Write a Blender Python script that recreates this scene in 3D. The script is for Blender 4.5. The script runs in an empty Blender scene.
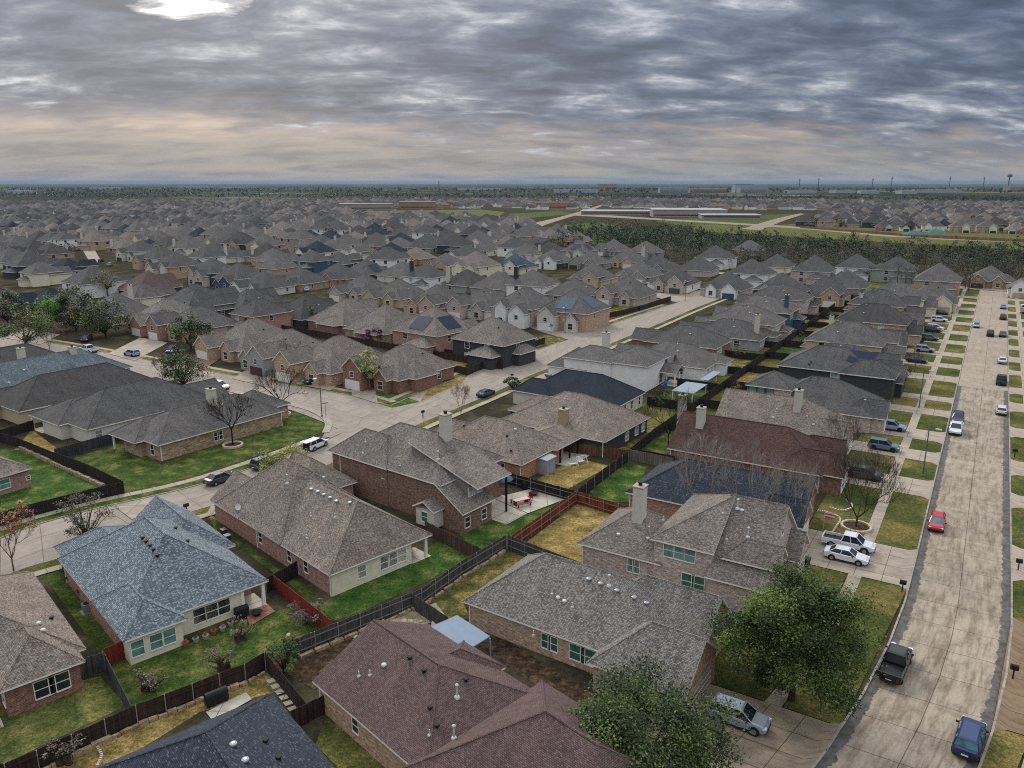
import bpy, bmesh, math, random
from mathutils import Vector, Matrix
R = math.radians
SC = bpy.context.scene
COL = SC.collection
rnd = random.Random(7)

# ------------------------------------------------------------------ camera
F_PX, CAM_H, HOR = 780.0, 42.0, 183.0
TH = math.atan((384 - HOR) / F_PX)
CT, ST = math.cos(TH), math.sin(TH)
cam_d = bpy.data.cameras.new('camera')
cam_d.sensor_fit = 'HORIZONTAL'; cam_d.sensor_width = 36.0
cam_d.lens = F_PX * 36.0 / 1024.0
cam_d.clip_start = 1.0; cam_d.clip_end = 90000.0
cam = bpy.data.objects.new('camera', cam_d); COL.objects.link(cam)
cam.location = (0, 0, CAM_H); cam.rotation_euler = (math.pi / 2 - TH, 0, 0)
SC.camera = cam


def at(x, y, z=0.0):
    """ground position (world x, y) seen at a photo pixel, at height z"""
    a, b = x - 512, 384 - y
    fy, fz = F_PX * CT + b * ST, b * CT - F_PX * ST
    t = (CAM_H - z) / -fz
    return Vector((a * t, fy * t, z))


# ------------------------------------------------------------------ materials
def srgb(r, g, b):
    def f(c):
        c /= 255.0
        return c / 12.92 if c <= .04045 else ((c + .055) / 1.055) ** 2.4
    return (f(r), f(g), f(b), 1)


MATS = {}


class NT:
    def __init__(s, name):
        m = bpy.data.materials.new(name); m.use_nodes = True
        s.m = m; s.t = m.node_tree; s.n = s.t.nodes; s.l = s.t.links
        s.b = s.n['Principled BSDF']
        s.b.inputs['Specular IOR Level'].default_value = .25
        s.b.inputs['Roughness'].default_value = .85

    def add(s, typ, **kw):
        n = s.n.new(typ)
        for k, v in kw.items():
            if k.startswith('i_'):
                key = k[2:]
                n.inputs[int(key) if key.isdigit() else key.replace('_', ' ')].default_value = v
            else:
                setattr(n, k, v)
        return n

    def link(s, a, b): s.l.new(a, b)

    def coords(s, kind='Object'):
        return s.add('ShaderNodeTexCoord').outputs[kind]

    def noise(s, vec, scale, detail=3, rough=.6):
        n = s.add('ShaderNodeTexNoise')
        n.inputs['Scale'].default_value = scale; n.inputs['Detail'].default_value = detail
        n.inputs['Roughness'].default_value = rough
        s.link(vec, n.inputs['Vector']); return n.outputs['Fac']

    def ramp(s, fac, stops, interp='LINEAR'):
        r = s.add('ShaderNodeValToRGB'); cr = r.color_ramp; cr.interpolation = interp
        while len(cr.elements) < len(stops): cr.elements.new(.5)
        for e, (p, c) in zip(cr.elements, stops):
            e.position = p; e.color = c if len(c) == 4 else (*c, 1)
        s.link(fac, r.inputs['Fac']); return r.outputs['Color']

    def mix(s, fac, a, b, blend='MIX'):
        n = s.add('ShaderNodeMix', data_type='RGBA', blend_type=blend)
        for sock, v in ((n.inputs[0], fac), (n.inputs[6], a), (n.inputs[7], b)):
            if hasattr(v, 'is_linked') or hasattr(v, 'links'): s.link(v, sock)
            elif isinstance(v, (int, float)): sock.default_value = v
            else: sock.default_value = v if len(v) == 4 else (*v, 1)
        return n.outputs[2]

    def math(s, op, a, b=0.0, c=0.0):
        n = s.add('ShaderNodeMath', operation=op)
        for i, v in enumerate((a, b, c)):
            if hasattr(v, 'links'): s.link(v, n.inputs[i])
            else: n.inputs[i].default_value = v
        return n.outputs[0]

    def scale(s, vec, sc):
        n = s.add('ShaderNodeMapping'); s.link(vec, n.inputs['Vector'])
        n.inputs['Scale'].default_value = sc; return n.outputs['Vector']

    def base(s, c):
        if hasattr(c, 'links'): s.link(c, s.b.inputs['Base Color'])
        else: s.b.inputs['Base Color'].default_value = c if len(c) == 4 else (*c, 1)

    def bump(s, h, strength=.4, dist=.05):
        n = s.add('ShaderNodeBump'); n.inputs['Strength'].default_value = strength
        n.inputs['Distance'].default_value = dist
        s.link(h, n.inputs['Height']); s.link(n.outputs['Normal'], s.b.inputs['Normal'])


def reg(name):
    def deco(fn):
        MATS[name] = fn(NT(name)).m
        return fn
    return deco


def dim(c, k): return (c[0] * k, c[1] * k, c[2] * k, 1)


def plain(name, col, rough=.8, spec=.25, metal=0.0, var=0.0, nscale=1.5):
    if name in MATS: return MATS[name]
    t = NT(name)
    if var:
        n = t.noise(t.coords(), nscale, 4)
        t.base(t.ramp(n, [(.3, dim(col, 1 - var)), (.7, dim(col, 1 + var))]))
    else:
        t.base(col)
    t.b.inputs['Roughness'].default_value = rough
    t.b.inputs['Specular IOR Level'].default_value = spec
    t.b.inputs['Metallic'].default_value = metal
    MATS[name] = t.m
    return t.m


ROOF_K = dict(grey=.72, slate=.66, dark=.66, taupe=.8, warm=.86, mottle=1.0, bluewhite=.8, bluegrey=.75, maroon=.68, redbrown=.7, navy=.7, darkblue=.75, teal=.8)


def shingle(name, c1, c2, fleck=0.0, fcol=(.5, .52, .55), sz=(.21, .115)):
    """roof shingles laid in courses on the slope UVs (metres)"""
    if name in MATS: return MATS[name]
    k = ROOF_K.get(name[5:], .9)
    c1 = (c1[0] * 2.1 * k, c1[1] * 2.09 * k, c1[2] * 2.05 * k, 1); c2 = (c2[0] * 1.62 * k, c2[1] * 1.61 * k, c2[2] * 1.58 * k, 1)
    t = NT(name); uv = t.coords('UV')
    br = t.add('ShaderNodeTexBrick', offset=.37, offset_frequency=2, squash=1.0)
    t.link(uv, br.inputs['Vector'])
    br.inputs['Color1'].default_value = c1; br.inputs['Color2'].default_value = c2
    br.inputs['Mortar'].default_value = dim(c2, .35)
    br.inputs['Scale'].default_value = 1.0
    br.inputs['Brick Width'].default_value = sz[0]; br.inputs['Row Height'].default_value = sz[1]
    br.inputs['Mortar Size'].default_value = .012; br.inputs['Mortar Smooth'].default_value = .2
    big = t.noise(uv, .35, 4, .65)
    col = t.mix(1.0, br.outputs['Color'], t.ramp(big, [(.3, (.78, .78, .78)), (.7, (1.18, 1.17, 1.15))]), 'MULTIPLY')
    mid = t.noise(t.scale(uv, (2.6, 7.5, 1)), 1.0, 3, .7)
    col = t.mix(1.0, col, t.ramp(mid, [(.34, (.74, .74, .74)), (.52, (1, 1, 1)), (.68, (1.22, 1.21, 1.2))]), 'MULTIPLY')
    if fleck:
        fb = t.add('ShaderNodeTexBrick', offset=.37, offset_frequency=2); t.link(uv, fb.inputs['Vector'])
        fb.inputs['Color1'].default_value = (0, 0, 0, 1); fb.inputs['Color2'].default_value = (1, 1, 1, 1); fb.inputs['Mortar'].default_value = (.3, .3, .3, 1)
        fb.inputs['Scale'].default_value = 1.0; fb.inputs['Mortar Size'].default_value = .01
        fb.inputs['Brick Width'].default_value = sz[0]; fb.inputs['Row Height'].default_value = sz[1]
        m = t.ramp(fb.outputs['Color'], [(0, (0, 0, 0)), (1 - fleck - .08, (0, 0, 0)), (1 - fleck + .08, (1, 1, 1))])
        col = t.mix(m, col, fcol)
    streak = t.noise(t.scale(uv, (1.1, .12, 1)), 1.0, 3)
    col = t.mix(1.0, col, t.ramp(streak, [(.35, (.86, .86, .87)), (.6, (1.04, 1.04, 1.04))]), 'MULTIPLY')
    t.base(col)
    t.bump(br.outputs['Fac'], .5, -.03)
    t.b.inputs['Roughness'].default_value = .92
    MATS[name] = t.m; return t.m


def brick(name, c1, c2, mortar, sz=(.42, .15)):
    if name in MATS: return MATS[name]
    t = NT(name); uv = t.coords('UV')
    br = t.add('ShaderNodeTexBrick'); t.link(uv, br.inputs['Vector'])
    br.inputs['Color1'].default_value = c1; br.inputs['Color2'].default_value = c2
    br.inputs['Mortar'].default_value = mortar
    br.inputs['Scale'].default_value = 1.0
    br.inputs['Brick Width'].default_value = sz[0]; br.inputs['Row Height'].default_value = sz[1]
    br.inputs['Mortar Size'].default_value = .014
    n = t.noise(t.scale(uv, (2.2, 4.5, 1)), 1.0, 3, .7)
    col = t.mix(1.0, br.outputs['Color'], t.ramp(n, [(.33, (.62, .6, .6)), (.52, (1, 1, 1)), (.7, (1.5, 1.48, 1.45))]), 'MULTIPLY')
    t.base(col); MATS[name] = t.m; return t.m


def siding(name, c):
    if name in MATS: return MATS[name]
    t = NT(name); uv = t.coords('UV')
    sep = t.add('ShaderNodeSeparateXYZ'); t.link(uv, sep.inputs[0])
    f = t.math('FRACT', t.math('MULTIPLY', sep.outputs[1], 1 / .2))
    line = t.math('LESS_THAN', f, .12)
    n = t.noise(uv, .9, 4)
    col = t.ramp(n, [(.3, dim(c, .86)), (.7, dim(c, 1.06))])
    t.base(t.mix(line, col, dim(c, .62)))
    MATS[name] = t.m; return t.m


def grass(name, a, b, c, sc=.45):
    """mown turf: green, straw and bare colours in uneven patches"""
    if name in MATS: return MATS[name]
    t = NT(name); g = t.add('ShaderNodeNewGeometry').outputs['Position']
    n1 = t.noise(g, sc, 5, .68)
    col = t.ramp(n1, [(.34, a), (.5, b), (.66, c)])
    n2 = t.noise(g, 3.2, 4, .75)
    col = t.mix(1.0, col, t.ramp(n2, [(.32, (.45, .45, .42)), (.52, (1, 1, 1)), (.7, (1.6, 1.55, 1.4))]), 'MULTIPLY')
    n3 = t.noise(g, 9.0, 3, .8)
    col = t.mix(1.0, col, t.ramp(n3, [(.32, (.5, .52, .48)), (.52, (1, 1, 1)), (.7, (1.5, 1.45, 1.3))]), 'MULTIPLY')
    t.base(col); t.bump(n2, .6, .12)
    t.b.inputs['Roughness'].default_value = 1.0; t.b.inputs['Specular IOR Level'].default_value = .05
    MATS[name] = t.m; return t.m


def concrete(name, c, joint=(3.0, 1.5), stain=.35, gutter=None, sc=1.0):
    """poured concrete with joints on UVs in metres (u along, v across)"""
    if name in MATS: return MATS[name]
    t = NT(name); uv = t.coords('UV')
    n = t.noise(uv, .5 * sc, 5, .7)
    col = t.ramp(n, [(.28, dim(c, 1 - stain)), (.5, c), (.75, dim(c, 1.12))])
    s2 = t.noise(t.scale(uv, (.25, 1.3, 1)), .8 * sc, 5, .72)
    col = t.mix(t.math('MULTIPLY', t.ramp(s2, [(.47, (0, 0, 0)), (.64, (1, 1, 1))]), stain * 1.5), col, (c[0] * .42, c[1] * .36, c[2] * .31, 1))
    fine = t.noise(uv, 5.0, 3, .7)
    col = t.mix(1.0, col, t.ramp(fine, [(.3, (.85, .85, .85)), (.7, (1.1, 1.1, 1.1))]), 'MULTIPLY')
    br = t.add('ShaderNodeTexBrick', offset=0.0); t.link(uv, br.inputs['Vector'])
    br.inputs['Scale'].default_value = 1.0; br.inputs['Mortar Size'].default_value = .035
    br.inputs['Brick Width'].default_value = joint[0]; br.inputs['Row Height'].default_value = joint[1]
    br.inputs['Color1'].default_value = (1, 1, 1, 1); br.inputs['Color2'].default_value = (.86, .86, .86, 1)
    br.inputs['Mortar'].default_value = (.3, .28, .26, 1)
    col = t.mix(1.0, col, br.outputs['Color'], 'MULTIPLY')
    if gutter:
        W, gw = gutter          # asphalt repair strips along both gutters
        sep = t.add('ShaderNodeSeparateXYZ'); t.link(uv, sep.inputs[0])
        wob = t.noise(t.scale(uv, (.5, .0, 1)), 1.0, 5, .75)
        edge = t.math('MINIMUM', sep.outputs[1], t.math('SUBTRACT', W, sep.outputs[1]))
        lim = t.math('ADD', gw - .9, t.math('MULTIPLY', wob, 1.8))
        m = t.math('LESS_THAN', edge, lim)
        an = t.noise(uv, 1.2, 5, .7)
        asph = t.ramp(an, [(.3, srgb(62, 58, 54)), (.7, srgb(112, 109, 106))])
        col = t.mix(m, col, asph)
        # brown water stains lying along the slabs, heavier near some joints
        st_ = t.noise(t.scale(uv, (.2, 2.4, 1)), 1.0, 8, .72); lg = t.noise(uv, .11, 4, .6)
        col = t.mix(t.math('MULTIPLY', t.math('MULTIPLY', t.ramp(st_, [(.44, (0, 0, 0)), (.7, (1, 1, 1))]), t.ramp(lg, [(.36, (.25, .25, .25)), (.64, (1, 1, 1))])), .72), col, srgb(66, 54, 44))
    t.base(col); t.b.inputs['Roughness'].default_value = .9
    MATS[name] = t.m; return t.m


def wood(name, c, k=.35):
    """fence boards: u along the run in metres"""
    if name in MATS: return MATS[name]
    t = NT(name); uv = t.coords('UV')
    sep = t.add('ShaderNodeSeparateXYZ'); t.link(uv, sep.inputs[0])
    u = t.math('MULTIPLY', sep.outputs[0], 1 / .15)
    fl = t.math('FLOOR', u); fr = t.math('FRACT', u)
    wn = t.add('ShaderNodeTexWhiteNoise', noise_dimensions='1D'); t.link(fl, wn.inputs['W'])
    col = t.ramp(wn.outputs['Value'], [(0, dim(c, 1 - k)), (1, dim(c, 1 + k))])
    col = t.mix(t.math('LESS_THAN', fr, .1), col, dim(c, .25))
    n = t.noise(t.scale(uv, (6, .8, 1)), 1.0, 4)
    col = t.mix(1.0, col, t.ramp(n, [(.3, (.7, .7, .7)), (.7, (1.2, 1.2, 1.2))]), 'MULTIPLY')
    big = t.noise(uv, .3, 3)
    col = t.mix(1.0, col, t.ramp(big, [(.35, (.75, .75, .76)), (.65, (1.15, 1.14, 1.12))]), 'MULTIPLY')
    t.base(col); MATS[name] = t.m; return t.m


def leafmat(name, c):
    if name in MATS: return MATS[name]
    t = NT(name)
    g = t.add('ShaderNodeNewGeometry').outputs['Position']
    n = t.noise(g, 1.3, 3)
    t.base(t.ramp(n, [(.3, dim(c, .72)), (.7, dim(c, 1.3))]))
    t.b.inputs['Roughness'].default_value = .6
    t.b.inputs['Specular IOR Level'].default_value = .2
    MATS[name] = t.m; return t.m


# roofs
SH = {
    'grey': shingle('roof_grey', srgb(102, 98, 96), srgb(82, 79, 78)),
    'taupe': shingle('roof_taupe', srgb(122, 113, 106), srgb(88, 82, 78)),
    'warm': shingle('roof_warm', srgb(124, 112, 103), srgb(92, 84, 78)),
    'mottle': shingle('roof_mottle', srgb(104, 99, 94), srgb(54, 52, 50), .3, srgb(150, 145, 137)),
    'bluewhite': shingle('roof_bluewhite', srgb(90, 98, 104), srgb(74, 82, 89), .34, srgb(146, 155, 162)),
    'bluegrey': shingle('roof_bluegrey', srgb(88, 97, 104), srgb(74, 83, 90), .12, srgb(138, 147, 154)),
    'navy': shingle('roof_navy', srgb(50, 56, 66), srgb(36, 42, 52), .12, srgb(88, 96, 108)),
    'darkblue': shingle('roof_darkblue', srgb(38, 46, 56), srgb(32, 39, 48)),
    'maroon': shingle('roof_maroon', srgb(96, 77, 74), srgb(74, 59, 59), .2, srgb(112, 94, 90)),
    'redbrown': shingle('roof_redbrown', srgb(80, 57, 50), srgb(57, 41, 37), .2, srgb(104, 78, 72)),
    'slate': shingle('roof_slate', srgb(92, 90, 89), srgb(72, 71, 71)),
    'dark': shingle('roof_dark', srgb(80, 77, 76), srgb(64, 62, 62)),
    'teal': shingle('roof_teal', srgb(58, 78, 90), srgb(48, 66, 78)),
    'rust': shingle('roof_rust', srgb(150, 92, 64), srgb(120, 70, 50)),
}
WL = {
    'brick_red': brick('brick_red', srgb(140, 96, 80), srgb(108, 74, 64), srgb(150, 132, 118)),
    'brick_dark': brick('brick_dark', srgb(132, 98, 84), srgb(92, 70, 62), srgb(150, 132, 120)),
    'brick_pink': brick('brick_pink', srgb(164, 122, 106), srgb(134, 98, 86), srgb(176, 156, 142)),
    'brick_orange': brick('brick_orange', srgb(178, 120, 84), srgb(140, 98, 74), srgb(182, 160, 138)),
    'brick_grey': brick('brick_grey', srgb(192, 174, 166), srgb(150, 132, 126), srgb(196, 186, 178)),
    'brick_tan': brick('brick_tan', srgb(186, 156, 130), srgb(148, 122, 102), srgb(190, 172, 154)),
    'stone': brick('stone_tan', srgb(176, 152, 122), srgb(126, 106, 86), srgb(170, 154, 134), (.7, .34)),
    'cream': siding('siding_cream', srgb(220, 212, 186)),
    'pale': siding('siding_pale', srgb(204, 198, 186)),
    'white': siding('siding_white', srgb(226, 224, 220)),
    'taupew': siding('siding_taupe', srgb(126, 119, 112)),
    'greyw': siding('siding_grey', srgb(150, 150, 146)),
    'charcoal': siding('siding_charcoal', srgb(62, 62, 64)),
    'blue': siding('siding_blue', srgb(66, 88, 106)),
    'pinkw': siding('siding_blush', srgb(196, 160, 142)),
    'yellow': siding('siding_buff', srgb(186, 168, 138)),
}
TRIM = plain('trim_paint', srgb(226, 221, 212), .6, .3, var=.08)
TRIM_D = plain('trim_dark', srgb(86, 80, 76), .7)
TRIM_T = plain('trim_tan', srgb(160, 148, 132), .7)
PVC = plain('vent_white', srgb(186, 186, 184), .5, .4)
METAL = plain('galvanised_metal', srgb(150, 156, 160), .4, .5, .5)
BLACK = plain('black_matte', srgb(26, 26, 28), .7)
DOORW = plain('garage_white', srgb(214, 210, 202), .6, var=.05)
DOORT = plain('garage_tan', srgb(176, 156, 134), .6, var=.05)
DOORB = plain('garage_blue', srgb(54, 78, 96), .6, var=.05)
DOORD = plain('garage_brown', srgb(72, 54, 46), .6, var=.05)
STUCCO = plain('chimney_siding', srgb(190, 184, 172), .8, var=.08, nscale=2)
CHSTONE = plain('chimney_tan', srgb(158, 138, 114), .85, var=.2, nscale=3)


def glass(name, c, rough=.12):
    t = NT(name)
    t.base(t.ramp(t.noise(t.coords(), .8, 2), [(.4, dim(c, .7)), (.6, dim(c, 1.25))]))
    t.b.inputs['Roughness'].default_value = rough; t.b.inputs['Specular IOR Level'].default_value = .6
    MATS[name] = t.m; return t.m


GL_D = glass('window_dark', srgb(40, 46, 46)); GL_T = glass('window_teal', srgb(96, 130, 124))
GL_G = glass('window_green', srgb(60, 104, 90)); GL_L = glass('window_pale', srgb(150, 168, 164))
GL_CAR = glass('car_glass', srgb(30, 36, 44), .08)
GL_CART = glass('car_glass_teal', srgb(80, 116, 122), .08)
SOLAR = plain('solar_cells', srgb(24, 32, 56), .5, .15)
SOLARB = plain('solar_blue', srgb(66, 80, 100), .5, .2)

# ground
G_GREEN = grass('grass_green', srgb(42, 62, 26), srgb(66, 82, 38), srgb(112, 108, 62))
G_LUSH = grass('grass_lush', srgb(42, 66, 28), srgb(62, 86, 38), srgb(108, 112, 62), .35)
G_VERGE = grass('grass_verge', srgb(50, 66, 30), srgb(82, 85, 46), srgb(132, 114, 70), .085)
G_DULL = grass('grass_dull', srgb(60, 70, 36), srgb(88, 92, 50), srgb(122, 116, 70))
G_STRAW = grass('grass_straw', srgb(92, 84, 48), srgb(134, 114, 68), srgb(166, 144, 96))
G_MIX = grass('grass_patchy', srgb(52, 64, 32), srgb(92, 88, 50), srgb(150, 124, 72), .55)
BEDM = grass('soil_bed', srgb(44, 36, 30), srgb(70, 56, 44), srgb(100, 84, 62), 1.2)
STONEP = brick('flagstone', srgb(176, 162, 138), srgb(128, 114, 94), srgb(86, 80, 60), (.9, .7))
C_ROAD_A = concrete('road_concrete', srgb(166, 152, 135), (4.6, 4.6), .46, (9.2, .8))
C_ROAD_A2 = concrete('road_beige', srgb(160, 146, 130), (4.6, 4.6), .22)
C_ROAD = concrete('road_pale', srgb(150, 139, 128), (4.6, 4.3), .22)
C_WALK = concrete('walk_concrete', srgb(164, 153, 136), (1.5, 1.4), .2)
C_DRIVE = concrete('drive_concrete', srgb(164, 151, 136), (2.8, 2.7), .26)
C_DRIVED = concrete('drive_worn', srgb(150, 134, 116), (2.8, 2.7), .4)
C_BROWN = concrete('drive_brown', srgb(132, 110, 88), (2.8, 2.7), .35)
C_KERB = concrete('kerb_concrete', srgb(160, 152, 142), (3.0, 9.0), .3)
C_PATIO = concrete('patio_concrete', srgb(186, 178, 162), (2.4, 2.4), .2)
PAVERED = brick('brick_paving', srgb(150, 96, 78), srgb(118, 76, 62), srgb(120, 100, 84), (.4, .2))


# ------------------------------------------------------------------ mesh helpers
def setuv(bm):
    uvl = bm.loops.layers.uv.verify()
    for f in bm.faces:
        n = f.normal
        if abs(n.z) > .985: u, v = Vector((1, 0, 0)), Vector((0, 1, 0))
        else:
            u = Vector((0, 0, 1)).cross(n).normalized(); v = n.cross(u)
            if abs(n.z) < .05: v = Vector((0, 0, 1))
        for lp in f.loops:
            p = lp.vert.co; lp[uvl].uv = (p.dot(u), p.dot(v))


def obj(name, bm, mats, parent=None, uv=True, smooth=False):
    bm.normal_update()
    if uv: setuv(bm)
    me = bpy.data.meshes.new(name)
    bm.to_mesh(me); bm.free()
    for m in (mats if isinstance(mats, (list, tuple)) else [mats]): me.materials.append(m)
    if smooth:
        for p in me.polygons: p.use_smooth = True
    o = bpy.data.objects.new(name, me); COL.objects.link(o)
    if parent: o.parent = parent
    return o


def tag(o, label, cat, group=None, kind=None):
    o['label'] = label; o['category'] = cat
    if group: o['group'] = group
    if kind: o['kind'] = kind
    return o


def thing(name, loc, rz, label, cat, group=None):
    o = bpy.data.objects.new(name, None); COL.objects.link(o)
    o.empty_display_size = .3
    o.location = (loc[0], loc[1], loc[2] if len(loc) > 2 else 0); o.rotation_euler = (0, 0, rz)
    return tag(o, label, cat, group)


def face(bm, pts, mi=0):
    f = bm.faces.new([bm.verts.new(p) for p in pts]); f.material_index = mi; return f


def box(bm, x0, x1, y0, y1, z0, z1, mi=0):
    v = [bm.verts.new(p) for p in ((x0, y0, z0), (x1, y0, z0), (x1, y1, z0), (x0, y1, z0),
                                   (x0, y0, z1), (x1, y0, z1), (x1, y1, z1), (x0, y1, z1))]
    for idx in ((3, 2, 1, 0), (4, 5, 6, 7), (0, 1, 5, 4), (1, 2, 6, 5), (2, 3, 7, 6), (3, 0, 4, 7)):
        f = bm.faces.new([v[i] for i in idx]); f.material_index = mi


def rot_box(bm, c, half, rz, mi=0):
    """box centred at c, half sizes, turned about z"""
    n0 = len(bm.verts); cs, sn = math.cos(rz), math.sin(rz)
    box(bm, -half[0], half[0], -half[1], half[1], -half[2], half[2], mi)
    bm.verts.ensure_lookup_table()
    for v in bm.verts[n0:]:
        x, y, z = v.co
        v.co = (c[0] + x * cs - y * sn, c[1] + x * sn + y * cs, c[2] + z)


def tube(bm, p, q, r0, r1, n=6, mi=0, cap=True):
    p, q = Vector(p), Vector(q); d = q - p
    if d.length < 1e-6: return
    d.normalize(); a = d.orthogonal().normalized(); b = d.cross(a)
    A = [bm.verts.new(p + (a * math.cos(t) + b * math.sin(t)) * r0) for t in (2 * math.pi * i / n for i in range(n))]
    B = [bm.verts.new(q + (a * math.cos(t) + b * math.sin(t)) * r1) for t in (2 * math.pi * i / n for i in range(n))]
    for i in range(n):
        f = bm.faces.new((A[i], A[(i + 1) % n], B[(i + 1) % n], B[i])); f.material_index = mi
    if cap:
        bm.faces.new(B).material_index = mi; bm.faces.new(A[::-1]).material_index = mi


def lathe(bm, c, prof, n=12, mi=0):
    rings = [[bm.verts.new((c[0] + r * math.cos(2 * math.pi * i / n), c[1] + r * math.sin(2 * math.pi * i / n), c[2] + z)) for i in range(n)] for r, z in prof]
    for a, b in zip(rings, rings[1:]):
        for i in range(n):
            bm.faces.new((a[i], a[(i + 1) % n], b[(i + 1) % n], b[i])).material_index = mi
    bm.faces.new(rings[-1]).material_index = mi
    bm.faces.new(rings[0][::-1]).material_index = mi


def copy_tree(o, parent=None):
    c = o.copy(); COL.objects.link(c)
    if parent: c.parent = parent
    for ch in list(o.children): copy_tree(ch, c)
    return c
# ------------------------------------------------------------------ house builder
RT = .17       # roof slab thickness


def roof_geo(r):
    x0, x1, y0, y1, ze, pitch, ax, e0, e1 = r
    if ax == 's':           # single slope rising towards +y
        zr = ze + (y1 - y0) * pitch
        return (x0, y1, zr), (x1, y1, zr), 0, 0, zr
    if ax == 'x':
        W, L = y1 - y0, x1 - x0
    else:
        W, L = x1 - x0, y1 - y0
    h = W / 2
    i0 = h if e0 == 'h' else 0.0 if e0 == 'g' else e0; i1 = h if e1 == 'h' else 0.0 if e1 == 'g' else e1     # a number is a hip's own run
    if i0 + i1 > L - .05:
        k = (L - .05) / (i0 + i1); i0 *= k; i1 *= k
    zr = ze + h * pitch
    if ax == 'x':
        ym = (y0 + y1) / 2; A, B = (x0 + i0, ym, zr), (x1 - i1, ym, zr)
    else:
        xm = (x0 + x1) / 2; A, B = (xm, y0 + i0, zr), (xm, y1 - i1, zr)
    return A, B, i0, i1, zr


def add_roof(bm, r, caps=True, mr=0, mt=1, mc=2):
    x0, x1, y0, y1, ze, pitch, ax, e0, e1 = r
    A, B, i0, i1, zr = roof_geo(r)
    a, b, c, d = (x0, y0, ze), (x1, y0, ze), (x1, y1, ze), (x0, y1, ze)
    if ax == 's':
        top, ends, per, hips, caps = [[a, b, B, A]], [], [a, b, B, A], [], False
    elif ax == 'x':
        top = [[a, b, B, A], [c, d, A, B]]
        ends = [([d, a, A], e0), ([b, c, B], e1)]
        per = [a, b] + ([B] if e1 == 'g' else []) + [c, d] + ([A] if e0 == 'g' else [])
        hips = [(a, A, e0), (d, A, e0), (b, B, e1), (c, B, e1)]
    else:
        top = [[b, c, B, A], [d, a, A, B]]
        ends = [([a, b, A], e0), ([c, d, B], e1)]
        per = [a] + ([A] if e0 == 'g' else []) + [b, c] + ([B] if e1 == 'g' else []) + [d]
        hips = [(a, A, e0), (b, A, e0), (c, B, e1), (d, B, e1)]
    for f, e in ends:
        if e != 'g': top.append(f)
    lo = lambda p: (p[0], p[1], p[2] - RT)
    for f in top:
        face(bm, f, mr); face(bm, [lo(p) for p in f][::-1], mt)
    n = len(per)
    for i in range(n):
        p, q = per[i], per[(i + 1) % n]
        face(bm, [lo(p), lo(q), q, p], mt)
    if caps:
        segs = [(A, B)] + [(p, q) for p, q, e in hips if e != 'g']
        for p, q in segs:
            if (Vector(p) - Vector(q)).length > .4:
                tube(bm, (p[0], p[1], p[2] - .03), (q[0], q[1], q[2] - .03), .1, .1, 5, mc)


def roof_z(r, x, y):
    x0, x1, y0, y1, ze, pitch, ax, e0, e1 = r
    if not (x0 <= x <= x1 and y0 <= y <= y1): return -1
    A, B, i0, i1, zr = roof_geo(r)
    if ax == 's': return ze + (y - y0) * pitch
    if ax == 'x':
        z = min(y - y0, y1 - y) * pitch
        if i0: z = min(z, (x - x0) * (zr - ze) / i0)
        if i1: z = min(z, (x1 - x) * (zr - ze) / i1)
    else:
        z = min(x - x0, x1 - x) * pitch
        if i0: z = min(z, (y - y0) * (zr - ze) / i0)
        if i1: z = min(z, (y1 - y) * (zr - ze) / i1)
    return ze + z


def wall_rect(r, i=0, o=.42, og=.3):
    x0, x1, y0, y1, ze, pitch, ax, e0, e1 = r
    e = i * .007
    ox0 = ox1 = oy0 = oy1 = o + e
    if ax == 'x':
        if e0 == 'g': ox0 = og + e
        if e1 == 'g': ox1 = og + e
    else:
        if e0 == 'g': oy0 = og + e
        if e1 == 'g': oy1 = og + e
    return (x0 + ox0, x1 - ox1, y0 + oy0, y1 - oy1)


def wall_top(r, o=.42): return r[4] - RT + o * r[5] - .015


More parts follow.
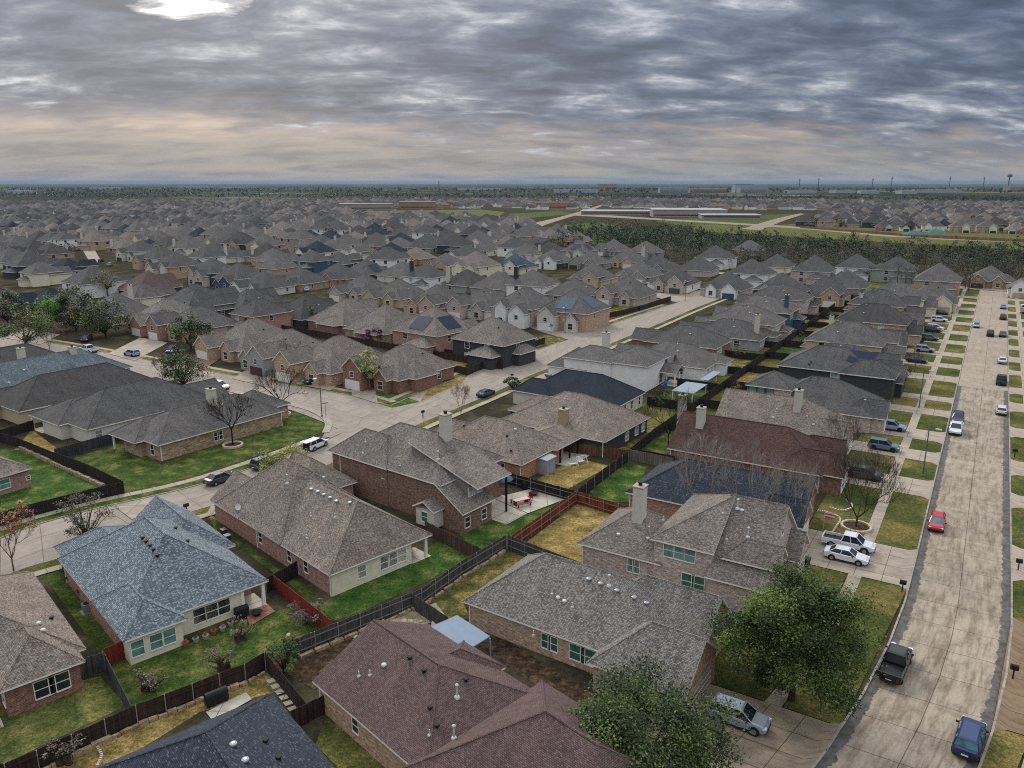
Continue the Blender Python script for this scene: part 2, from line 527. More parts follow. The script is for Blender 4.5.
def add_walls(bm, r, rects=None, i=0, mi=0, zb=-.15):
    x0, x1, y0, y1 = wall_rect(r, i)
    zt = wall_top(r)
    for j, q in enumerate(rects or [(x0, x1, y0, y1)]):
        box(bm, q[0] + j * .004, q[1] - j * .004, q[2] + j * .004, q[3] - j * .004, zb, zt, mi)
    A, B, i0, i1, zr = roof_geo(r)
    top = zr - RT - .03
    th = .16
    if r[6] == 's':
        za, zc_ = zt, r[4] + (y1 - r[2]) * r[5] - RT - .02
        for xa, xb in ((x0, x0 + th), (x1 - th, x1)):
            P = [(y0, za - .01), (y1, za - .01), (y1, zc_)]
            A_ = [bm.verts.new((xa, *p)) for p in P]; B_ = [bm.verts.new((xb, *p)) for p in P]
            fs = [bm.faces.new(A_), bm.faces.new(B_[::-1])] + [bm.faces.new((A_[k], B_[k], B_[(k + 1) % 3], A_[(k + 1) % 3])) for k in range(3)]
            for f in fs: f.material_index = mi
            bmesh.ops.recalc_face_normals(bm, faces=fs)
        return
    if r[6] == 'x':
        for e, xa, s in ((r[7], x0, 1), (r[8], x1, -1)):
            if e == 'g':
                m = (y0 + y1) / 2; xb = xa + s * th
                P = [(xa, y0, zt), (xa, y1, zt), (xa, m, top)]; Q = [(xb, *p[1:]) for p in P]
                if s > 0: P, Q = [P[0], P[2], P[1]], [Q[0], Q[2], Q[1]]
                face(bm, P, mi); face(bm, Q[::-1], mi)
                for k in range(3): face(bm, [P[(k + 1) % 3], P[k], Q[k], Q[(k + 1) % 3]], mi)
    else:
        for e, ya, s in ((r[7], y0, 1), (r[8], y1, -1)):
            if e == 'g':
                m = (x0 + x1) / 2; yb = ya + s * th
                P = [(x0, ya, zt), (x1, ya, zt), (m, ya, top)]; Q = [(p[0], yb, p[2]) for p in P]
                if s < 0: P, Q = [P[0], P[2], P[1]], [Q[0], Q[2], Q[1]]
                face(bm, P, mi); face(bm, Q[::-1], mi)
                for k in range(3): face(bm, [P[(k + 1) % 3], P[k], Q[k], Q[(k + 1) % 3]], mi)


def side_map(rect, side):
    """maps (along, z, out) to local coords on a wall side; along is the raw x or y"""
    x0, x1, y0, y1 = rect
    if side == 'x0': return lambda a, z, o: (x0 - o, a, z)
    if side == 'x1': return lambda a, z, o: (x1 + o, a, z)
    if side == 'y0': return lambda a, z, o: (a, y0 - o, z)
    return lambda a, z, o: (a, y1 + o, z)


def slab(bm, mp, a0, a1, z0, z1, o0, o1, mi=0):
    P = [mp(a0, z0, o0), mp(a1, z0, o0), mp(a1, z1, o0), mp(a0, z1, o0), mp(a0, z0, o1), mp(a1, z0, o1), mp(a1, z1, o1), mp(a0, z1, o1)]
    v = [bm.verts.new(p) for p in P]
    fs = []
    for idx in ((3, 2, 1, 0), (4, 5, 6, 7), (0, 1, 5, 4), (1, 2, 6, 5), (2, 3, 7, 6), (3, 0, 4, 7)):
        f = bm.faces.new([v[i] for i in idx]); f.material_index = mi; fs.append(f)
    bm.normal_update()
    c = Vector(); 
    for q in v: c += q.co / 8
    if fs[0].normal.dot(fs[0].calc_center_median() - c) < 0: bmesh.ops.reverse_faces(bm, faces=fs)


def add_window(mp, a, zs, w, h, parent, pane, frame=None, split=True, one=False):
    bm = bmesh.new(); t = .07
    a0, a1, z0, z1 = a - w / 2, a + w / 2, zs, zs + h
    slab(bm, mp, a0 - t, a0, z0 - t, z1 + t, -.02, .06); slab(bm, mp, a1, a1 + t, z0 - t, z1 + t, -.02, .06)
    slab(bm, mp, a0, a1, z0 - t - .04, z0, -.02, .09); slab(bm, mp, a0, a1, z1, z1 + t, -.02, .06)
    if split: slab(bm, mp, a0, a1, (z0 + z1) / 2 - .03, (z0 + z1) / 2 + .03, -.01, .05)
    if one:
        slab(bm, mp, a0, a1, z0, z1, -.02, .02, 1)
        return obj('window', bm, [frame or TRIM, pane], parent)
    f = obj('window', bm, frame or TRIM, parent)
    bm = bmesh.new(); slab(bm, mp, a0, a1, z0, z1, -.02, .02)
    obj('pane', bm, pane, f)
    return f


def add_garage(mp, a, w, h, parent, mat, panels=True):
    bm = bmesh.new()
    slab(bm, mp, a - w / 2, a + w / 2, 0, h, -.02, .03)
    if panels:
        for k in range(1, 4): slab(bm, mp, a - w / 2 + .05, a + w / 2 - .05, h * k / 4 - .03, h * k / 4 + .01, .03, .055, 1)
    return obj('garage_door', bm, [mat, TRIM], parent)


def add_door(mp, a, parent, mat, h=2.1, w=1.0):
    bm = bmesh.new(); slab(bm, mp, a - w / 2, a + w / 2, 0, h, -.02, .04)
    slab(bm, mp, a - w / 2 - .1, a - w / 2, 0, h + .1, -.02, .07, 1); slab(bm, mp, a + w / 2, a + w / 2 + .1, 0, h + .1, -.02, .07, 1)
    slab(bm, mp, a - w / 2, a + w / 2, h, h + .1, -.02, .07, 1)
    return obj('door', bm, [mat, TRIM], parent)


def add_chimney(x, y, zb, zt, w, d, parent, mat):
    bm = bmesh.new()
    box(bm, x - w / 2, x + w / 2, y - d / 2, y + d / 2, zb, zt)
    box(bm, x - w / 2 - .08, x + w / 2 + .08, y - d / 2 - .08, y + d / 2 + .08, zt - .02, zt + .1, 1)
    box(bm, x - .17, x + .17, y - .17, y + .17, zt + .1, zt + .42, 2)
    box(bm, x - .25, x + .25, y - .25, y + .25, zt + .42, zt + .48, 2)
    return obj('chimney', bm, [mat, TRIM_T, BLACK], parent)


def add_vent(kind, x, y, z, parent):
    bm = bmesh.new(); m = PVC; nm = 'roof_vent'
    if kind == 'turtle':
        lathe(bm, (x, y, z), [(.14, -.15), (.14, .1), (.27, .12), (.24, .2), (.1, .25)], 12); m = METAL
    elif kind == 'cap':
        lathe(bm, (x, y, z), [(.14, -.15), (.14, .08), (.24, .1), (.19, .2), (.08, .24)], 12); m = PVC
    elif kind == 'pipe':
        tube(bm, (x, y, z - .1), (x, y, z + .45), .05, .05, 6); nm = 'vent_pipe'
        lathe(bm, (x, y, z - .06), [(.16, 0), (.14, .1), (.06, .16)], 8)
    elif kind == 'tall':
        tube(bm, (x, y, z - .1), (x, y, z + 1.0), .07, .07, 8); nm = 'vent_pipe'
        lathe(bm, (x, y, z + .95), [(.13, 0), (.15, .12), (.05, .2)], 8)
        lathe(bm, (x, y, z - .08), [(.26, 0), (.2, .16), (.08, .24)], 8)
    elif kind == 'dark':
        lathe(bm, (x, y, z), [(.12, -.15), (.14, .16), (.22, .18), (.2, .26)], 10); m = BLACK
    elif kind == 'dish':
        nm = 'satellite_dish'
        tube(bm, (x, y, z - .1), (x, y, z + .5), .03, .03, 6)
        c = Vector((x, y, z + .62)); nrm = Vector((.2, -.8, .55)).normalized(); a = nrm.orthogonal().normalized(); b = nrm.cross(a)
        for rr, dd in (((.0, -.08), (.28, -.04)), ((.28, -.04), (.42, .04))):
            for i in range(12):
                t0, t1 = 2 * math.pi * i / 12, 2 * math.pi * (i + 1) / 12
                pt = lambda r, t, dz: c + (a * math.cos(t) + b * math.sin(t)) * r + nrm * dz
                P = [pt(rr[0], t0, rr[1]), pt(dd[0], t0, dd[1]), pt(dd[0], t1, dd[1])]
                if rr[0] > 0: P.append(pt(rr[0], t1, rr[1]))
                face(bm, P)
        tube(bm, c - nrm * .05, c + nrm * .35, .02, .03, 5)
    return obj(nm, bm, m, parent)


class House:
    def __init__(s, name, label, org, oz, ang, roofs, roofm, wallm, rects=None, mats=None, group=None, trim=None, cat='house', caps=True, capm=None):
        p = at(org[0], org[1], oz)
        s.org, s.ang = Vector((p.x, p.y, 0)), R(ang)
        s.root = thing(name, s.org, s.ang, label, cat, group)
        s.roofs = [tuple(r[:4]) + (r[4] + .004 * i,) + tuple(r[5:]) for i, r in enumerate(roofs)]
        bm = bmesh.new()
        for r in s.roofs: add_roof(bm, r, caps)
        s.roof = obj('roof', bm, [SH[roofm], trim or TRIM, capm or SH[roofm]], s.root)
        bm = bmesh.new()
        wm = [WL[wallm]] + [WL[m] for m in (mats or {}).values()]
        ks = list((mats or {}).keys())
        s.rects = {}
        for i, r in enumerate(s.roofs):
            q = (rects or {}).get(i)
            if q == []: continue
            add_walls(bm, r, q, i, (ks.index(i) + 1) if i in ks else 0)
            s.rects[i] = q[0] if q else wall_rect(r, i)
        s.wall = obj('wall', bm, wm, s.root)

    def l2w(s, x, y):
        c, n = math.cos(s.ang), math.sin(s.ang)
        return Vector((s.org.x + x * c - y * n, s.org.y + x * n + y * c, 0))

    def w2l(s, X, Y):
        c, n = math.cos(s.ang), math.sin(s.ang); dx, dy = X - s.org.x, Y - s.org.y
        return (dx * c + dy * n, -dx * n + dy * c)

    def px(s, x, y, z=0.0):
        p = at(x, y, z); return s.w2l(p.x, p.y)

    def rz(s, x, y): return max(roof_z(r, x, y) for r in s.roofs)

    def onroof(s, x, y):
        z = 5.0
        for _ in range(14):
            lx, ly = s.px(x, y, z); q = s.rz(lx, ly)
            if q < 0: z -= .5; continue
            z += (q - z) * .5
        return lx, ly, z

    def win(s, i, side, a, zs, w, h, pane=GL_D, frame=None, n=1, gap=.16, one=False):
        mp = side_map(s.rects[i], side)
        for k in range(n):
            add_window(mp, a + (k - (n - 1) / 2) * (w + gap), zs, w, h, s.root, pane, frame, one=one)

    def garage(s, i, side, a, w=4.9, h=2.15, mat=DOORW, panels=True):
        add_garage(side_map(s.rects[i], side), a, w, h, s.root, mat, panels)

    def door(s, i, side, a, mat=DOORD): add_door(side_map(s.rects[i], side), a, s.root, mat)

    def vent(s, kind, *pts):
        for x, y in pts:
            lx, ly, z = s.onroof(x, y)
            add_vent(kind, lx, ly, z, s.roof)

    def chim(s, x, y, ztop, w=1.3, d=.9, mat=None, zb=None):
        if zb is None: lx, ly, z = s.onroof(x, y)
        else: (lx, ly), z = s.px(x, y, zb), zb
        return add_chimney(lx, ly, z - 1.2, ztop, w, d, s.roof, mat or STUCCO)

    def post(s, pts, h=2.7, r=.16, mat=TRIM, name='porch_post'):
        for x, y in pts:
            bm = bmesh.new(); box(bm, x - r, x + r, y - r, y + r, 0, h); obj(name, bm, mat, s.root)

    def patio(s, x0, x1, y0, y1, mat=None, z=.06):
        bm = bmesh.new(); box(bm, x0, x1, y0, y1, -.1, z); obj('patio_slab', bm, mat or C_PATIO, s.root)
# ------------------------------------------------------------------ ground, streets, yards
UA = Vector((math.cos(R(58.5)), math.sin(R(58.5)), 0)); VA = Vector((-UA.y, UA.x, 0))
K0 = Vector((47.3, 83.1, 0))       # a point on the left kerb of the right-hand street


def sd(s, d, z=0.0):
    d += .0028 * (s + 8) ** 2 if s < -8 else 0.0     # the street bends left at its near end
    p = K0 + UA * s + VA * d; return Vector((p.x, p.y, z))


def struct(name, bm, m, uv=True):
    o = obj(name, bm, m, None, uv); o['kind'] = 'structure'; return o


LAYER = [0.0]


def ztop():
    LAYER[0] += .0004; return LAYER[0]


def patch(name, pts, m, z=None, px=True, h=None):
    """a flat sheet over a polygon given in photo pixels on the ground (or world points)"""
    z = .02 + ztop() if z is None else z
    bm = bmesh.new()
    P = [at(*p) if px else Vector((p[0], p[1], 0)) for p in pts]
    vs = [bm.verts.new((p.x, p.y, z)) for p in P]
    f = bm.faces.new(vs); bm.normal_update()
    if f.normal.z < 0: f.normal_flip()
    bmesh.ops.triangulate(bm, faces=[f])
    return struct(name, bm, m)


def smooth_line(P, n=6):
    out = []
    for i in range(len(P) - 1):
        p0, p1, p2, p3 = P[max(i - 1, 0)], P[i], P[i + 1], P[min(i + 2, len(P) - 1)]
        for k in range(n):
            t = k / n
            out.append(.5 * ((2 * p1) + (p2 - p0) * t + (2 * p0 - 5 * p1 + 4 * p2 - p3) * t * t + (3 * p1 - p0 - 3 * p2 + p3) * t ** 3))
    out.append(P[-1]); return out


def offset(P, d):
    Q = []
    for i, p in enumerate(P):
        t = (P[min(i + 1, len(P) - 1)] - P[max(i - 1, 0)]).normalized()
        Q.append(p + Vector((-t.y, t.x, 0)) * d)
    return Q


def strip(name, L, Rr, m, z, W=None, build=True, bm=None):
    """ribbon between two polylines, u along and v across in metres"""
    own = bm is None
    if own: bm = bmesh.new()
    uvl = bm.loops.layers.uv.verify()
    acc = 0; prev = None
    for i, (a, b) in enumerate(zip(L, Rr)):
        mid = (a + b) / 2
        if prev is not None: acc += (mid - prev).length
        cur = (bm.verts.new((a.x, a.y, z)), bm.verts.new((b.x, b.y, z)), acc, (a - b).length)
        if i:
            f = bm.faces.new((last[0], last[1], cur[1], cur[0]))
            for lp, uv in zip(f.loops, ((last[2], 0), (last[2], last[3]), (cur[2], cur[3]), (cur[2], 0))): lp[uvl].uv = uv
            bm.normal_update()
            if f.normal.z < 0: f.normal_flip()
        last, prev = cur, mid
    if own: return struct(name, bm, m, uv=False)


def kerb(name, P, side, m=None, w=.18, h=.13):
    """raised kerb along a polyline, side=+1 to its left"""
    Q = offset(P, side * w); bm = bmesh.new()
    for a, b, c, d in zip(P, P[1:], Q[1:], Q):
        n0 = len(bm.verts)
        face(bm, [(a.x, a.y, h), (b.x, b.y, h), (c.x, c.y, h), (d.x, d.y, h)][::side])
        face(bm, [(a.x, a.y, 0), (b.x, b.y, 0), (b.x, b.y, h), (a.x, a.y, h)][::side])
        face(bm, [(d.x, d.y, h), (c.x, c.y, h), (c.x, c.y, 0), (d.x, d.y, 0)][::side])
    return struct(name, bm, m or C_KERB)


# one sheet to the horizon, its tone changing from yards to far fields and woods
t = NT('ground_earth'); g = t.add('ShaderNodeNewGeometry').outputs['Position']
near = t.ramp(t.noise(g, .12, 5, .65), [(.3, srgb(44, 44, 36)), (.5, srgb(64, 60, 48)), (.7, srgb(92, 85, 68))])
fine = t.noise(g, 1.6, 4, .75)
near = t.mix(1.0, near, t.ramp(fine, [(.3, (.55, .55, .52)), (.7, (1.35, 1.32, 1.25))]), 'MULTIPLY')
farn = t.noise(t.scale(g, (.0016, .0011, .001)), 1.0, 8, .62)
far = t.ramp(farn, [(.36, srgb(44, 54, 40)), (.47, srgb(58, 62, 46)), (.55, srgb(70, 72, 52)), (.63, srgb(112, 108, 80)), (.7, srgb(150, 142, 118))])
dist = t.add('ShaderNodeVectorMath', operation='LENGTH'); t.link(g, dist.inputs[0])
mr = t.add('ShaderNodeMapRange'); t.link(dist.outputs['Value'], mr.inputs['Value'])
mr.inputs['From Min'].default_value = 900; mr.inputs['From Max'].default_value = 1900
t.base(t.mix(mr.outputs['Result'], near, far))
t.b.inputs['Roughness'].default_value = 1; t.b.inputs['Specular IOR Level'].default_value = 0
bm = bmesh.new()
rad = [0, 60, 200, 600, 1500, 4000, 10000, 25000, 60000]
rings = [[bm.verts.new((r * math.cos(2 * math.pi * k / 48), r * math.sin(2 * math.pi * k / 48), 0)) for k in range(48)] for r in rad[1:]]
c0 = bm.verts.new((0, 0, 0))
for k in range(48):
    bm.faces.new((c0, rings[0][k], rings[0][(k + 1) % 48]))
    for a, b in zip(rings, rings[1:]): bm.faces.new((a[k], b[k], b[(k + 1) % 48], a[(k + 1) % 48]))
struct('ground', bm, t.m)

ROAD_Z = .03
# --- right-hand street (A): straight, ends at a crossing street
SA0, SA1 = -95, 272
ss = [SA0 + (SA1 - SA0) * i / 40 for i in range(41)]
sb = [SA0 + (92 - SA0) * i / 24 for i in range(25)]; sc_ = [92 + (SA1 - 92) * i / 20 for i in range(21)]
strip('road', [sd(s, 0) for s in sb], [sd(s, -9.2) for s in sb], C_ROAD_A, ROAD_Z)
strip('road', [sd(s, 0) for s in sc_], [sd(s, -9.2) for s in sc_], C_ROAD_A2, ROAD_Z)
kerb('kerb', [sd(s, .01) for s in ss], 1)
kerb('kerb', [sd(s, -9.21) for s in ss], -1)
# its cross street at the far end
xs = [sd(SA1 + 1.5, 130 - 260 * i / 20) for i in range(21)]
strip('road', [p + UA * 8.6 for p in xs], xs, C_ROAD, ROAD_Z + .004)
# pavements of street A
for d0, d1 in ((4.7, 6.1), (-11.7, -13.0)):
    strip('sidewalk', [sd(s, d1, 0) for s in ss], [sd(s, d0, 0) for s in ss], C_WALK, .115)

# --- middle street (B)
Bfar = [at(-40, 556), at(20, 531), at(66, 517)] + [Vector(p) for p in ((-54.1, 97.3, 0), (-44.5, 105.2, 0), (-34.1, 120, 0), (-28.6, 131, 0), (-23.5, 145.8, 0), (-12.0, 168, 0), (-3.2, 183.3, 0), (16.0, 212.9, 0), (27.4, 231.8, 0), (61, 282.5, 0), (80, 312, 0), (100, 345, 0))]
Bnear = [at(-40, 596), at(20, 570), at(80, 552)] + [Vector(p) for p in ((-46.5, 91.2, 0), (-38.8, 99.2, 0), (-26.8, 115.5, 0), (-20.6, 127, 0), (-15.0, 137, 0), (-3.6, 156, 0), (4.9, 172, 0), (14.6, 186, 0), (29.0, 210.5, 0), (40.6, 229.5, 0), (63.8, 268.7, 0), (88, 307, 0), (108, 340, 0))]
BF, BN = smooth_line(Bfar), smooth_line(Bnear)
strip('road', BF, BN, C_ROAD, ROAD_Z + .002)
kerb('kerb', BN, -1)
# --- side street (C) running left from the junction
Cn = [Vector((-30.8, 131.5, 0)), at(300, 413), at(250, 399), at(190, 385), at(120, 372), at(40, 358), at(-60, 343)]
Cf = [at(388, 406), at(346, 395), at(245, 378), at(190, 368), at(112, 354), at(50, 343), at(-60, 326)]
CN, CF = smooth_line(Cn), smooth_line(Cf)
strip('road', CF, CN, C_ROAD, ROAD_Z + .006)
patch('road', [(322, 438), (330, 424), (345, 414), (392, 402), (404, 403), (342, 436)], C_ROAD, ROAD_Z + .004)
kerb('kerb', CF, -1); kerb('kerb', CN, 1)
kerb('kerb', BF[:36], 1)
i0 = min(range(len(BF)), key=lambda i: (BF[i] - at(395, 404)).length)
i1 = min(range(len(BF)), key=lambda i: (BF[i] - at(566, 341)).length)
i2 = min(range(len(BF)), key=lambda i: (BF[i] - at(606, 326)).length)
i3 = min(range(len(BF)), key=lambda i: (BF[i] - at(676, 303.5)).length)
kerb('kerb', BF[i0:i1 + 1], 1); kerb('kerb', BF[i2:i3 + 1], 1)
# --- second side street (D) and others beyond
def px_line(*P): return smooth_line([at(*p) for p in P], 4)
Df = px_line((606, 327), (560, 321), (505, 309.5), (450, 304))
Dn = px_line((570, 340), (545, 333), (500, 318), (450, 311))
strip('road', Df, Dn, C_ROAD, ROAD_Z + .006)
strip('road', px_line((81, 247), (85, 254), (90, 263)), px_line((94, 247.5), (97, 254), (102, 262)), C_ROAD, ROAD_Z + .008)
strip('road', px_line((700, 290.5), (662, 293), (640, 287), (610, 279)), px_line((712, 294), (676, 302), (640, 291), (610, 282)), C_ROAD, ROAD_Z + .008)

# --- verge and front lawns of street A: worn turf, driveways
def lawn_sd(s0, s1, d0, d1, m, z): return patch('lawn', [sd(s0, d0), sd(s1, d0), sd(s1, d1), sd(s0, d1)], m, z, px=False)
# ------------------------------------------------------------------ the near houses, one by one
def winpx(h, i, side, pts, zc, w, hh, pane=GL_D, frame=None, **k):
    for x, y in pts:
        lx, ly = h.px(x, y, zc)
        h.win(i, side, ly if side[0] == 'x' else lx, zc - hh / 2, w, hh, pane, frame, **k)


HB = 'brick houses along the middle street'
HA = 'brick houses along the right-hand street'
HL = 'houses left of the middle street'

# cream-backed house in the middle of the near row
h3 = H3 = House('brick_house', 'tan brick house with cream rear wall and six round vents on grey roof', (329.4, 575.2), 2.8, 45,
    [(0, 13.7, 0, 17, 2.8, .7, 'y', 4.6, 'g'), (0, 13.2, 10, 26.5, 2.82, .92, 'y', 'h', 'h'), (0, 7.6, 20, 28, 2.75, .82, 'y', 'h', 'g'), (8.5, 17, 20, 28.5, 2.75, .8, 'y', 'h', 'g')],
    'warm', 'brick_pink', rects={0: [(.42, 10.9, .42, 16.6), (10.9, 13.28, 3.4, 16.6)]}, group=HB)
winpx(h3, 0, 'y0', [(357.5, 569)], 1.5, 1.0, 1.4, GL_L)
winpx(h3, 0, 'y0', [(381, 560), (388, 556.5), (397, 552.5)], 1.5, 1.15, 1.5, GL_L)
winpx(h3, 0, 'x0', [(304, 567.5), (287, 557)], 1.6, .8, 1.3)
winpx(h3, 1, 'x0', [(262, 537)], 1.6, .8, 1.3)
h3.garage(3, 'y1', 12.7); h3.win(2, 'y1', 3.6, .9, 1.6, 1.5)
h3.post([(13.1, .6)], 2.6); h3.patio(10.9, 13.6, .2, 3.4)
# cream cladding over the rear wall
bm = bmesh.new(); slab(bm, side_map(h3.rects[0], 'y0'), .43, 10.9, -.1, 2.72, .0, .02); obj('rear_cladding', bm, WL['cream'], h3.root)
h3.vent('turtle', (311.5, 490), (317.8, 492.5), (324, 495.5), (330.3, 498.5), (336.5, 502), (350, 503.5))
h3.vent('pipe', (311, 516), (335, 517), (320, 537), (307, 538)); h3.vent('tall', (287.5, 483)); h3.vent('cap', (323.5, 478)); h3.vent('dish', (238, 511.5))

# blue-white dappled roof
h2 = H2 = House('brick_house', 'house with blue-white dappled shingle roof and cream walled bay of windows', (121.5, 639), 2.8, 43,
    [(0, 14.4, 1.0, 21, 2.8, .69, 'y', 'h', 'h'), (0, 5.6, -.6, 9, 2.8, .69, 'y', 'h', 'h'), (.4, 8.6, 12, 24.5, 2.75, .62, 'y', 'h', 'h'), (7.8, 15.4, 11, 24, 2.8, .8, 'y', 'h', 'g')],
    'bluewhite', 'brick_pink', rects={0: [(.42, 11.6, 1.42, 20.5), (11.6, 13.9, 4.4, 20.5)]}, mats={1: 'cream'}, group=HB)
bm = bmesh.new(); slab(bm, side_map(h2.rects[0], 'y0'), 5.25, 11.6, -.1, 2.72, .0, .02); obj('rear_cladding', bm, WL['cream'], h2.root)
winpx(h2, 1, 'y0', [(136, 646), (156, 641), (169.5, 636)], 1.45, 1.05, 1.45, GL_T)
winpx(h2, 0, 'y0', [(203, 619), (214.5, 613.5), (226.5, 608.5)], 1.5, 1.15, 1.5, GL_D)
h2.post([(13.9, 1.4), (11.7, 1.4)], 2.6); h2.patio(11.4, 14.2, 1.2, 4.4)
h2.vent('dark', (142.5, 539), (146, 542.5), (150, 546.5), (153.5, 550.5), (157.5, 556.5)); h2.vent('dark', (176, 529), (188, 542))
h2.garage(3, 'y1', 11.6)

# brick house at the left edge with a bay
h1 = H1 = House('brick_house', 'brown-roofed brick house at left edge with bay window onto the lawn', (86, 648), 2.8, 43,
    [(-14, 0, 0, 19, 2.8, .6, 'y', 'h', 'h'), (-6.9, -.6, -2.0, 6, 2.82, .75, 'y', 'h', 'h')], 'warm', 'brick_red', mats=None, group=HB)
winpx(h1, 1, 'y0', [(43, 684), (57, 678)], 1.5, 1.5, 1.5, GL_D)
h1.win(1, 'x1', -.6, .8, 1.1, 1.5, GL_D); h1.win(1, 'x0', -.6, .8, 1.1, 1.5, GL_D)
h1.vent('cap', (39, 624), (43, 631)); h1.vent('dark', (52, 619)); h1.patio(-10.5, -7, -2.5, .5)

# two-storey brick house at the junction
h4 = H4 = House('brick_house', 'two-storey dark brick house with grey roof and patio with red table', (456, 514.5), 3.0, 52,
    [(1.0, 14.0, 3.4, 23.5, 5.6, .62, 'y', 'h', 'h'), (3.4, 10.2, -.6, 11.5, 5.4, .3, 's', 'g', 'g'), (.7, 7.0, -.5, 4.4, 2.85, .62, 's', 'g', 'g'), (7.5, 14, 15, 25.5, 3.3, .7, 'y', 'h', 'g'), (.9, 8.5, 13, 25, 5.55, .8, 'y', 'h', 'h')],
    'taupe', 'brick_dark', mats={1: 'taupew'}, rects={1: [(3.75, 6.6, 1.1, 11), (6.6, 9.8, 4, 11)]}, group=HB)
winpx(h4, 2, 'y0', [(461.5, 520)], 1.4, .9, 1.3, GL_D); winpx(h4, 2, 'y0', [(477.5, 511.5)], 1.4, .9, 1.3, GL_D)
winpx(h4, 1, 'y0', [(475, 493), (480.5, 491), (485, 489)], 4.4, .7, 1.1, GL_L)
winpx(h4, 0, 'x0', [(382.5, 473)], 4.6, .7, 1.5, GL_D)
h4.chim(446, 440, 12.2, 1.4, 1.1, zb=8.6)
h4.vent('turtle', (378.7, 433), (446.5, 444)); h4.vent('pipe', (365.5, 442), (363, 453), (400, 465.5)); h4.vent('tall', (438, 459))
h4.vent('cap', (412, 432))
h4.post([(9.7, -.1)], 5.3, .11, BLACK); h4.patio(6.6, 13.8, -2.6, 4.0)
bm = bmesh.new()       # bay bumped out of the side wall under its own little roof
box(bm, -.55, 1.36, 3.2, 6.3, .3, 2.5)
bay = obj('side_bay', bm, WL['pale'], h4.root)
bm = bmesh.new(); add_roof(bm, (-.9, 2.4, 2.9, 6.6, 2.75, .55, 'x', 'g', 'g'), False); obj('bay_roof', bm, [SH['taupe'], TRIM, SH['taupe']], bay)
add_window(lambda a, z, o: (-.55 - o, a, z), 4.8, .9, 1.0, 1.3, h4.root, GL_G)
h4.garage(3, 'y1', 10.8)

# navy roof at the bottom edge
h5 = H5 = House('brick_house', 'house with dark navy shingle roof at the bottom edge of the view', (271.5, 693), 2.8, 40,
    [(-14.5, 0, -24, 0, 2.8, .62, 'y', 'h', 'h')], 'navy', 'brick_tan', group=HA)
h5.vent('dark', (266, 742), (279, 759), (234, 744)); h5.vent('turtle', (233.5, 745.5), (245.5, 761.5))

# maroon roof
h6 = H6 = House('brick_house', 'large maroon-roofed brick house with pale metal patio cover', (314.5, 680), 2.8, 44,
    [(-.2, 11.9, -15, 0, 2.8, .5, 'y', 'h', 'g'), (-1.2, 13.2, -32, -13, 2.85, .68, 'y', 'h', 'h'), (6.5, 12.4, -9.6, -4.2, 2.85, .62, 'x', 'h', 'h')], 'maroon', 'brick_tan', group=HA)
h6.vent('dark', (409.5, 659), (424, 672), (466, 681), (437, 727), (430, 709)); h6.vent('pipe', (359, 676), (370, 675), (429.5, 735)); h6.vent('tall', (457, 697), (454, 738)); h6.vent('cap', (384, 666))
winpx(h6, 0, 'x0', [(353, 727)], 1.5, .8, 1.2)
cq = [h6.px(x, y, 2.95) for x, y in ((430, 627), (457, 615), (490, 636), (463, 653))]
cov = bmesh.new(); face(cov, [(x, y, 2.95) for x, y in cq][::-1]); face(cov, [(x, y, 2.82) for x, y in cq])
for i in range(4): face(cov, [(*cq[i], 2.82), (*cq[i], 2.95), (*cq[(i + 1) % 4], 2.95), (*cq[(i + 1) % 4], 2.82)])
for x, y in cq[1:3]: box(cov, x - .2, x - .06, y - .2, y - .06, 0, 2.82)
bmesh.ops.recalc_face_normals(cov, faces=cov.faces)
obj('patio_cover', cov, plain('patio_metal', srgb(112, 128, 146), .6, .2, 0, .06), h6.root)

# mottled grey roof with five vents
h7 = H7 = House('brick_house', 'brick house with mottled grey roof carrying a row of five bright round vents', (462.5, 601), 2.8, 56,
    [(0, 11.6, -20, 0, 2.8, .74, 'y', 'h', 'h'), (-2.1, 6.0, -23.6, -14.8, 2.82, .78, 'y', 'g', 'h'), (5.3, 11.6, -22.6, -12, 3.4, .95, 'y', 'g', 'h')],
    'mottle', 'brick_tan', group=HA)
winpx(h7, 0, 'x0', [(542, 645), (548, 648.5)], 1.5, .95, 1.4, GL_G); winpx(h7, 0, 'x0', [(569, 661), (579, 667)], 1.5, 1.5, 1.5, GL_G)
h7.vent('turtle', (589, 580), (600.5, 584.5), (617, 591.5), (634, 598.5), (646.5, 604)); h7.vent('tall', (609, 585.5))
h7.vent('cap', (558, 598.5), (564.5, 602)); h7.vent('pipe', (552, 593.5), (572.5, 607), (533.5, 630))
h7.win(2, 'y0', 8.4, 3.6, .5, 1.0); h7.garage(1, 'y0', 2.0, 5.0, 2.2, DOORT); h7.vent('pipe', (720, 607))

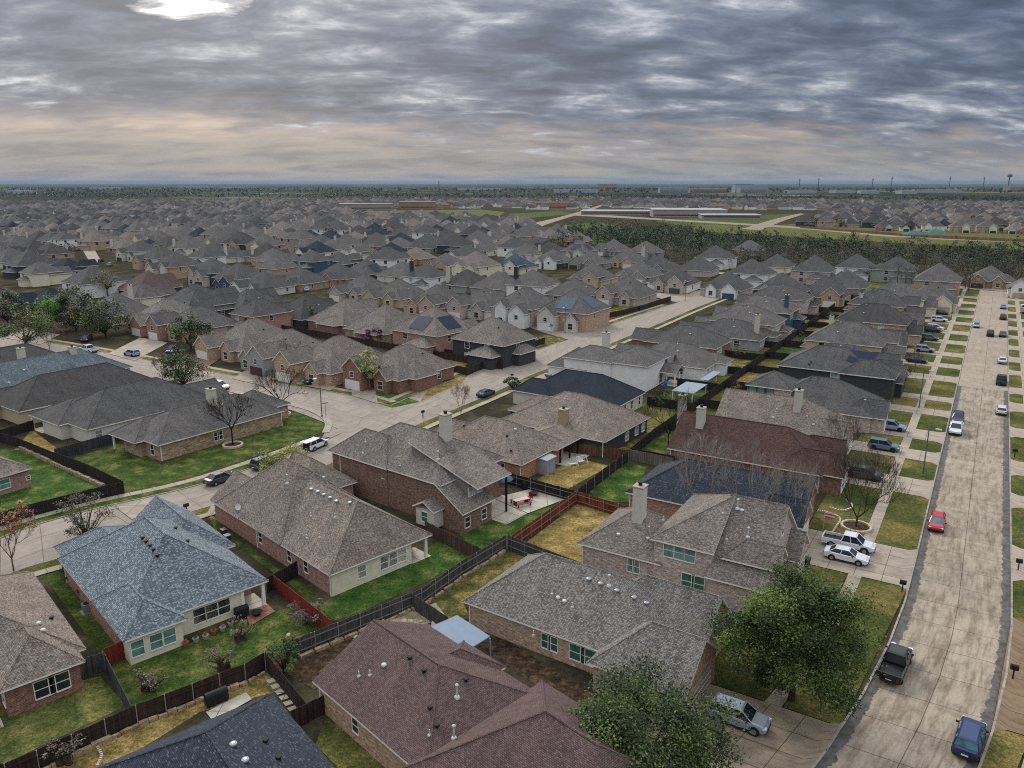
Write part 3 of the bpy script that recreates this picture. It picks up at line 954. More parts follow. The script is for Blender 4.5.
# large two-storey brick house
h8 = H8 = House('brick_house', 'large two-storey grey brick house with green windows and tall pale chimney', (577, 543), 2.8, 58.5,
    [(0, 11.2, -10, 0, 2.8, .6, 'y', 'h', 'h'), (-.2, 14, -15.5, -8.6, 5.6, .55, 'y', 'g', 'h'), (-.9, 14.7, -21, -14.9, 3.25, .8, 'y', 'g', 'g'), (.6, 4.6, -21.8, -16, 5.0, .9, 'y', 'g', 'h'), (8, 13.4, -22.4, -17, 2.9, .9, 'y', 'g', 'h')],
    'taupe', 'brick_grey', group=HA)
winpx(h8, 0, 'x0', [(629.5, 566.5), (634.5, 568.5)], 1.6, .75, 1.5, GL_T)
winpx(h8, 1, 'x0', [(668.5, 550.5), (678.5, 553.5), (688.5, 557)], 4.6, 1.1, 1.5, GL_T)
winpx(h8, 1, 'x0', [(686.5, 583), (696.5, 586)], 1.6, 1.3, 1.7, GL_G)
h8.chim(639, 518, 9.3, 1.35, 1.2)
h8.vent('cap', (618.5, 535), (648, 539)); h8.vent('pipe', (649, 526.5), (663, 520), (723, 513), (726.5, 539)); h8.vent('tall', (737.5, 508.5), (748, 537)); h8.vent('cap', (742, 511))
h8.garage(4, 'y0', 10.7, 4.6, 2.2, DOORT); h8.win(2, 'y0', 6.3, 6.4, .9, 1.3)

# navy roof behind bare trees
h9 = H9 = House('brick_house', 'navy-roofed brick house half hidden by bare twiggy trees', (625, 492), 2.8, 58.5,
    [(0, 12.4, -21, 0, 2.8, .62, 'y', 'h', 'h'), (.5, 6.3, -22.3, -15, 2.8, .85, 'y', 'g', 'h'), (6, 12, -21.8, -15, 3.2, .8, 'y', 'g', 'h')], 'navy', 'brick_pink', group=HA)
h9.chim(679.5, 452, 8.3, 1.3, 1.1); h9.garage(1, 'y0', 3.4)
# red-brown roof
h10 = H10 = House('brick_house', 'brick house with reddish brown shingle roof and tall siding chimney', (667, 448), 2.8, 58.5,
    [(0, 13, -22.6, 0, 2.8, .66, 'y', 'h', 'g'), (.6, 6.4, -25.2, -16, 2.8, .85, 'y', 'g', 'h'), (6.8, 12.6, -24, -16, 3.0, .85, 'y', 'g', 'h')], 'redbrown', 'brick_red', group=HA)
h10.chim(700.5, 425, 8.6, 1.3, 1.1); h10.vent('turtle', (733.5, 421.5), (785, 430)); h10.garage(1, 'y0', 3.5); h10.win(2, 'y0', 9.7, .8, 1.6, 1.5)


def a_house(name, label, s, d, **k):
    """house of street A by lot position"""
    p = sd(s, d)
    hh = House.__new__(House)
    return p


def house_sd(label, s, d, roofs, roofm, wallm, **k):
    p = sd(s, d); Z = 0.0
    q = project(p.x, p.y, 2.8)
    return House('brick_house', label, q, 2.8, 58.5, roofs, roofm, wallm, group=HA, **k)


def project(X, Y, Z):
    d = Z - CAM_H
    zc = Y * CT - d * ST; v = Y * ST + d * CT
    return (512 + F_PX * X / zc, 384 - F_PX * v / zc)


h11 = house_sd('grey-brown roofed house with a stubby chimney behind the red-brown roof', 30, 34,
    [(0, 13.4, -20, 0, 2.8, .66, 'y', 'h', 'g'), (.8, 6.4, -21.6, -13, 2.8, .85, 'y', 'g', 'h')], 'warm', 'brick_tan')
h11.chim(797.5, 409, 9.0, 1.4, 1.1); h11.vent('cap', (773.5, 418), (806, 402), (813.5, 425)); h11.vent('pipe', (777, 409), (807, 416)); h11.garage(1, 'y0', 3.6)
h12 = House('brick_house', 'grey-roofed stone house with wide green windows on its rear upper storey', (745, 384.5), 5.6, 58.5,
    [(0, 8.4, -8.6, 0, 5.6, .55, 'y', 'h', 'h'), (-1.5, 13.2, -22.5, -3.5, 3.0, .6, 'y', 'h', 'h'), (-1, 5, -24.5, -17, 2.9, .85, 'y', 'g', 'h')], 'slate', 'brick_grey', mats={0: 'brick_grey'}, group=HA)
winpx(h12, 0, 'x0', [(754, 391), (761, 393), (767.5, 395)], 4.3, 1.7, 1.9, GL_T, BLACK)
winpx(h12, 0, 'x0', [(780, 400)], 3.6, 1.6, 1.3, GL_T, BLACK)
h12.vent('cap', (808, 377), (831, 380.5), (865, 401.5)); h12.vent('pipe', (773, 372)); h12.garage(2, 'y0', 2)
h13 = House('brick_house', 'big two-storey slate-grey house with dark solar panels sunk on its roof', (776.5, 365), 5.4, 58.5,
    [(0, 13.6, -19, 0, 5.4, .56, 'y', 'h', 'h'), (-.3, 7.2, -22.5, -12, 5.3, .7, 'y', 'h', 'h'), (6, 13.4, -23.5, -13, 3.2, .8, 'y', 'g', 'h')], 'slate', 'charcoal', group=HA)
winpx(h13, 0, 'x0', [(836, 375.5), (843, 377), (850.5, 378)], 4.2, 1.6, 1.7, GL_T, TRIM)
h13.vent('cap', (814.5, 349), (825, 350), (833, 350)); h13.vent('dark', (811, 362.5), (809, 365), (839, 355))
bm = bmesh.new()
lx, ly, z = h13.onroof(852, 352)
rr = h13.roofs[0]
P = [(6.4, -13, roof_z(rr, 6.4, -13)), (6.4, -18.4, roof_z(rr, 6.4, -13)), (1.5, -16.8, roof_z(rr, 1.5, -13)), (3.2, -13, roof_z(rr, 3.2, -13))]
face(bm, [(p[0], p[1], p[2] + .12) for p in P]); face(bm, [(p[0], p[1], p[2] + .06) for p in P][::-1])
for i in range(4):
    a, b = P[i], P[(i + 1) % 4]; face(bm, [(a[0], a[1], a[2] + .06), (b[0], b[1], b[2] + .06), (b[0], b[1], b[2] + .12), (a[0], a[1], a[2] + .12)])
obj('solar_panel', bm, SOLAR, h13.root)

# more of the right-hand street's left side, lot by lot
ROWA = [
    (82, 'slate', 'greyw', 1, 'grey roofed house with tan front gable, second beyond the solar roof'),
    (99, 'grey', 'yellow', 2, 'two-storey house with buff side wall beside the right-hand street'),
    (116, 'slate', 'pale', 1, 'low grey house with a small white chimney at its rear yard'),
    (133, 'dark', 'brick_tan', 2, 'tall dark-roofed house in the middle of the right-hand row'),
    (150, 'grey', 'brick_grey', 1, 'single-storey grey house next to the tall dark-roofed one'),
    (167, 'slate', 'brick_tan', 2, 'two-storey slate-roofed house with gabled rear, far right row'),
    (187, 'grey', 'cream', 2, 'two-storey house with cream gable among the far right row'),
]
for n, (s, rm, wm, st, lab) in enumerate(ROWA):
    ze = 5.4 if st == 2 else 2.9
    W = 13.2
    rf = [(0, W, -18.5 + (n % 3), 0, ze, .66, 'y', 'h', 'h'), (.3, 6.2, -22, -12, 3.0, .8, 'y', 'g', 'h'), (6.6, 12.8, -21 + n % 2, -12, ze if n % 3 else 3.2, .75, 'y', 'g', 'h')]
    if n % 2: rf.append((4, 12, -8, 1.6, 2.9, .5, 'y', 'h', 'h'))
    hh = house_sd(lab, s, 33.5 + (n * 7 % 3) - 1, rf, rm, wm)
    hh.garage(1, 'y0', 3.2, 4.4, 2.1, DOORW if n % 2 else DOORT)
    hh.win(0, 'x0', -4, .9 if st == 1 else 3.6, 1.3, 1.4, GL_D, one=True); hh.win(0, 'x0', -12, .9 if st == 1 else 3.6, 1.3, 1.4, GL_L, one=True)
    if n % 3 == 1: hh.win(2, 'y0', 9.6, .8, 1.5, 1.4, GL_D, one=True)
    if n in (2, 5): add_chimney(3.2, -3.6, 3, 8.4, 1.3, 1.0, hh.roof, STUCCO)
    for k in range(3):
        vx, vy = 3 + 3 * k, -9 + (n % 2) * 2; add_vent(('cap', 'pipe', 'dark')[k], vx, vy, hh.rz(vx, vy), hh.roof)

# ---- far rows of the near-side middle-street houses
h20 = House('brick_house', 'brown-grey roofed brick house with covered patio and grey garden shed', (522, 465), 2.8, 55,
    [(0, 12.5, 0, 17.5, 2.8, .62, 'y', 'h', 'h'), (8.5, 16, -.6, 8, 2.75, .35, 'x', 'h', 'g'), (2, 9, 10, 20.5, 2.8, .7, 'y', 'h', 'h')], 'warm', 'brick_orange',
    rects={1: [(9, 12.2, 2.5, 7)]}, group=HB)
winpx(h20, 0, 'x0', [(504.5, 465.5)], 1.5, 1.2, 1.3, GL_D); h20.post([(10.2, -.2), (13, -.2), (15.6, -.2)], 2.5, .12, BLACK); h20.patio(9.5, 17, -2.2, 4)
h20.vent('cap', (476, 411.5), (483, 412.5), (492, 414), (510, 419.5), (515.5, 430)); h20.vent('dark', (507, 436.5), (511, 451.5), (464, 426.5)); h20.vent('pipe', (499, 409))
h21 = House('brick_house', 'wide tan-roofed house with a square tan chimney on its slope', (605, 442), 2.8, 55,
    [(0, 16.5, 0, 20.5, 2.8, .55, 'y', 'h', 'h'), (6, 14, 12, 23, 2.8, .6, 'y', 'h', 'h')], 'warm', 'charcoal', group=HB)
h21.chim(563.5, 423, 6.2, 1.3, 1.3, CHSTONE); h21.vent('cap', (533, 387.5), (548.5, 390.5), (564.5, 393)); h21.vent('pipe', (542, 393), (565, 399))
winpx(h21, 0, 'y0', [(611, 433), (617, 427), (622, 423)], 1.4, 1.2, 1.4, GL_L)
h22 = House('brick_house', 'house with near-black blue roof and small white rear chimney', (618, 407), 2.8, 57,
    [(0, 12.4, 0, 20.5, 2.8, .64, 'y', 'h', 'h'), (-.4, 6, 14, 23, 2.8, .7, 'y', 'h', 'h')], 'darkblue', 'pale', group=HB)
h22.chim(605, 376, 8.4, 1.7, 1.3); winpx(h22, 0, 'y0', [(622, 408), (627, 404), (635.5, 400)], 1.5, .8, 1.5, GL_D)
h23 = House('brick_house', 'white two-storey house with dark trimmed rear corner, grey roof', (648, 367), 5.5, 58,
    [(0, 13, 0, 11, 5.5, .5, 'x', 'h', 'h'), (-.3, 9, 8, 20, 5.4, .5, 'y', 'h', 'h'), (0, 12, 14, 24, 2.9, .6, 'y', 'h', 'h'), (7.5, 13.5, -3.4, 4, 2.9, .5, 'y', 'g', 'h')], 'grey', 'white', rects={3: []}, group=HB)
winpx(h23, 0, 'y0', [(655, 362), (660, 357)], 4.0, 1.3, 1.7, GL_D, TRIM_D); winpx(h23, 0, 'y0', [(656, 377)], 1.4, 1.8, 2.0, GL_D)
h23.post([(7.9, -3), (10.4, -3), (13.1, -3)], 2.7, .15); h23.vent('cap', (637, 344), (640.5, 348.5), (629.5, 350)); h23.patio(7.6, 13.4, -3.3, 0)
ROWB = [
    ('grey-roofed pale house with low rear wing, beyond the white two-storey', (706, 369), 2.9, 58, 1, 'grey', 'white', 0),
    ('house with peach gable and red brick rear, beside middle street', (716, 349), 3.0, 58, 1, 'slate', 'brick_red', 0),
    ('grey-roofed house with bright white chimney near middle of back fences', (760, 341), 2.9, 58, 1, 'slate', 'greyw', 1),
    ('grey two-storey house with teal window above neighbouring roofs', (775, 326), 5.4, 58, 2, 'grey', 'brick_grey', 0),
    ('grey house with dark blue chimney stack and blue rear wall', (790, 314), 5.4, 58, 2, 'grey', 'blue', 1),
    ('grey-roofed house with long white rear window on the back fence', (806, 301), 5.4, 58, 2, 'slate', 'brick_grey', 0),
]
for n, (lab, pxy, ze, ang, st, rm, wm, ch) in enumerate(ROWB):
    hh = House('brick_house', lab, pxy, ze, ang, [(0, 13.6, 0, 19, ze, .56, 'y', 'h', 'h'), (1, 8, 11, 23, 3.0, .7, 'y', 'h', 'g'), (7, 13.2, -2.2 if n != 1 else 0, 6, 2.9, .5, 'y', 'h', 'h')], rm, wm, group=HB)
    hh.win(0, 'y0', 3, ze - 1.9, 1.6, 1.3, GL_L, one=True); hh.win(0, 'y0', 5.2, ze - 1.9, 1.6, 1.3, GL_L, one=True); hh.win(0, 'x0', 6, ze - 2, 1.4, 1.3, GL_D, one=True)
    if ch: add_chimney(4.5, 2.2, 3, 8.8 if st == 1 else 10.2, 1.4, 1.0, hh.roof, STUCCO if n != 4 else WL['blue'])
    for k in range(3):
        vx, vy = 4 + 2.4 * k, 8 + k; add_vent(('cap', 'pipe', 'cap')[k], vx, vy, hh.rz(vx, vy), hh.roof)

# ---- corner house and neighbours left of the middle street
l1 = House('brick_house', 'tan stone corner house with grey roof and white chimney beside bare tree', (158, 445.5), 2.8, 143.5,
    [(0, 11.5, -23.8, 0, 2.8, .6, 'y', 'h', 'h'), (4.2, 12.4, -12, 1.5, 2.75, .62, 'y', 'h', 'h'), (3, 12, -27.5, -18, 2.8, .6, 'x', 'h', 'h')], 'grey', 'stone', rects={1: [(4.7, 9.6, -11, .4)]}, group=HL)
l1.chim(212, 404, 8.2, 1.6, 1.0, zb=5.6); winpx(l1, 0, 'x0', [(206.5, 433), (210, 432)], 1.5, .9, 1.4, GL_D); winpx(l1, 0, 'y1', [(147, 451)], 1.5, .9, 1.7, GL_D)
l1.vent('cap', (175, 409), (222, 405)); l1.post([(11.9, .9)], 2.6, .14)
l2 = House('brick_house', 'pale rear-walled house with grey hip roof between corner house and chimney roof', (87, 430), 2.8, 144,
    [(0, 14.5, -24, 0, 2.8, .62, 'y', 'h', 'h'), (6.4, 17.4, -13, 1.6, 2.8, .5, 'y', 'h', 'h'), (0, 9, -27, -16, 2.8, .6, 'y', 'g', 'h')], 'slate', 'pale', rects={1: [(6.9, 13.4, -12, 1.1)]}, group=HL)
l2.chim(78, 390, 8.0, 1.5, 1.2); l2.vent('cap', (71, 394.5), (114, 382)); l2.post([(17, 1.2)], 2.6, .15); winpx(l2, 0, 'x0', [(93, 432), (126, 421)], 1.5, 1.1, 1.2, GL_T); l2.patio(13.4, 17.2, -3, 1.4)
l3 = House('brick_house', 'dark grey roofed house with pale chimney, between slate roof and bluish roof', (19, 412), 2.8, 145,
    [(0, 14, -27, 0, 2.8, .62, 'y', 'h', 'h'), (8, 16, -9, 2, 2.8, .5, 'y', 'h', 'h')], 'dark', 'yellow', rects={1: [(8.5, 12, -8, 0)]}, group=HL)
l3.chim(26, 384, 7.6, 1.5, 1.2); l3.vent('cap', (51, 373.5), (97.5, 364)); l3.post([(14.5, 1.6), (10, 1.6)], 2.6, .12)
l4 = House('brick_house', 'house with bluish grey speckled roof at left edge', (-22, 398), 2.8, 147,
    [(0, 14.5, -31, 0, 2.8, .62, 'y', 'h', 'h')], 'bluegrey', 'pale', group=HL)
l4.vent('cap', (23, 357), (40, 358), (24, 369), (9, 383)); l4.vent('pipe', (42, 356), (66, 369))
l5 = House('brick_house', 'dark brown roof peeking over the bluish roof at left edge', (-55, 384), 2.8, 148, [(0, 14, -27, 0, 2.8, .6, 'y', 'h', 'h')], 'dark', 'brick_tan', group=HL)
l0 = House('brick_house', 'small brick house at left edge on bright green lawn', (33, 467.5), 2.8, 58,
    [(-12, 0, 0, 20, 2.8, .62, 'y', 'h', 'h')], 'warm', 'brick_pink', group=HL)
winpx(l0, 0, 'y0', [(2, 483)], 1.5, 1.4, 1.3, GL_T); winpx(l0, 0, 'y0', [(29, 478)], 1.4, .5, .5, GL_D)

# white downpipes at the corners of the near houses
for hh in (h1, h2, h3, h4, h6, h7, h8, h9, h10, h20, h21, h22, l1, l2):
    x0, x1, y0, y1 = hh.rects[0]; zt = wall_top(hh.roofs[0])
    for x, y in ((x0 - .05, y0 + .12), (x0 - .05, y1 - .15)):
        bm = bmesh.new(); box(bm, x - .045, x + .045, y - .05, y + .05, 0, zt); obj('downpipe', bm, TRIM, hh.root)
# ------------------------------------------------------------------ yards, paths, driveways
GZ = .1


def lawn(pts, m, z=None): return patch('lawn', pts, m, z or .012 + ztop())


# street A, left verge and front gardens
DRV_A = [(-45.5, -36.5, C_DRIVED), (-9.2, .6, C_DRIVE), (19.5, 26.5, C_DRIVE), (35.4, 40.8, C_DRIVE), (47, 53.2, C_DRIVE), (64, 68.6, C_DRIVE), (75.5, 79.5, C_DRIVE),
         (94, 100, C_DRIVE), (109, 114, C_DRIVE), (123.5, 129, C_DRIVE), (141, 147, C_DRIVE), (157.5, 164, C_DRIVE), (176, 182, C_DRIVE), (192, 198, C_DRIVE), (209, 215, C_DRIVE), (226, 232, C_DRIVE), (243, 249, C_DRIVE)]
edges = [-95] + [e for d in DRV_A for e in d[:2]] + [268]
kinds = [G_VERGE] * 8
for i in range(0, len(edges), 2):
    a, b = edges[i] + .1, edges[i + 1] - .1
    lawn_sd(a, b, .2, 4.68, kinds[(i // 2) % 8], GZ + .006)
    lawn_sd(a, b, 6.12, 12.5, kinds[(i // 2 + 3) % 8], GZ + .006)


def drive(pts_l, pts_r, m, z=.122, name='driveway'):
    """slab between two lists of world points (u along, v across)"""
    return strip(name, pts_l, pts_r, m, z)


for a, b, m in DRV_A:
    ds = [0, 1.0, 4.0, 8.0, 13.0]
    drive([sd(b + (.9 if d == 0 else 0), d) for d in ds], [sd(a - (.9 if d == 0 else 0), d) for d in ds], m)
# right side of street A: verge lawns, driveways
edges = [-95]
DRV_R = [(-62, -55, C_DRIVE), (-30, -11, C_BROWN), (-1, 8, C_DRIVE), (22, 27, C_DRIVE), (36, 43, C_DRIVE), (57, 63, C_DRIVE), (75, 82, C_DRIVE), (90, 96, C_DRIVE), (109, 114, C_DRIVE), (124, 131, C_DRIVE), (141, 147, C_DRIVE), (158, 164, C_DRIVE), (174, 181, C_DRIVE), (192, 198, C_DRIVE), (208, 214, C_DRIVE), (226, 232, C_DRIVE), (244, 250, C_DRIVE)]
edges += [e for d in DRV_R for e in d[:2]] + [268]
for i in range(0, len(edges), 2):
    lawn_sd(edges[i] + .1, edges[i + 1] - .1, -9.42, -11.68, kinds[(i // 2 + 1) % 8], GZ + .006)
    lawn_sd(edges[i] + .1, edges[i + 1] - .1, -13.02, -26, kinds[(i // 2 + 4) % 8], GZ + .006)
for a, b, m in DRV_R:
    ds = [-26, -14, -10.2, -9.2]
    drive([sd(b + (.9 if d == -9.2 else 0), d) for d in ds], [sd(a - (.9 if d == -9.2 else 0), d) for d in ds], m)

# street B pavements: far side and near side
def side_strips(P, side, i0, i1, verge=G_VERGE, walk=True):
    Q = P[i0:i1 + 1]
    strip('lawn', offset(Q, side * .2), offset(Q, side * 1.9), verge, GZ + ztop())
    if walk: strip('sidewalk', offset(Q, side * 1.9), offset(Q, side * 3.2), C_WALK, GZ + .006 + ztop())


ic = min(range(len(BF)), key=lambda i: (BF[i] - Vector((-32.5, 124, 0))).length)
side_strips(BF, 1, 0, ic, G_GREEN)
side_strips(BF, 1, i0 + 1, i1 - 1, G_VERGE); side_strips(BF, 1, i2 + 1, i3 - 1, G_VERGE)
side_strips(BN, -1, 0, len(BN) - 1, G_VERGE)
side_strips(CF, -1, 1, len(CF) - 1, G_MIX)
# corner path round to the side street
cw = px_line((331, 433), (334, 424), (328, 416), (314, 409), (296, 404), (268, 398), (225, 388))
strip('sidewalk', offset(cw, 1.6), offset(cw, .3), C_WALK, .12)

# yards, from the photo outlines
lawn([(-30, 448), (30, 450), (106, 486), (60, 507), (-40, 532)], G_LUSH)
lawn([(74, 458), (138, 438), (165, 470), (128, 496), (106, 490)], G_GREEN)
lawn([(128, 495), (160, 466), (275, 418), (312, 407), (327, 424), (320, 433), (296, 443), (200, 474)], G_GREEN)
lawn([(14, 450), (32, 430), (62, 452), (40, 452)], G_STRAW)
lawn([(40, 570), (70, 556), (128, 650), (105, 662)], G_GREEN)
lawn([(112, 662), (160, 655), (265, 612), (300, 606), (335, 638), (265, 660), (135, 712), (112, 680)], G_GREEN)
lawn([(-40, 712), (0, 702), (100, 676), (126, 706), (0, 766), (-40, 790)], G_DULL)
lawn([(36, 775), (150, 708), (262, 668), (283, 690), (200, 712), (100, 775)], G_STRAW)
lawn([(205, 508), (238, 540), (328, 604), (302, 594), (215, 530)], G_GREEN)
lawn([(320, 604), (425, 550), (446, 536), (490, 546), (430, 580), (340, 622), (300, 606)], G_LUSH)
lawn([(458, 533), (502, 513), (545, 497), (566, 500), (505, 543), (470, 544)], G_LUSH)
lawn([(540, 478), (575, 458), (610, 466), (566, 490), (530, 486)], G_STRAW)
lawn([(590, 492), (622, 464), (648, 466), (630, 502), (600, 503)], G_LUSH)
lawn([(524, 544), (580, 502), (634, 514), (615, 534), (584, 566)], G_STRAW)
lawn([(428, 602), (505, 551), (534, 560), (464, 604), (470, 618), (445, 625)], G_MIX)
lawn([(268, 664), (330, 622), (425, 592), (440, 620), (330, 676), (315, 690)], BEDM)
lawn([(318, 672), (345, 652), (395, 637), (420, 632), (340, 676)], G_MIX)
patch('flagstone_path', [(352, 640), (392, 616), (436, 603), (446, 617), (400, 634)], STONEP)
lawn([(315, 745), (335, 700), (400, 768), (360, 790)], G_DULL)
lawn([(470, 640), (490, 630), (620, 710), (600, 730)], BEDM)
lawn([(603, 447), (628, 428), (660, 432), (630, 452)], G_STRAW)
lawn([(626, 418), (650, 398), (690, 412), (662, 432)], G_GREEN)
lawn([(690, 424), (705, 404), (728, 408), (712, 426)], G_LUSH)
lawn([(700, 412), (740, 392), (752, 402), (720, 414)], G_GREEN)
for k in range(16):
    s = 22 + 17 * k
    lawn_sd(s - 8, s + 8.6, 34, 41.6, (G_GREEN, G_VERGE, G_MIX, G_STRAW, G_VERGE)[k % 5], .012 + ztop())
    lawn_sd(s - 8, s + 8.6, 42.2, 52, (G_MIX, G_VERGE, G_GREEN, G_DULL)[k % 4], .012 + ztop())
# across the junction: corner house lawns
lawn([(350, 395), (372, 386), (420, 402), (392, 408)], G_LUSH)
lawn([(420, 402), (440, 372), (470, 373), (462, 383)], G_STRAW)
lawn([(415, 357), (440, 345), (475, 355), (465, 367), (447, 365)], G_STRAW)
lawn([(493, 357), (545, 335), (561, 337), (566, 340), (500, 362)], G_MIX)
lawn([(552, 321), (590, 315), (640, 300), (660, 299), (630, 316), (606, 325)], G_MIX)
lawn([(663, 292), (700, 287), (690, 294), (672, 296)], G_STRAW)
# driveways off the side street and elsewhere
def px_drive(*q, m=C_DRIVE): patch('driveway', q, m, .125)
px_drive((378, 404), (352, 396), (350, 370), (372, 372)); px_drive((330, 391), (296, 384), (313, 373), (345, 380))
px_drive((262, 386), (232, 379), (262, 361), (290, 365)); px_drive((202, 371), (182, 366), (206, 349), (228, 354), m=C_BROWN)
px_drive((135, 361), (108, 354), (140, 338), (168, 343)); px_drive((560, 329), (532, 316), (545, 309), (566, 318))
px_drive((40, 345), (5, 338), (25, 328), (60, 335))
px_drive((165, 508), (132, 520), (116, 508), (150, 500)); px_drive((215, 500), (240, 492), (222, 512), (205, 518)); px_drive((345, 460), (336, 466), (332, 476), (344, 484))
px_drive((552, 372), (540, 378), (550, 388), (566, 380)); px_drive((574, 360), (590, 352), (604, 358), (588, 366))
px_drive((512, 388), (524, 382), (536, 388), (522, 396))
patch('patio', [(494, 499), (541, 487), (573, 497), (528, 514)], C_PATIO, .13)
patch('patio', [(245, 612), (268, 605), (275, 612), (250, 627)], PAVERED, .1)
patch('patio', [(206, 713), (246, 693), (252, 700), (213, 722)], C_PATIO, .1)
for k in range(6):
    x, y = 266 + k * 4.2, 679 + k * 5.6
    patch('stepping_stone', [(x, y + 2), (x + 9, y - 1), (x + 12, y + 2.6), (x + 3, y + 5.6)], C_PATIO, .1)

# ------------------------------------------------------------------ fences
W_BROWN = wood('fence_brown', srgb(58, 44, 38)); W_DARK = wood('fence_dark', srgb(46, 40, 38)); W_GREY = wood('fence_grey', srgb(74, 72, 72))
W_RED = wood('fence_red', srgb(112, 62, 44)); W_STAIN = wood('fence_stain', srgb(132, 50, 40), .2); W_TAN = wood('fence_tan', srgb(140, 110, 82))
POSTM = plain('steel_post', srgb(132, 132, 130), .6, .4)


def fence(label, P, mat, h=1.8, posts=True, rails=1, nm='board_fence', rm=None, pitch=2.5, cat='fence'):
    P = [Vector((p.x, p.y, 0)) for p in P]
    root = thing(nm, P[0], 0, label, cat)
    o = P[0]; bm = bmesh.new(); uvl = bm.loops.layers.uv.verify(); rb = bmesh.new(); acc = 0
    for a, b in zip(P, P[1:]):
        d = b - a; L = d.length; t = d / L; n = Vector((-t.y, t.x, 0)) * .02
        # boards with slightly uneven tops
        k = max(1, int(L / .6)); zs = [h + random.Random(acc + i).uniform(-.035, .035) for i in range(k)]
        for i in range(k):
            p, q = a + d * (i / k) - o, a + d * ((i + 1) / k) - o; z = zs[i]
            c = [(p - n), (q - n), (q + n), (p + n)]
            v0 = [bm.verts.new((x.x, x.y, .03)) for x in c]; v1 = [bm.verts.new((x.x, x.y, z)) for x in c]
            for fi in ((v1[0], v1[1], v1[2], v1[3]), (v0[0], v0[1], v1[1], v1[0]), (v0[2], v0[3], v1[3], v1[2]), (v0[1], v0[2], v1[2], v1[1]), (v0[3], v0[0], v1[0], v1[3])):
                f = bm.faces.new(fi)
                for lp in f.loops:
                    w = lp.vert.co; lp[uvl].uv = (acc + (Vector((w.x, w.y, 0)) + o - a).dot(t), w.z)
        if rails:
            for zz in ((.45, 1.35) if h > 1.3 else (.5,)):
                m = (a + b) / 2 - o + n * rails * 2.6
                rot_box(rb, (m.x, m.y, zz), (L / 2 - .06, .035, .045), math.atan2(t.y, t.x))
        if posts:
            c = max(1, round(L / pitch))
            for i in range(c + 1):
                if i == 0 and a is not P[0]: continue
                p = a + d * (i / c) - o + n * rails * 4.5
                pb = bmesh.new(); tube(pb, (p.x, p.y, 0), (p.x, p.y, h + .04), .04, .04, 8); obj('post', pb, POSTM, root)
        acc += L
    bm.normal_update()
    obj('board_panel', bm, mat, root, uv=False)
    if rails: obj('rail', rb, rm or mat, root)
    else: rb.free()
    return root


def fp(*pts, z=1.8): return [at(x, y, z) for x, y in pts]


fence('dark brown board fence with steel posts behind the navy roofed house', fp((-30, 777), (36, 750), (135, 705), (244, 664), (264, 652)), W_BROWN, rails=-1)
fence('short dark brown fence running from back fence down beside stepping stones', fp((265, 652), (307, 704)), W_BROWN, posts=False, rails=0)
fence('brown gate fence between the navy roof and the maroon roof house', fp((291, 711), (324, 695)), W_BROWN, posts=False, rails=0)
fence('weathered grey board fence with visible rails behind the rock garden', fp((290, 641), (421, 589), (460, 562), (506, 535)), W_GREY, rails=-1, rm=plain('rail_grey', srgb(110, 108, 106)))
fence('grey weathered fence along the straw yard to the mottled roof', fp((508, 535), (582, 563)), W_GREY, rails=-1, rm=MATS['rail_grey'])
fence('reddish brown new fence around the straw-coloured yard', fp((510.6, 536), (576, 491), (634, 508)), W_RED, rails=-1, rm=plain('rail_red', srgb(150, 104, 84)))
fence('short grey fence between rock garden and small lawn beside maroon roof', fp((410, 592), (448, 617)), W_GREY, posts=False, rails=0)
fence('low brown fence between cream-backed house and dark brick house lawns', fp((425, 521), (482, 549)), wood('fence_mid', srgb(84, 66, 56)), posts=False, rails=0)
fence('bright rust-red stained fence panel beside the blue-white roofed house', fp((273, 575), (331, 620)), W_STAIN, posts=False, rails=0)
fence('dark gate fence meeting the brick side wall of cream-backed house', fp((266, 578), (297, 561)), W_DARK, posts=False)
fence('red painted gate between two near houses at left', fp((104, 649), (126, 639)), W_STAIN, posts=False, rails=0, nm='wooden_gate', cat='gate')
fence('grey gate beside the bay window of the brown-roofed brick house', fp((82, 659), (103, 652)), W_GREY, rm=MATS['steel_post'])
fence('thin grey divider fence from the gates down to the brown back fence', fp((104, 653), (131, 705)), W_GREY, posts=False, rails=0)
fence('black panel fence behind the patio with the red table', fp((503, 471), (576, 491)), W_DARK, rm=MATS['rail_grey'], rails=-1)
fence('dark fence from the patio corner up to the tan chimney house', fp((577, 490), (602, 470), (628, 451)), W_DARK, rails=-1)
fence('warm brown fence behind the covered patio with the grey shed', fp((562, 441), (628, 450)), wood('fence_warm', srgb(104, 72, 52)), posts=False, rails=0)
fence('worn light-topped fence leading to the red-brown roofed house', fp((628, 449), (673, 458)), wood('fence_pale', srgb(112, 102, 92)), posts=False, rails=0)
fence('long dark back fence running between the two rows of houses', fp((628, 450), (655, 428)) + [sd(s, 41.9) for s in (44, 60, 85, 122, 150, 184, 215, 245)], W_DARK, posts=False, rails=-1)
for k in range(13):
    s = 13 + 17 * k
    fence('dark divider fence between back yards of the right-hand row', [sd(s, 34), sd(s, 41.8)], W_DARK, posts=False, rails=0)['group'] = 'divider fences right of the back fence'
    if 2 <= k <= 12:
        fence('dark divider fence between back yards of the middle street row', [sd(s - 4, 42.1), sd(s - 4, 51)], W_DARK, posts=False, rails=0)['group'] = 'divider fences left of the back fence'
fence('long black fence sloping between bright green lawn and corner stone house', fp((-30, 424), (18, 438), (53, 452), (87, 464), (123, 481)), W_DARK, posts=False)
fence('black fence facing the street below the bright green lawn', fp((123, 482), (107, 485), (26, 505), (-30, 521)), W_DARK, posts=False)
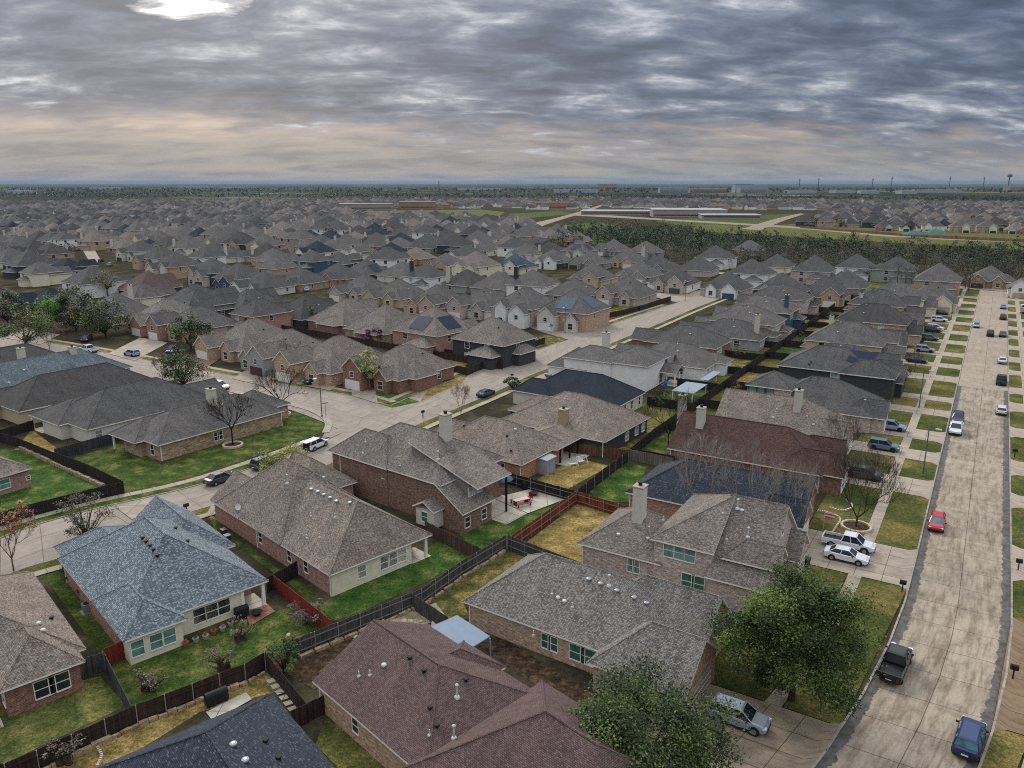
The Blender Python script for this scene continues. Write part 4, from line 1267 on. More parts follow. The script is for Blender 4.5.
fence('dark fence between stone corner house and pale rear-walled house', fp((54, 449), (98, 437), (138, 425)), wood('fence_bluegrey', srgb(62, 62, 66)), posts=False, rails=0)
fence('dark fence behind the dark grey roofed house at left', fp((-25, 437), (33, 420)), W_DARK, posts=False, rails=0)
fence('brown corner fence beside the small red brick house and the street', fp((445, 362), (467, 368), (493, 357), (545, 337)), W_BROWN, posts=False, rails=0)
fence('brown yard fence behind the small red brick corner house', fp((438, 348), (493, 356)), W_BROWN, posts=False, rails=0)
fence('dark fence beside the corner house with blue solar roof', fp((596, 315), (622, 310), (642, 305)), W_BROWN, posts=False, rails=0)
fence('dark fence on the next corner up the middle street', fp((640, 306), (658, 300), (671, 296)), W_BROWN, posts=False, rails=0)
fence('dark stepped fence beside the far corner house with white arch', [sd(234, 9), sd(258, 9)], W_DARK, posts=False, rails=0)
fence('dark brown fence between the two rows beyond the side street', [at(346, 395) + Vector((.6, .8, 0)) * 37 + Vector((-.8, .6, 0)) * k for k in (-12, 40, 90, 150)], W_BROWN, posts=False, rails=0)
def stones(label, P, step=.7, w=.34, h=.2, mat=None, nm='stone_edging'):
    bm = bmesh.new()
    for a, b in zip(P, P[1:]):
        n = int((b - a).length / step)
        for i in range(n):
            p = a.lerp(b, (i + .5) / n); rr = rnd.uniform(.75, 1.25)
            rot_box(bm, (p.x, p.y, h * .8 * rr), (w, .16 * rr, h * rr), math.atan2((b - a).y, (b - a).x) + rnd.uniform(-.12, .12))
    tag(obj(nm, bm, mat or WL['stone']), label, 'edging')
Q = [at(x, y, 1.8) for x, y in ((-30, 777), (36, 750), (135, 705), (244, 664), (262, 654))]
stones('low pale stone edging along the foot of the dark brown back fence', [Vector((p.x, p.y, 0)) for p in offset([Vector((p.x, p.y, 0)) for p in Q], -.35)])
Q = [at(x, y, 1.8) for x, y in ((296, 640), (421, 589), (460, 562), (503, 537))]
stones('pale timber and stone edging under the weathered grey fence', offset([Vector((p.x, p.y, 0)) for p in Q], -.35), 1.4, .68, .16)
# stone edging under the long black fence
bm = bmesh.new()
Q = [at(20, 449), at(56, 466), at(104, 488)]
for a, b in zip(Q, Q[1:]):
    n = int((b - a).length / .8)
    for i in range(n):
        p = a.lerp(b, (i + .5) / n); rr = rnd.uniform(.8, 1.2)
        rot_box(bm, (p.x, p.y, .25), (.38, .2 * rr, .3 * rr), math.atan2((b - a).y, (b - a).x) + rnd.uniform(-.1, .1))
tag(obj('retaining_wall', bm, WL['stone']), 'low pale stone retaining wall under the long black fence', 'wall')
# ------------------------------------------------------------------ houses across the side streets, each placed from the photo
def mid(px, py, ang, st, rm, wm, label, W=15, D=17, gm=None, opts='', far=False, group='houses beyond the side streets', seed=0, tilt=.72, pos=None):
    """generic suburban house: local -y is its street front"""
    rg = random.Random(int(px * 31 + py * 17) + seed)
    ze = 5.4 if st == 2 else 2.9
    zp = ze + min(W, D) / 2 * tilt
    p = Vector(pos) if pos else at(px, py, zp - .3)
    x0, x1, y0, y1 = -W / 2, W / 2, -D / 2, D / 2
    ax = 'x' if W > D else 'y'
    roofs = [(x0, x1, y0, y1, ze, tilt, ax, 'h', 'h')]
    fl = -1 if rg.random() < .5 else 1
    if gm == 'white' and rg.random() < .6: gm = rg.choice(('stone', 'brick_grey', 'brick_tan', 'pale'))
    if wm == 'white' and st == 1: wm = rg.choice(('brick_grey', 'stone', 'white'))
    W = min(W * .96, 16.5); D = min(D * 1.05, 19); x0, x1, y0, y1 = -W / 2, W / 2, -D / 2, D / 2
    roofs[0] = (x0, x1, y0, y1, ze, tilt, ax, 'h', 'h')
    gx = fl * W * .24
    gw = 6.4
    gz = 3.2 if st == 1 and rg.random() < .5 else 4.4
    roofs.append((gx - gw / 2, gx + gw / 2, y0 - 3.4, y0 + 7, gz, .85, 'y', 'g', 'h'))
    ex = -fl * W * .2; ew = 4.6
    roofs.append((ex - ew / 2, ex + ew / 2, y0 - 1.5, y0 + 6, ze if rg.random() < .5 else 3.2, .95, 'y', 'g', 'h'))
    if rg.random() < .6: roofs.append((x0 + 1.5, x0 + W * .6, y1 - 5, y1 + 2.2, 2.9, .5, 'y', 'h', 'h'))
    if rg.random() < .7:
        s_ = rg.choice((-1, 1)); q_ = (x1 - 6, x1 + 1.8) if s_ > 0 else (x0 - 1.8, x0 + 6); ya = rg.uniform(y0 + 1, 0)
        roofs.append((q_[0], q_[1], ya, ya + 7.5, ze if rg.random() < .6 else 3.0, tilt, 'x', 'h' if s_ < 0 else 'h', 'h'))
    if st == 2: roofs.append((x0 + 1, x0 + W * .56, y1 - 5, y1 + 3.2, 3.0, .5, 'y', 'h', 'h'))
    org = project(p.x, p.y, 0)
    mats = {1: gm, 2: gm} if gm else None
    h = House('house', label, org, 0, ang, roofs, rm, wm, mats=mats, group=group, caps=not far)
    dm = rg.choice((DOORW, DOORT, DOORD, DOORW)) if 'bg' not in opts else DOORB
    h.garage(1, 'y0', gx, 4.4, 2.1, dm, False)
    zs = (ze - 1.9) if st == 2 else .9
    h.win(2, 'y0', ex, .7, 1.5, 1.7, GL_D, one=True)
    h.win(0, 'y1', -W * .18, zs, 1.5, 1.4, GL_L if rg.random() < .5 else GL_D, one=True)
    h.win(0, 'y1', W * .2, zs, 1.5, 1.4, GL_L if rg.random() < .5 else GL_D, one=True)
    h.win(0, 'x0', rg.uniform(-4, 4), zs, 1.1, 1.4, GL_D, one=True); h.win(0, 'x1', rg.uniform(-4, 4), zs, 1.1, 1.4, GL_D, one=True)
    if gz > 4: h.win(1, 'y0', gx, 2.7, 1.1, 1.2, GL_D, one=True)
    if st == 2:
        h.win(0, 'y0', W * .36 * fl, 3.6, 1.3, 1.4, GL_D, one=True)
        h.win(0, 'y1', W * .2, .8, 1.5, 1.5, GL_D, one=True)
    if 'c' in opts.split(): add_chimney(W * .3 * fl, y1 - 1.2, 3, zp + 1.4, 1.4, 1.0, h.roof, STUCCO)
    if 'cb' in opts: add_chimney(W * .3, y1 - 3, 3, zp + 1.4, 1.4, 1.0, h.roof, WL['charcoal'])
    if 's' in opts.split() or 'sb' in opts:
        r = h.roofs[0]; sl = r[5]; bm = bmesh.new()
        for k in range(2):
            Q = [(-2.6, y1 - 1), (2.6, y1 - 1), (2.6, y1 - 4.8), (-2.6, y1 - 4.8)] if k == 0 else [(x1 - 1, -2.6), (x1 - 1, 2.6), (x1 - 4.8, 2.6), (x1 - 4.8, -2.6)]
            for side in (1, -1):
                if not Q: continue
                P = [(a * (side if k else 1), b * (1 if k else side)) for a, b in Q]
                Z = [roof_z(r, a, b) for a, b in P]
                T_ = [(a, b, z + .13) for (a, b), z in zip(P, Z)]; B_ = [(a, b, z + .05) for (a, b), z in zip(P, Z)]
                face(bm, T_); face(bm, B_[::-1])
                for i in range(4): face(bm, [B_[i], B_[(i + 1) % 4], T_[(i + 1) % 4], T_[i]])
        bmesh.ops.recalc_face_normals(bm, faces=bm.faces)
        obj('solar_panel', bm, SOLARB if 'sb' in opts else SOLAR, h.root)
    if not far:
        for k in range(3):
            vx, vy = rg.uniform(-W * .3, W * .3), rg.uniform(-D * .3, D * .3)
            add_vent(('cap', 'pipe', 'dark')[k], vx, vy, h.rz(vx, vy), h.roof)
    return h


FC, BC, FD, BD_ = -37, 143, -31, 149
MID = [
    # row along the far side of the first side street, fronts towards us
    (14, 288, FC, 1, 'grey', 'brick_tan', 'grey roof at left edge above the dark evergreen', 16, 17, None, ''),
    (43, 290, FC, 1, 'darkblue', 'brick_red', 'navy blue roof at left above the lime-green tree', 16, 15, None, ''),
    (68, 291, FC, 1, 'grey', 'brick_tan', 'house with pink brick gable and white door behind lime-green tree', 17, 18, 'brick_pink', ''),
    (108, 294, FC, 1, 'grey', 'brick_tan', 'grey house with two white chimneys above the mid-green oak', 18, 16, None, 'c'),
    (168, 299, FC, 1, 'mottle', 'brick_pink', 'house with stepped pink brick gables and white garage door', 17, 19, 'brick_pink', ''),
    (211, 306, FC, 1, 'grey', 'brick_tan', 'pale grey roof with twin brick gables beside stepped brick gables', 15, 17, 'brick_pink', ''),
    (253, 319, FC, 1, 'taupe', 'brick_tan', 'taupe roof with tan front gable over pale garage', 17, 20, 'brick_tan', ''),
    (289, 330, FC, 1, 'taupe', 'greyw', 'taupe hip roof behind the hazy budding tree', 16, 17, None, ''),
    (338, 336, FC, 1, 'taupe', 'brick_tan', 'taupe hip roof over arched garage with navy pickup', 17, 18, 'brick_tan', ''),
    (402, 345, FC, 1, 'taupe', 'brick_red', 'small red brick corner house behind yellow-green pear tree', 15, 17, None, ''),
    # backing onto them, fronts away
    (40, 262, BC, 2, 'grey', 'cream', 'cream two-storey block with hip roof, upper left', 12, 13, None, ''),
    (92, 266, BC, 2, 'slate', 'white', 'long two-storey house with white side wall near far left street', 17, 17, None, ''),
    (66, 259, BC, 1, 'darkblue', 'brick_tan', 'thin dark navy roof below the far left street', 17, 14, None, ''),
    (30, 249, BC, 2, 'slate', 'charcoal', 'broad slate hip roof at upper left with dark walls', 24, 20, None, ''),
    (148, 272, BC, 1, 'maroon', 'charcoal', 'wide maroon-brown roof left of the cream two-storey', 18, 17, None, ''),
    (156, 283, BC, 2, 'grey', 'cream', 'cream two-storey house with four small rear windows', 12, 12, None, ''),
    (182, 284, BC, 1, 'slate', 'brick_tan', 'big slate roof right of cream two-storey', 18, 18, None, ''),
    (207, 289, BC, 1, 'slate', 'charcoal', 'pair of slate hips behind the pale grey roof', 18, 17, None, ''),
    (237, 290, BC, 1, 'slate', 'charcoal', 'steep slate hip roof left of the stone two-storey', 15, 16, None, ''),
    (258, 298, BC, 2, 'slate', 'brick_pink', 'stone two-storey house with dark windows behind taupe roofs', 12, 13, None, ''),
    (300, 295, BC, 1, 'dark', 'charcoal', 'large dark grey hip roof with dark walls, mid view', 18, 18, None, ''),
    (344, 296, BC, 1, 'taupe', 'brick_red', 'taupe-brown roof with exposed red brick wall', 19, 19, None, ''),
    (386, 306, BC, 1, 'taupe', 'white', 'large hip roof with white windowed rear beside purple tree', 19, 17, None, ''),
    (434, 309, BC, 2, 'taupe', 'brick_pink', 'pink brick two-storey house with dark solar panels', 17, 15, None, 's'),
    (494, 320, BC, 2, 'taupe', 'charcoal', 'dark-walled two-storey corner house beside the middle street', 17, 13, None, ''),
    # along the second side street, fronts towards us
    (160, 247, FD, 2, 'slate', 'pale', 'slate roof in stepped row right of far left street, upper', 15, 17, 'white', ''),
    (176, 253, FD, 2, 'slate', 'brick_tan', 'slate roof in stepped row right of far left street, lower', 16, 17, 'pale', ''),
    (140, 241, FD, 2, 'slate', 'pale', 'topmost roof of the stepped row by far left street', 15, 16, 'pale', ''),
    (212, 259, FD, 2, 'slate', 'charcoal', 'two-storey house with white front gable and blue neighbour', 17, 15, 'white', ''),
    (240, 264, FD, 2, 'slate', 'blue', 'slate house with blue front bay beside white gable', 16, 15, 'blue', 'bg'),
    (263, 272, FD, 1, 'slate', 'pale', 'slate house with white gable and dark garage', 18, 16, 'white', ''),
    (300, 268, FD, 1, 'slate', 'white', 'long slate roof above white-fronted garden wall', 20, 16, 'white', ''),
    (338, 264, FD, 1, 'slate', 'brick_orange', 'grey roof with orange-brown brick gable entrance', 18, 16, 'brick_orange', ''),
    (364, 275, FD, 1, 'grey', 'white', 'grey roof with white arched entrance', 18, 17, 'white', ''),
    (398, 279, FD, 1, 'grey', 'yellow', 'grey roof with orange and buff gables', 17, 17, 'yellow', ''),
    (440, 286, FD, 1, 'grey', 'pinkw', 'grey roof over blush garage and small white dormer', 20, 17, 'pinkw', ''),
    (482, 288, FD, 1, 'grey', 'white', 'grey roof with white gable behind light blue pickup', 17, 17, 'white', ''),
    (528, 287, FD, 2, 'grey', 'brick_grey', 'tall house with white stone front gables on corner row', 16, 16, 'white', ''),
    (572, 290, FD, 2, 'grey', 'brick_tan', 'corner house with dull blue solar panels on its roof', 18, 16, 'pale', 'sb'),
    # behind them
    (205, 247, BD_, 2, 'slate', 'white', 'house with small white rear gable, upper left of centre', 15, 14, None, ''),
    (230, 246, BD_, 1, 'slate', 'pale', 'slate hip roof with pale chimney, upper left of centre', 17, 16, None, 'c'),
    (273, 249, BD_, 1, 'grey', 'brick_tan', 'broad grey roof left of the blue two-storey', 20, 16, None, ''),
    (288, 255, BD_, 1, 'grey', 'brick_tan', 'grey pyramid roof in front of broad grey roof', 16, 16, None, ''),
    (309, 251, BD_, 2, 'slate', 'blue', 'blue-walled two-storey with white corner posts', 15, 13, None, ''),
    (331, 253, BD_, 1, 'slate', 'charcoal', 'slate roof immediately right of blue-walled two-storey', 16, 15, None, ''),
    (366, 260, BD_, 1, 'slate', 'charcoal', 'roof covered in dark blue solar panels', 17, 16, None, 's'),
    (402, 262, BD_, 1, 'grey', 'pale', 'grey roof with white side dormer beyond orange gables', 18, 16, None, ''),
    (433, 265, BD_, 2, 'slate', 'white', 'white-sided two-storey with black chimney', 15, 13, None, 'cb'),
    (461, 270, BD_, 1, 'dark', 'greyw', 'low greenish-grey house with row of small windows', 16, 15, None, 'c'),
    (497, 272, BD_, 1, 'grey', 'greyw', 'grey mound of roof right of pale brick chimney', 17, 16, None, ''),
    (536, 271, BD_, 2, 'grey', 'white', 'house with long white side wall and black chimney', 16, 14, None, 'cb'),
    (570, 279, BD_, 1, 'grey', 'greyw', 'grey hip roof just behind the solar corner house', 17, 15, None, ''),
    (628, 277, FD, 1, 'grey', 'brick_grey', 'grey roof with dark walls and white rear windows by street', 19, 18, None, ''),
    (593, 264, FD, 1, 'grey', 'yellow', 'grey roof with buff arches and black garage', 20, 17, 'yellow', ''),
    (476, 252, FD, 2, 'taupe', 'cream', 'taupe roof with cream stone arches, upper centre', 19, 17, 'cream', ''),
    (446, 254, FD, 1, 'grey', 'white', 'house with two steep white gables, upper centre', 17, 15, 'white', ''),
    (416, 248, FD, 1, 'taupe', 'brick_orange', 'taupe roof with brown brick front near dark teal roof', 18, 15, 'brick_orange', ''),
    (390, 243, FD, 1, 'darkblue', 'brick_tan', 'dark teal-navy roof, upper centre left', 18, 16, None, ''),
    (362, 244, FD, 1, 'grey', 'cream', 'grey roof with round-topped white gable', 16, 15, 'white', ''),
    (331, 240, FD, 1, 'grey', 'cream', 'grey roof with cream gables in the second far row', 18, 15, 'cream', ''),
    (306, 240, FD, 1, 'grey', 'brick_orange', 'grey roof with brown brick front in the second far row', 17, 15, 'brick_tan', ''),
    (515, 255, FD, 1, 'teal', 'cream', 'bluish teal roof with cream gable, centre', 19, 16, 'cream', ''),
    (553, 250, FD, 1, 'grey', 'charcoal', 'dark-walled house with white gable beyond teal roof', 19, 17, 'white', ''),
    (525, 244, FD, 2, 'grey', 'pale', 'two-storey house behind the bluish teal roof', 14, 14, 'pale', ''),
    (548, 241, FD, 1, 'darkblue', 'charcoal', 'dark navy roof with small white gable, centre', 18, 15, 'white', ''),
    (580, 241, FD, 2, 'grey', 'greyw', 'house with round white gable and dormers, centre', 17, 15, 'white', 's'),
    (614, 240, FD, 1, 'grey', 'greyw', 'large grey hip roof before the green field', 20, 17, None, ''),
    (629, 250, FD, 1, 'grey', 'yellow', 'grey roof with buff stone rear and white chimney', 18, 16, None, 'c'),
    (640, 262, FD, 1, 'grey', 'greyw', 'long grey roof beside the one with buff stone rear', 17, 16, None, ''),
    (590, 252, FD, 1, 'grey', 'greyw', 'plain grey roof above the buff arched garage house', 17, 15, None, ''),
    # end of the middle street, and up to the wood
    (676, 268, FD, 1, 'slate', 'white', 'white fronted house with blue garage, left of two', 20, 17, 'white', 'bg'),
    (728, 272, FD, 1, 'slate', 'white', 'white gabled house with blue garage, right of two', 20, 17, 'white', 'bg'),
    (659, 256, FD, 1, 'slate', 'greyw', 'slate roof with dark windows before the bare wood', 17, 16, None, ''),
    (699, 257, BD_, 1, 'slate', 'brick_grey', 'slate roof between white two-storey and blue garage houses', 17, 16, None, ''),
    (646, 242, FD, 2, 'grey', 'greyw', 'grey two-storey roof cluster at the edge of the wood', 18, 15, None, ''),
    (716, 246, BD_, 2, 'slate', 'white', 'long white two-storey against the bare trees', 22, 16, None, ''),
    (750, 241, BD_, 2, 'grey', 'brick_red', 'red brick two-storey at the edge of the wood', 18, 14, None, ''),
    (752, 260, BD_, 2, 'slate', 'white', 'white two-storey with blue bay window', 17, 15, None, ''),
    (777, 254, BD_, 1, 'slate', 'cream', 'grey roof with cream gable close to the wood', 16, 16, 'cream', ''),
    (782, 274, FD, 2, 'slate', 'charcoal', 'dark-gabled house with white front gable', 17, 15, 'white', ''),
    (826, 276, FD, 1, 'slate', 'brick_tan', 'stone-fronted house with white arched door', 20, 19, 'brick_tan', ''),
    (815, 256, BD_, 2, 'slate', 'brick_grey', 'large slate roof cluster with arched dormer by wood', 20, 17, None, ''),
    (857, 255, BD_, 2, 'slate', 'white', 'house with white curved gable before the wood', 17, 15, 'white', ''),
    (848, 271, BD_, 1, 'slate', 'greyw', 'slate slope between stone-fronted and curved gable houses', 19, 16, None, ''),
    (898, 258, BD_, 2, 'slate', 'greyw', 'grey two-storey with white windows in front of wood', 18, 14, None, ''),
    (940, 264, BD_, 2, 'grey', 'brick_tan', 'big tan two-storey with white skylights by wood', 21, 17, None, ''),
    (930, 284, FD, 1, 'grey', 'cream', 'cream arched corner house at end of right-hand row', 19, 16, 'cream', ''),
    (991, 267, -31.5, 1, 'grey', 'stone', 'stone house facing down the end of the street', 24, 15, None, ''),
    (1034, 275, -31.5, 1, 'grey', 'white', 'pale house at right edge beyond the street end', 17, 15, None, ''),
]
# keep neighbours a side yard apart: nudge any that crowd each other
POS = [at(e[0], e[1], (5.4 if e[3] == 2 else 2.9) + min(e[7], e[8]) * .36 - .3) for e in MID]
for p in POS: p.z = 0
FIX = [o.matrix_basis @ Vector((6.8, -11, 0)) for o in SC.objects if o.type == 'EMPTY' and o.get('group') == HA] + [o.matrix_basis @ Vector((6.8, 9.5, 0)) for o in SC.objects if o.type == 'EMPTY' and o.get('group') == HB]
for _ in range(40):
    for i, p in enumerate(POS):
        for j, q in enumerate(POS[:i] + FIX):
            d = p - q; d.z = 0; need = 17.0 if j < i else 18.5
            if 0 < d.length < need:
                k = d.normalized() * (need - d.length) * .5
                p += k
                if j < i: POS[j] -= k
for e, p in zip(MID, POS):
    mid(e[0], e[1], e[2], e[3], e[4], e[5], e[6], e[7], e[8], e[9], e[10], far=e[1] < 275, pos=p)
# ------------------------------------------------------------------ trees and shrubs
L_OAK = [leafmat('leaf_oak', srgb(72, 88, 36)), leafmat('leaf_oak_light', srgb(94, 110, 46)), leafmat('leaf_oak_dark', srgb(42, 56, 24)), leafmat('leaf_oak_deep', srgb(54, 70, 30))]
L_GREY = [leafmat('leaf_greygreen', srgb(62, 78, 40)), leafmat('leaf_greygreen_light', srgb(98, 110, 62)), leafmat('leaf_greygreen_dark', srgb(38, 50, 27))]
L_DARK = [leafmat('leaf_cedar', srgb(56, 74, 36)), leafmat('leaf_cedar_dark', srgb(38, 53, 28)), leafmat('leaf_cedar_light', srgb(82, 100, 50))]
L_BRIGHT = [leafmat('leaf_bright', srgb(92, 134, 34)), leafmat('leaf_bright_dark', srgb(60, 96, 28))]
L_YEL = [leafmat('leaf_pear', srgb(160, 158, 84)), leafmat('leaf_pear_green', srgb(124, 134, 70)), leafmat('leaf_pear_pale', srgb(184, 178, 120))]
L_OLIVE = [leafmat('leaf_olive', srgb(124, 124, 58)), leafmat('leaf_olive_dark', srgb(86, 92, 44)), leafmat('leaf_olive_light', srgb(158, 154, 84))]
L_RUST = [leafmat('leaf_rust', srgb(150, 96, 64)), leafmat('leaf_rust_pale', srgb(172, 128, 96))]
L_PURP = [leafmat('blossom_purple', srgb(84, 40, 80)), leafmat('blossom_purple_light', srgb(112, 62, 104))]
L_TWIG = [leafmat('twig_grey', srgb(112, 104, 92)), leafmat('twig_brown', srgb(92, 78, 66))]
BARK = plain('bark_brown', srgb(66, 54, 46), .9, .1, var=.3, nscale=4)
BARKD = plain('bark_dark', srgb(44, 38, 34), .9, .1, var=.3, nscale=4)
BARKG = plain('bark_pale', srgb(138, 130, 118), .9, .1, var=.2, nscale=4)
BARKP = plain('bark_reddish', srgb(104, 84, 76), .9, .1, var=.2, nscale=4)


def leaves(bm, rg, centres, cr, n, ls, nm, flat=.7):
    """n leaf quads in clumps round the centres"""
    for i in range(n):
        c, m = centres[i % len(centres)]
        while True:
            d = Vector((rg.uniform(-1, 1), rg.uniform(-1, 1), rg.uniform(-1, 1)))
            if d.length < 1: break
        r = cr * rg.uniform(.5, 1.2) * (.65 + .75 * ((i % len(centres)) * .618 % 1))
        p = c + Vector((d.x * r, d.y * r, d.z * r * flat))
        a = Vector((rg.gauss(0, 1), rg.gauss(0, 1), rg.gauss(0, .6))).normalized()
        b = a.cross(Vector((rg.gauss(0, .5), rg.gauss(0, .5), 1))).normalized()
        s = ls * rg.uniform(.6, 1.3)
        f = bm.faces.new([bm.verts.new(p + a * s), bm.verts.new(p + b * s * .55), bm.verts.new(p - a * s), bm.verts.new(p - b * s * .55)])
        f.material_index = m if rg.random() < .75 else rg.randrange(nm)


def tree(label, pos, H, rx, mats, n=1500, ls=.2, seed=1, group=None, trunk=.3, base=.35, ncl=26, cr=.3, bark=None, name='tree', rz=None, cat='tree', stems=1):
    rg = random.Random(seed)
    root = thing(name, pos, 0, label, cat, group)
    zb = H * base; rzz = (H - zb) / 2; cz = zb + rzz
    cs = []
    for i in range(ncl):
        while True:
            d = Vector((rg.uniform(-1, 1), rg.uniform(-1, 1), rg.uniform(-1, 1)))
            if .35 < d.length < 1: break
        d = d * (1 - cr * .55) * (1.12 if i % 5 == 0 else rg.uniform(.86, 1.02))
        c = Vector((d.x * rx, d.y * rx, cz + d.z * rzz))
        if c.z < cz: c.x *= 1.08; c.y *= 1.08
        cs.append((c, rg.randrange(len(mats))))
    bm = bmesh.new(); leaves(bm, rg, cs, rx * cr, n, ls, len(mats))
    obj('crown', bm, mats, root, uv=False)
    bm = bmesh.new()
    for s in range(stems):
        o = Vector((rg.uniform(-.3, .3), rg.uniform(-.3, .3), 0)) if stems > 1 else Vector()
        fork = Vector((o.x * 2, o.y * 2, zb * 1.1))
        tube(bm, o + Vector((0, 0, -.1)), fork, trunk, trunk * .7, 8)
        for c, m in cs[s::max(1, stems)][:9]:
            mid = fork.lerp(c, .55) + Vector((rg.uniform(-.2, .2), rg.uniform(-.2, .2), .2)) * rx * .2
            tube(bm, fork, mid, trunk * .5, trunk * .25, 5); tube(bm, mid, c, trunk * .25, trunk * .06, 4)
    obj('trunk', bm, bark or BARK, root, uv=False)
    return root


def bare(label, pos, H, rx, seed=1, bark=None, group=None, trunk=.22, fork=.25, depth=5, kids=3, name='bare_tree', leaf=None, nl=0, ls=.1, spread=.75, twig=None):
    rg = random.Random(seed); root = thing(name, pos, 0, label, 'tree', group)
    bm = bmesh.new(); tips = []
    tb = bmesh.new()

    def grow(p, d, ln, r, dep):
        q = p + d * ln
        if dep > 0:
            m = p.lerp(q, .5) + Vector((rg.gauss(0, 1), rg.gauss(0, 1), rg.gauss(0, 1))) * ln * .06
            tube(bm, p, m, r, r * .82, 6 if dep > 3 else 4, cap=False); tube(bm, m, q, r * .82, r * .66, 6 if dep > 3 else 4, cap=False)
        else: tube(tb, p, q, r, r * .4, 3, cap=False, mi=1)
        if dep == 0: tips.append(q); return
        k = kids + (1 if rg.random() < .45 else 0)
        for i in range(k):
            nd = d + Vector((rg.gauss(0, 1), rg.gauss(0, 1), rg.gauss(0, .7))).normalized() * spread * rg.uniform(.6, 1.15)
            nd.z += .12
            h = Vector((q.x, q.y, 0)).length
            if h > rx * .7: nd.x *= .6; nd.y *= .6
            nd.normalize()
            grow(q, nd, ln * rg.uniform(.62, .86), max(r * .6, .018), dep - 1)
    l0 = H * fork; tube(bm, (0, 0, -.1), (0, 0, l0), trunk, trunk * .75, 8, cap=False)
    span = (H - l0)
    for i in range(kids + 2):
        t = 2 * math.pi * i / (kids + 2) + rg.uniform(-.3, .3)
        d = Vector((math.cos(t) * rx / H * 1.3, math.sin(t) * rx / H * 1.3, rg.uniform(.55, .95))).normalized()
        grow(Vector((0, 0, l0)), d, span * .34, trunk * .5, depth - 1)
    # fit to the crown size seen
    fx = max(.01, max(Vector((v.co.x, v.co.y, 0)).length for v in tb.verts)); fz = max(v.co.z for v in tb.verts)
    def fit(v):
        v.co.x *= rx / fx; v.co.y *= rx / fx
        if v.co.z > l0: v.co.z = l0 + (v.co.z - l0) * (H - l0) / max(.1, fz - l0)
    for v in bm.verts: fit(v)
    for v in tb.verts: fit(v)
    if leaf:
        lb = bmesh.new()
        cs = []
        for q in tips:
            q2 = Vector((q.x * rx / fx, q.y * rx / fx, l0 + (q.z - l0) * (H - l0) / max(.1, fz - l0))); cs.append((q2, rg.randrange(len(leaf))))
        leaves(lb, rg, cs, .35, nl, ls, len(leaf)); obj('crown', lb, leaf, root, uv=False)
    me_ = bpy.data.meshes.new('twigs'); tb.to_mesh(me_); tb.free(); bm.from_mesh(me_); bpy.data.meshes.remove(me_)
    obj('trunk', bm, [bark or BARK, twig or bark or BARK], root, uv=False)
    return root


def crown_pos(x, y, z):
    p = at(x, y, z); return (p.x, p.y, 0)


tree('large live oak with dense green crown overhanging the right-hand pavement', crown_pos(797, 646, 5.2), 12, 6.5, L_OAK, 70000, .115, 11, trunk=.35, base=.1, ncl=90, cr=.24, name='oak_tree')
tree('large grey-green oak at the bottom edge beside the silver car', crown_pos(645, 744, 4.6), 9.2, 6.3, L_GREY, 66000, .11, 12, trunk=.33, base=.1, ncl=84, cr=.25, name='oak_tree')
bare('dark bare spreading tree in stone ring on the corner house lawn', at(233, 446), 9.5, 4.6, 3, BARKD, trunk=.2, fork=.3, depth=5, kids=3)
bare('dark bare tree beside the corner footpath by the junction', at(282, 415), 9.8, 6.0, 4, BARKD, trunk=.22, fork=.22, depth=5, kids=3, leaf=L_OLIVE, nl=300, ls=.09)
tree('thin grey-green tree above the street left of blue-white roof', crown_pos(84, 522, 3.0), 7.0, 3.9, L_TWIG + L_GREY[:1], 2200, .12, 5, trunk=.16, base=.15, ncl=40, cr=.22, stems=3)
bare('bare tree with rusty buds at the left edge beside the street', at(14, 572), 8.2, 4.0, 6, BARKP, trunk=.17, fork=.2, leaf=L_RUST, nl=900, ls=.12)
bare('large brown bare tree in a ring planter before red-brown house', at(856, 528), 11.5, 6.8, 7, BARK, trunk=.22, fork=.12, depth=6, kids=3, twig=plain('twig_mid', srgb(96, 84, 72)))
for i, (x, y, h, r) in enumerate(((700, 522, 12.5, 6.4), (745, 532, 12, 5.6), (792, 545, 11.5, 4.8))):
    bare(('pale twiggy bare tree before the navy roof, leftmost of three', 'pale twiggy bare tree before the navy roof, middle of three', 'pale brown bare tree before the navy roof, rightmost of three')[i], at(x, y), h, r, 20 + i, BARKG, 'bare trees before the navy roof', trunk=.15, fork=.1, depth=5, kids=3, spread=.85, twig=plain('twig_pale', srgb(140, 134, 128)))
bare('brown bare tree between two front gardens right of grey-brown roof', at(838, 470), 9.0, 3.6, 31, BARKP, trunk=.16, fork=.2, depth=5)
tree('yellow-green pear tree in front of the red brick corner house', at(370, 391), 9.2, 3.0, L_YEL, 6500, .15, 8, base=.22, trunk=.16, ncl=36, cr=.26, bark=BARKP)
tree('round olive-green shrubby tree between parked cars and the cream-backed house', crown_pos(284, 468, 3.2), 7.0, 4.2, L_OLIVE, 5200, .15, 9, base=.08, trunk=.14, ncl=46, cr=.25, stems=2)
bare('pinkish bare round tree beside the middle street kerb', at(461, 416), 6.8, 3.0, 10, BARKP, trunk=.13, fork=.1, depth=5, twig=plain('twig_pink', srgb(140, 120, 112)))
tree('dark spiky evergreen shrub by the street beside blue car', at(513, 389), 3.4, 2.0, L_DARK, 700, .22, 11, base=.05, ncl=14, name='shrub', cat='shrub')
bare('bare dark tree in the back yard of the dark blue roof house', at(668, 447), 10.4, 5.0, 13, BARKD, trunk=.17, fork=.2, depth=5, leaf=L_GREY, nl=250, ls=.08)
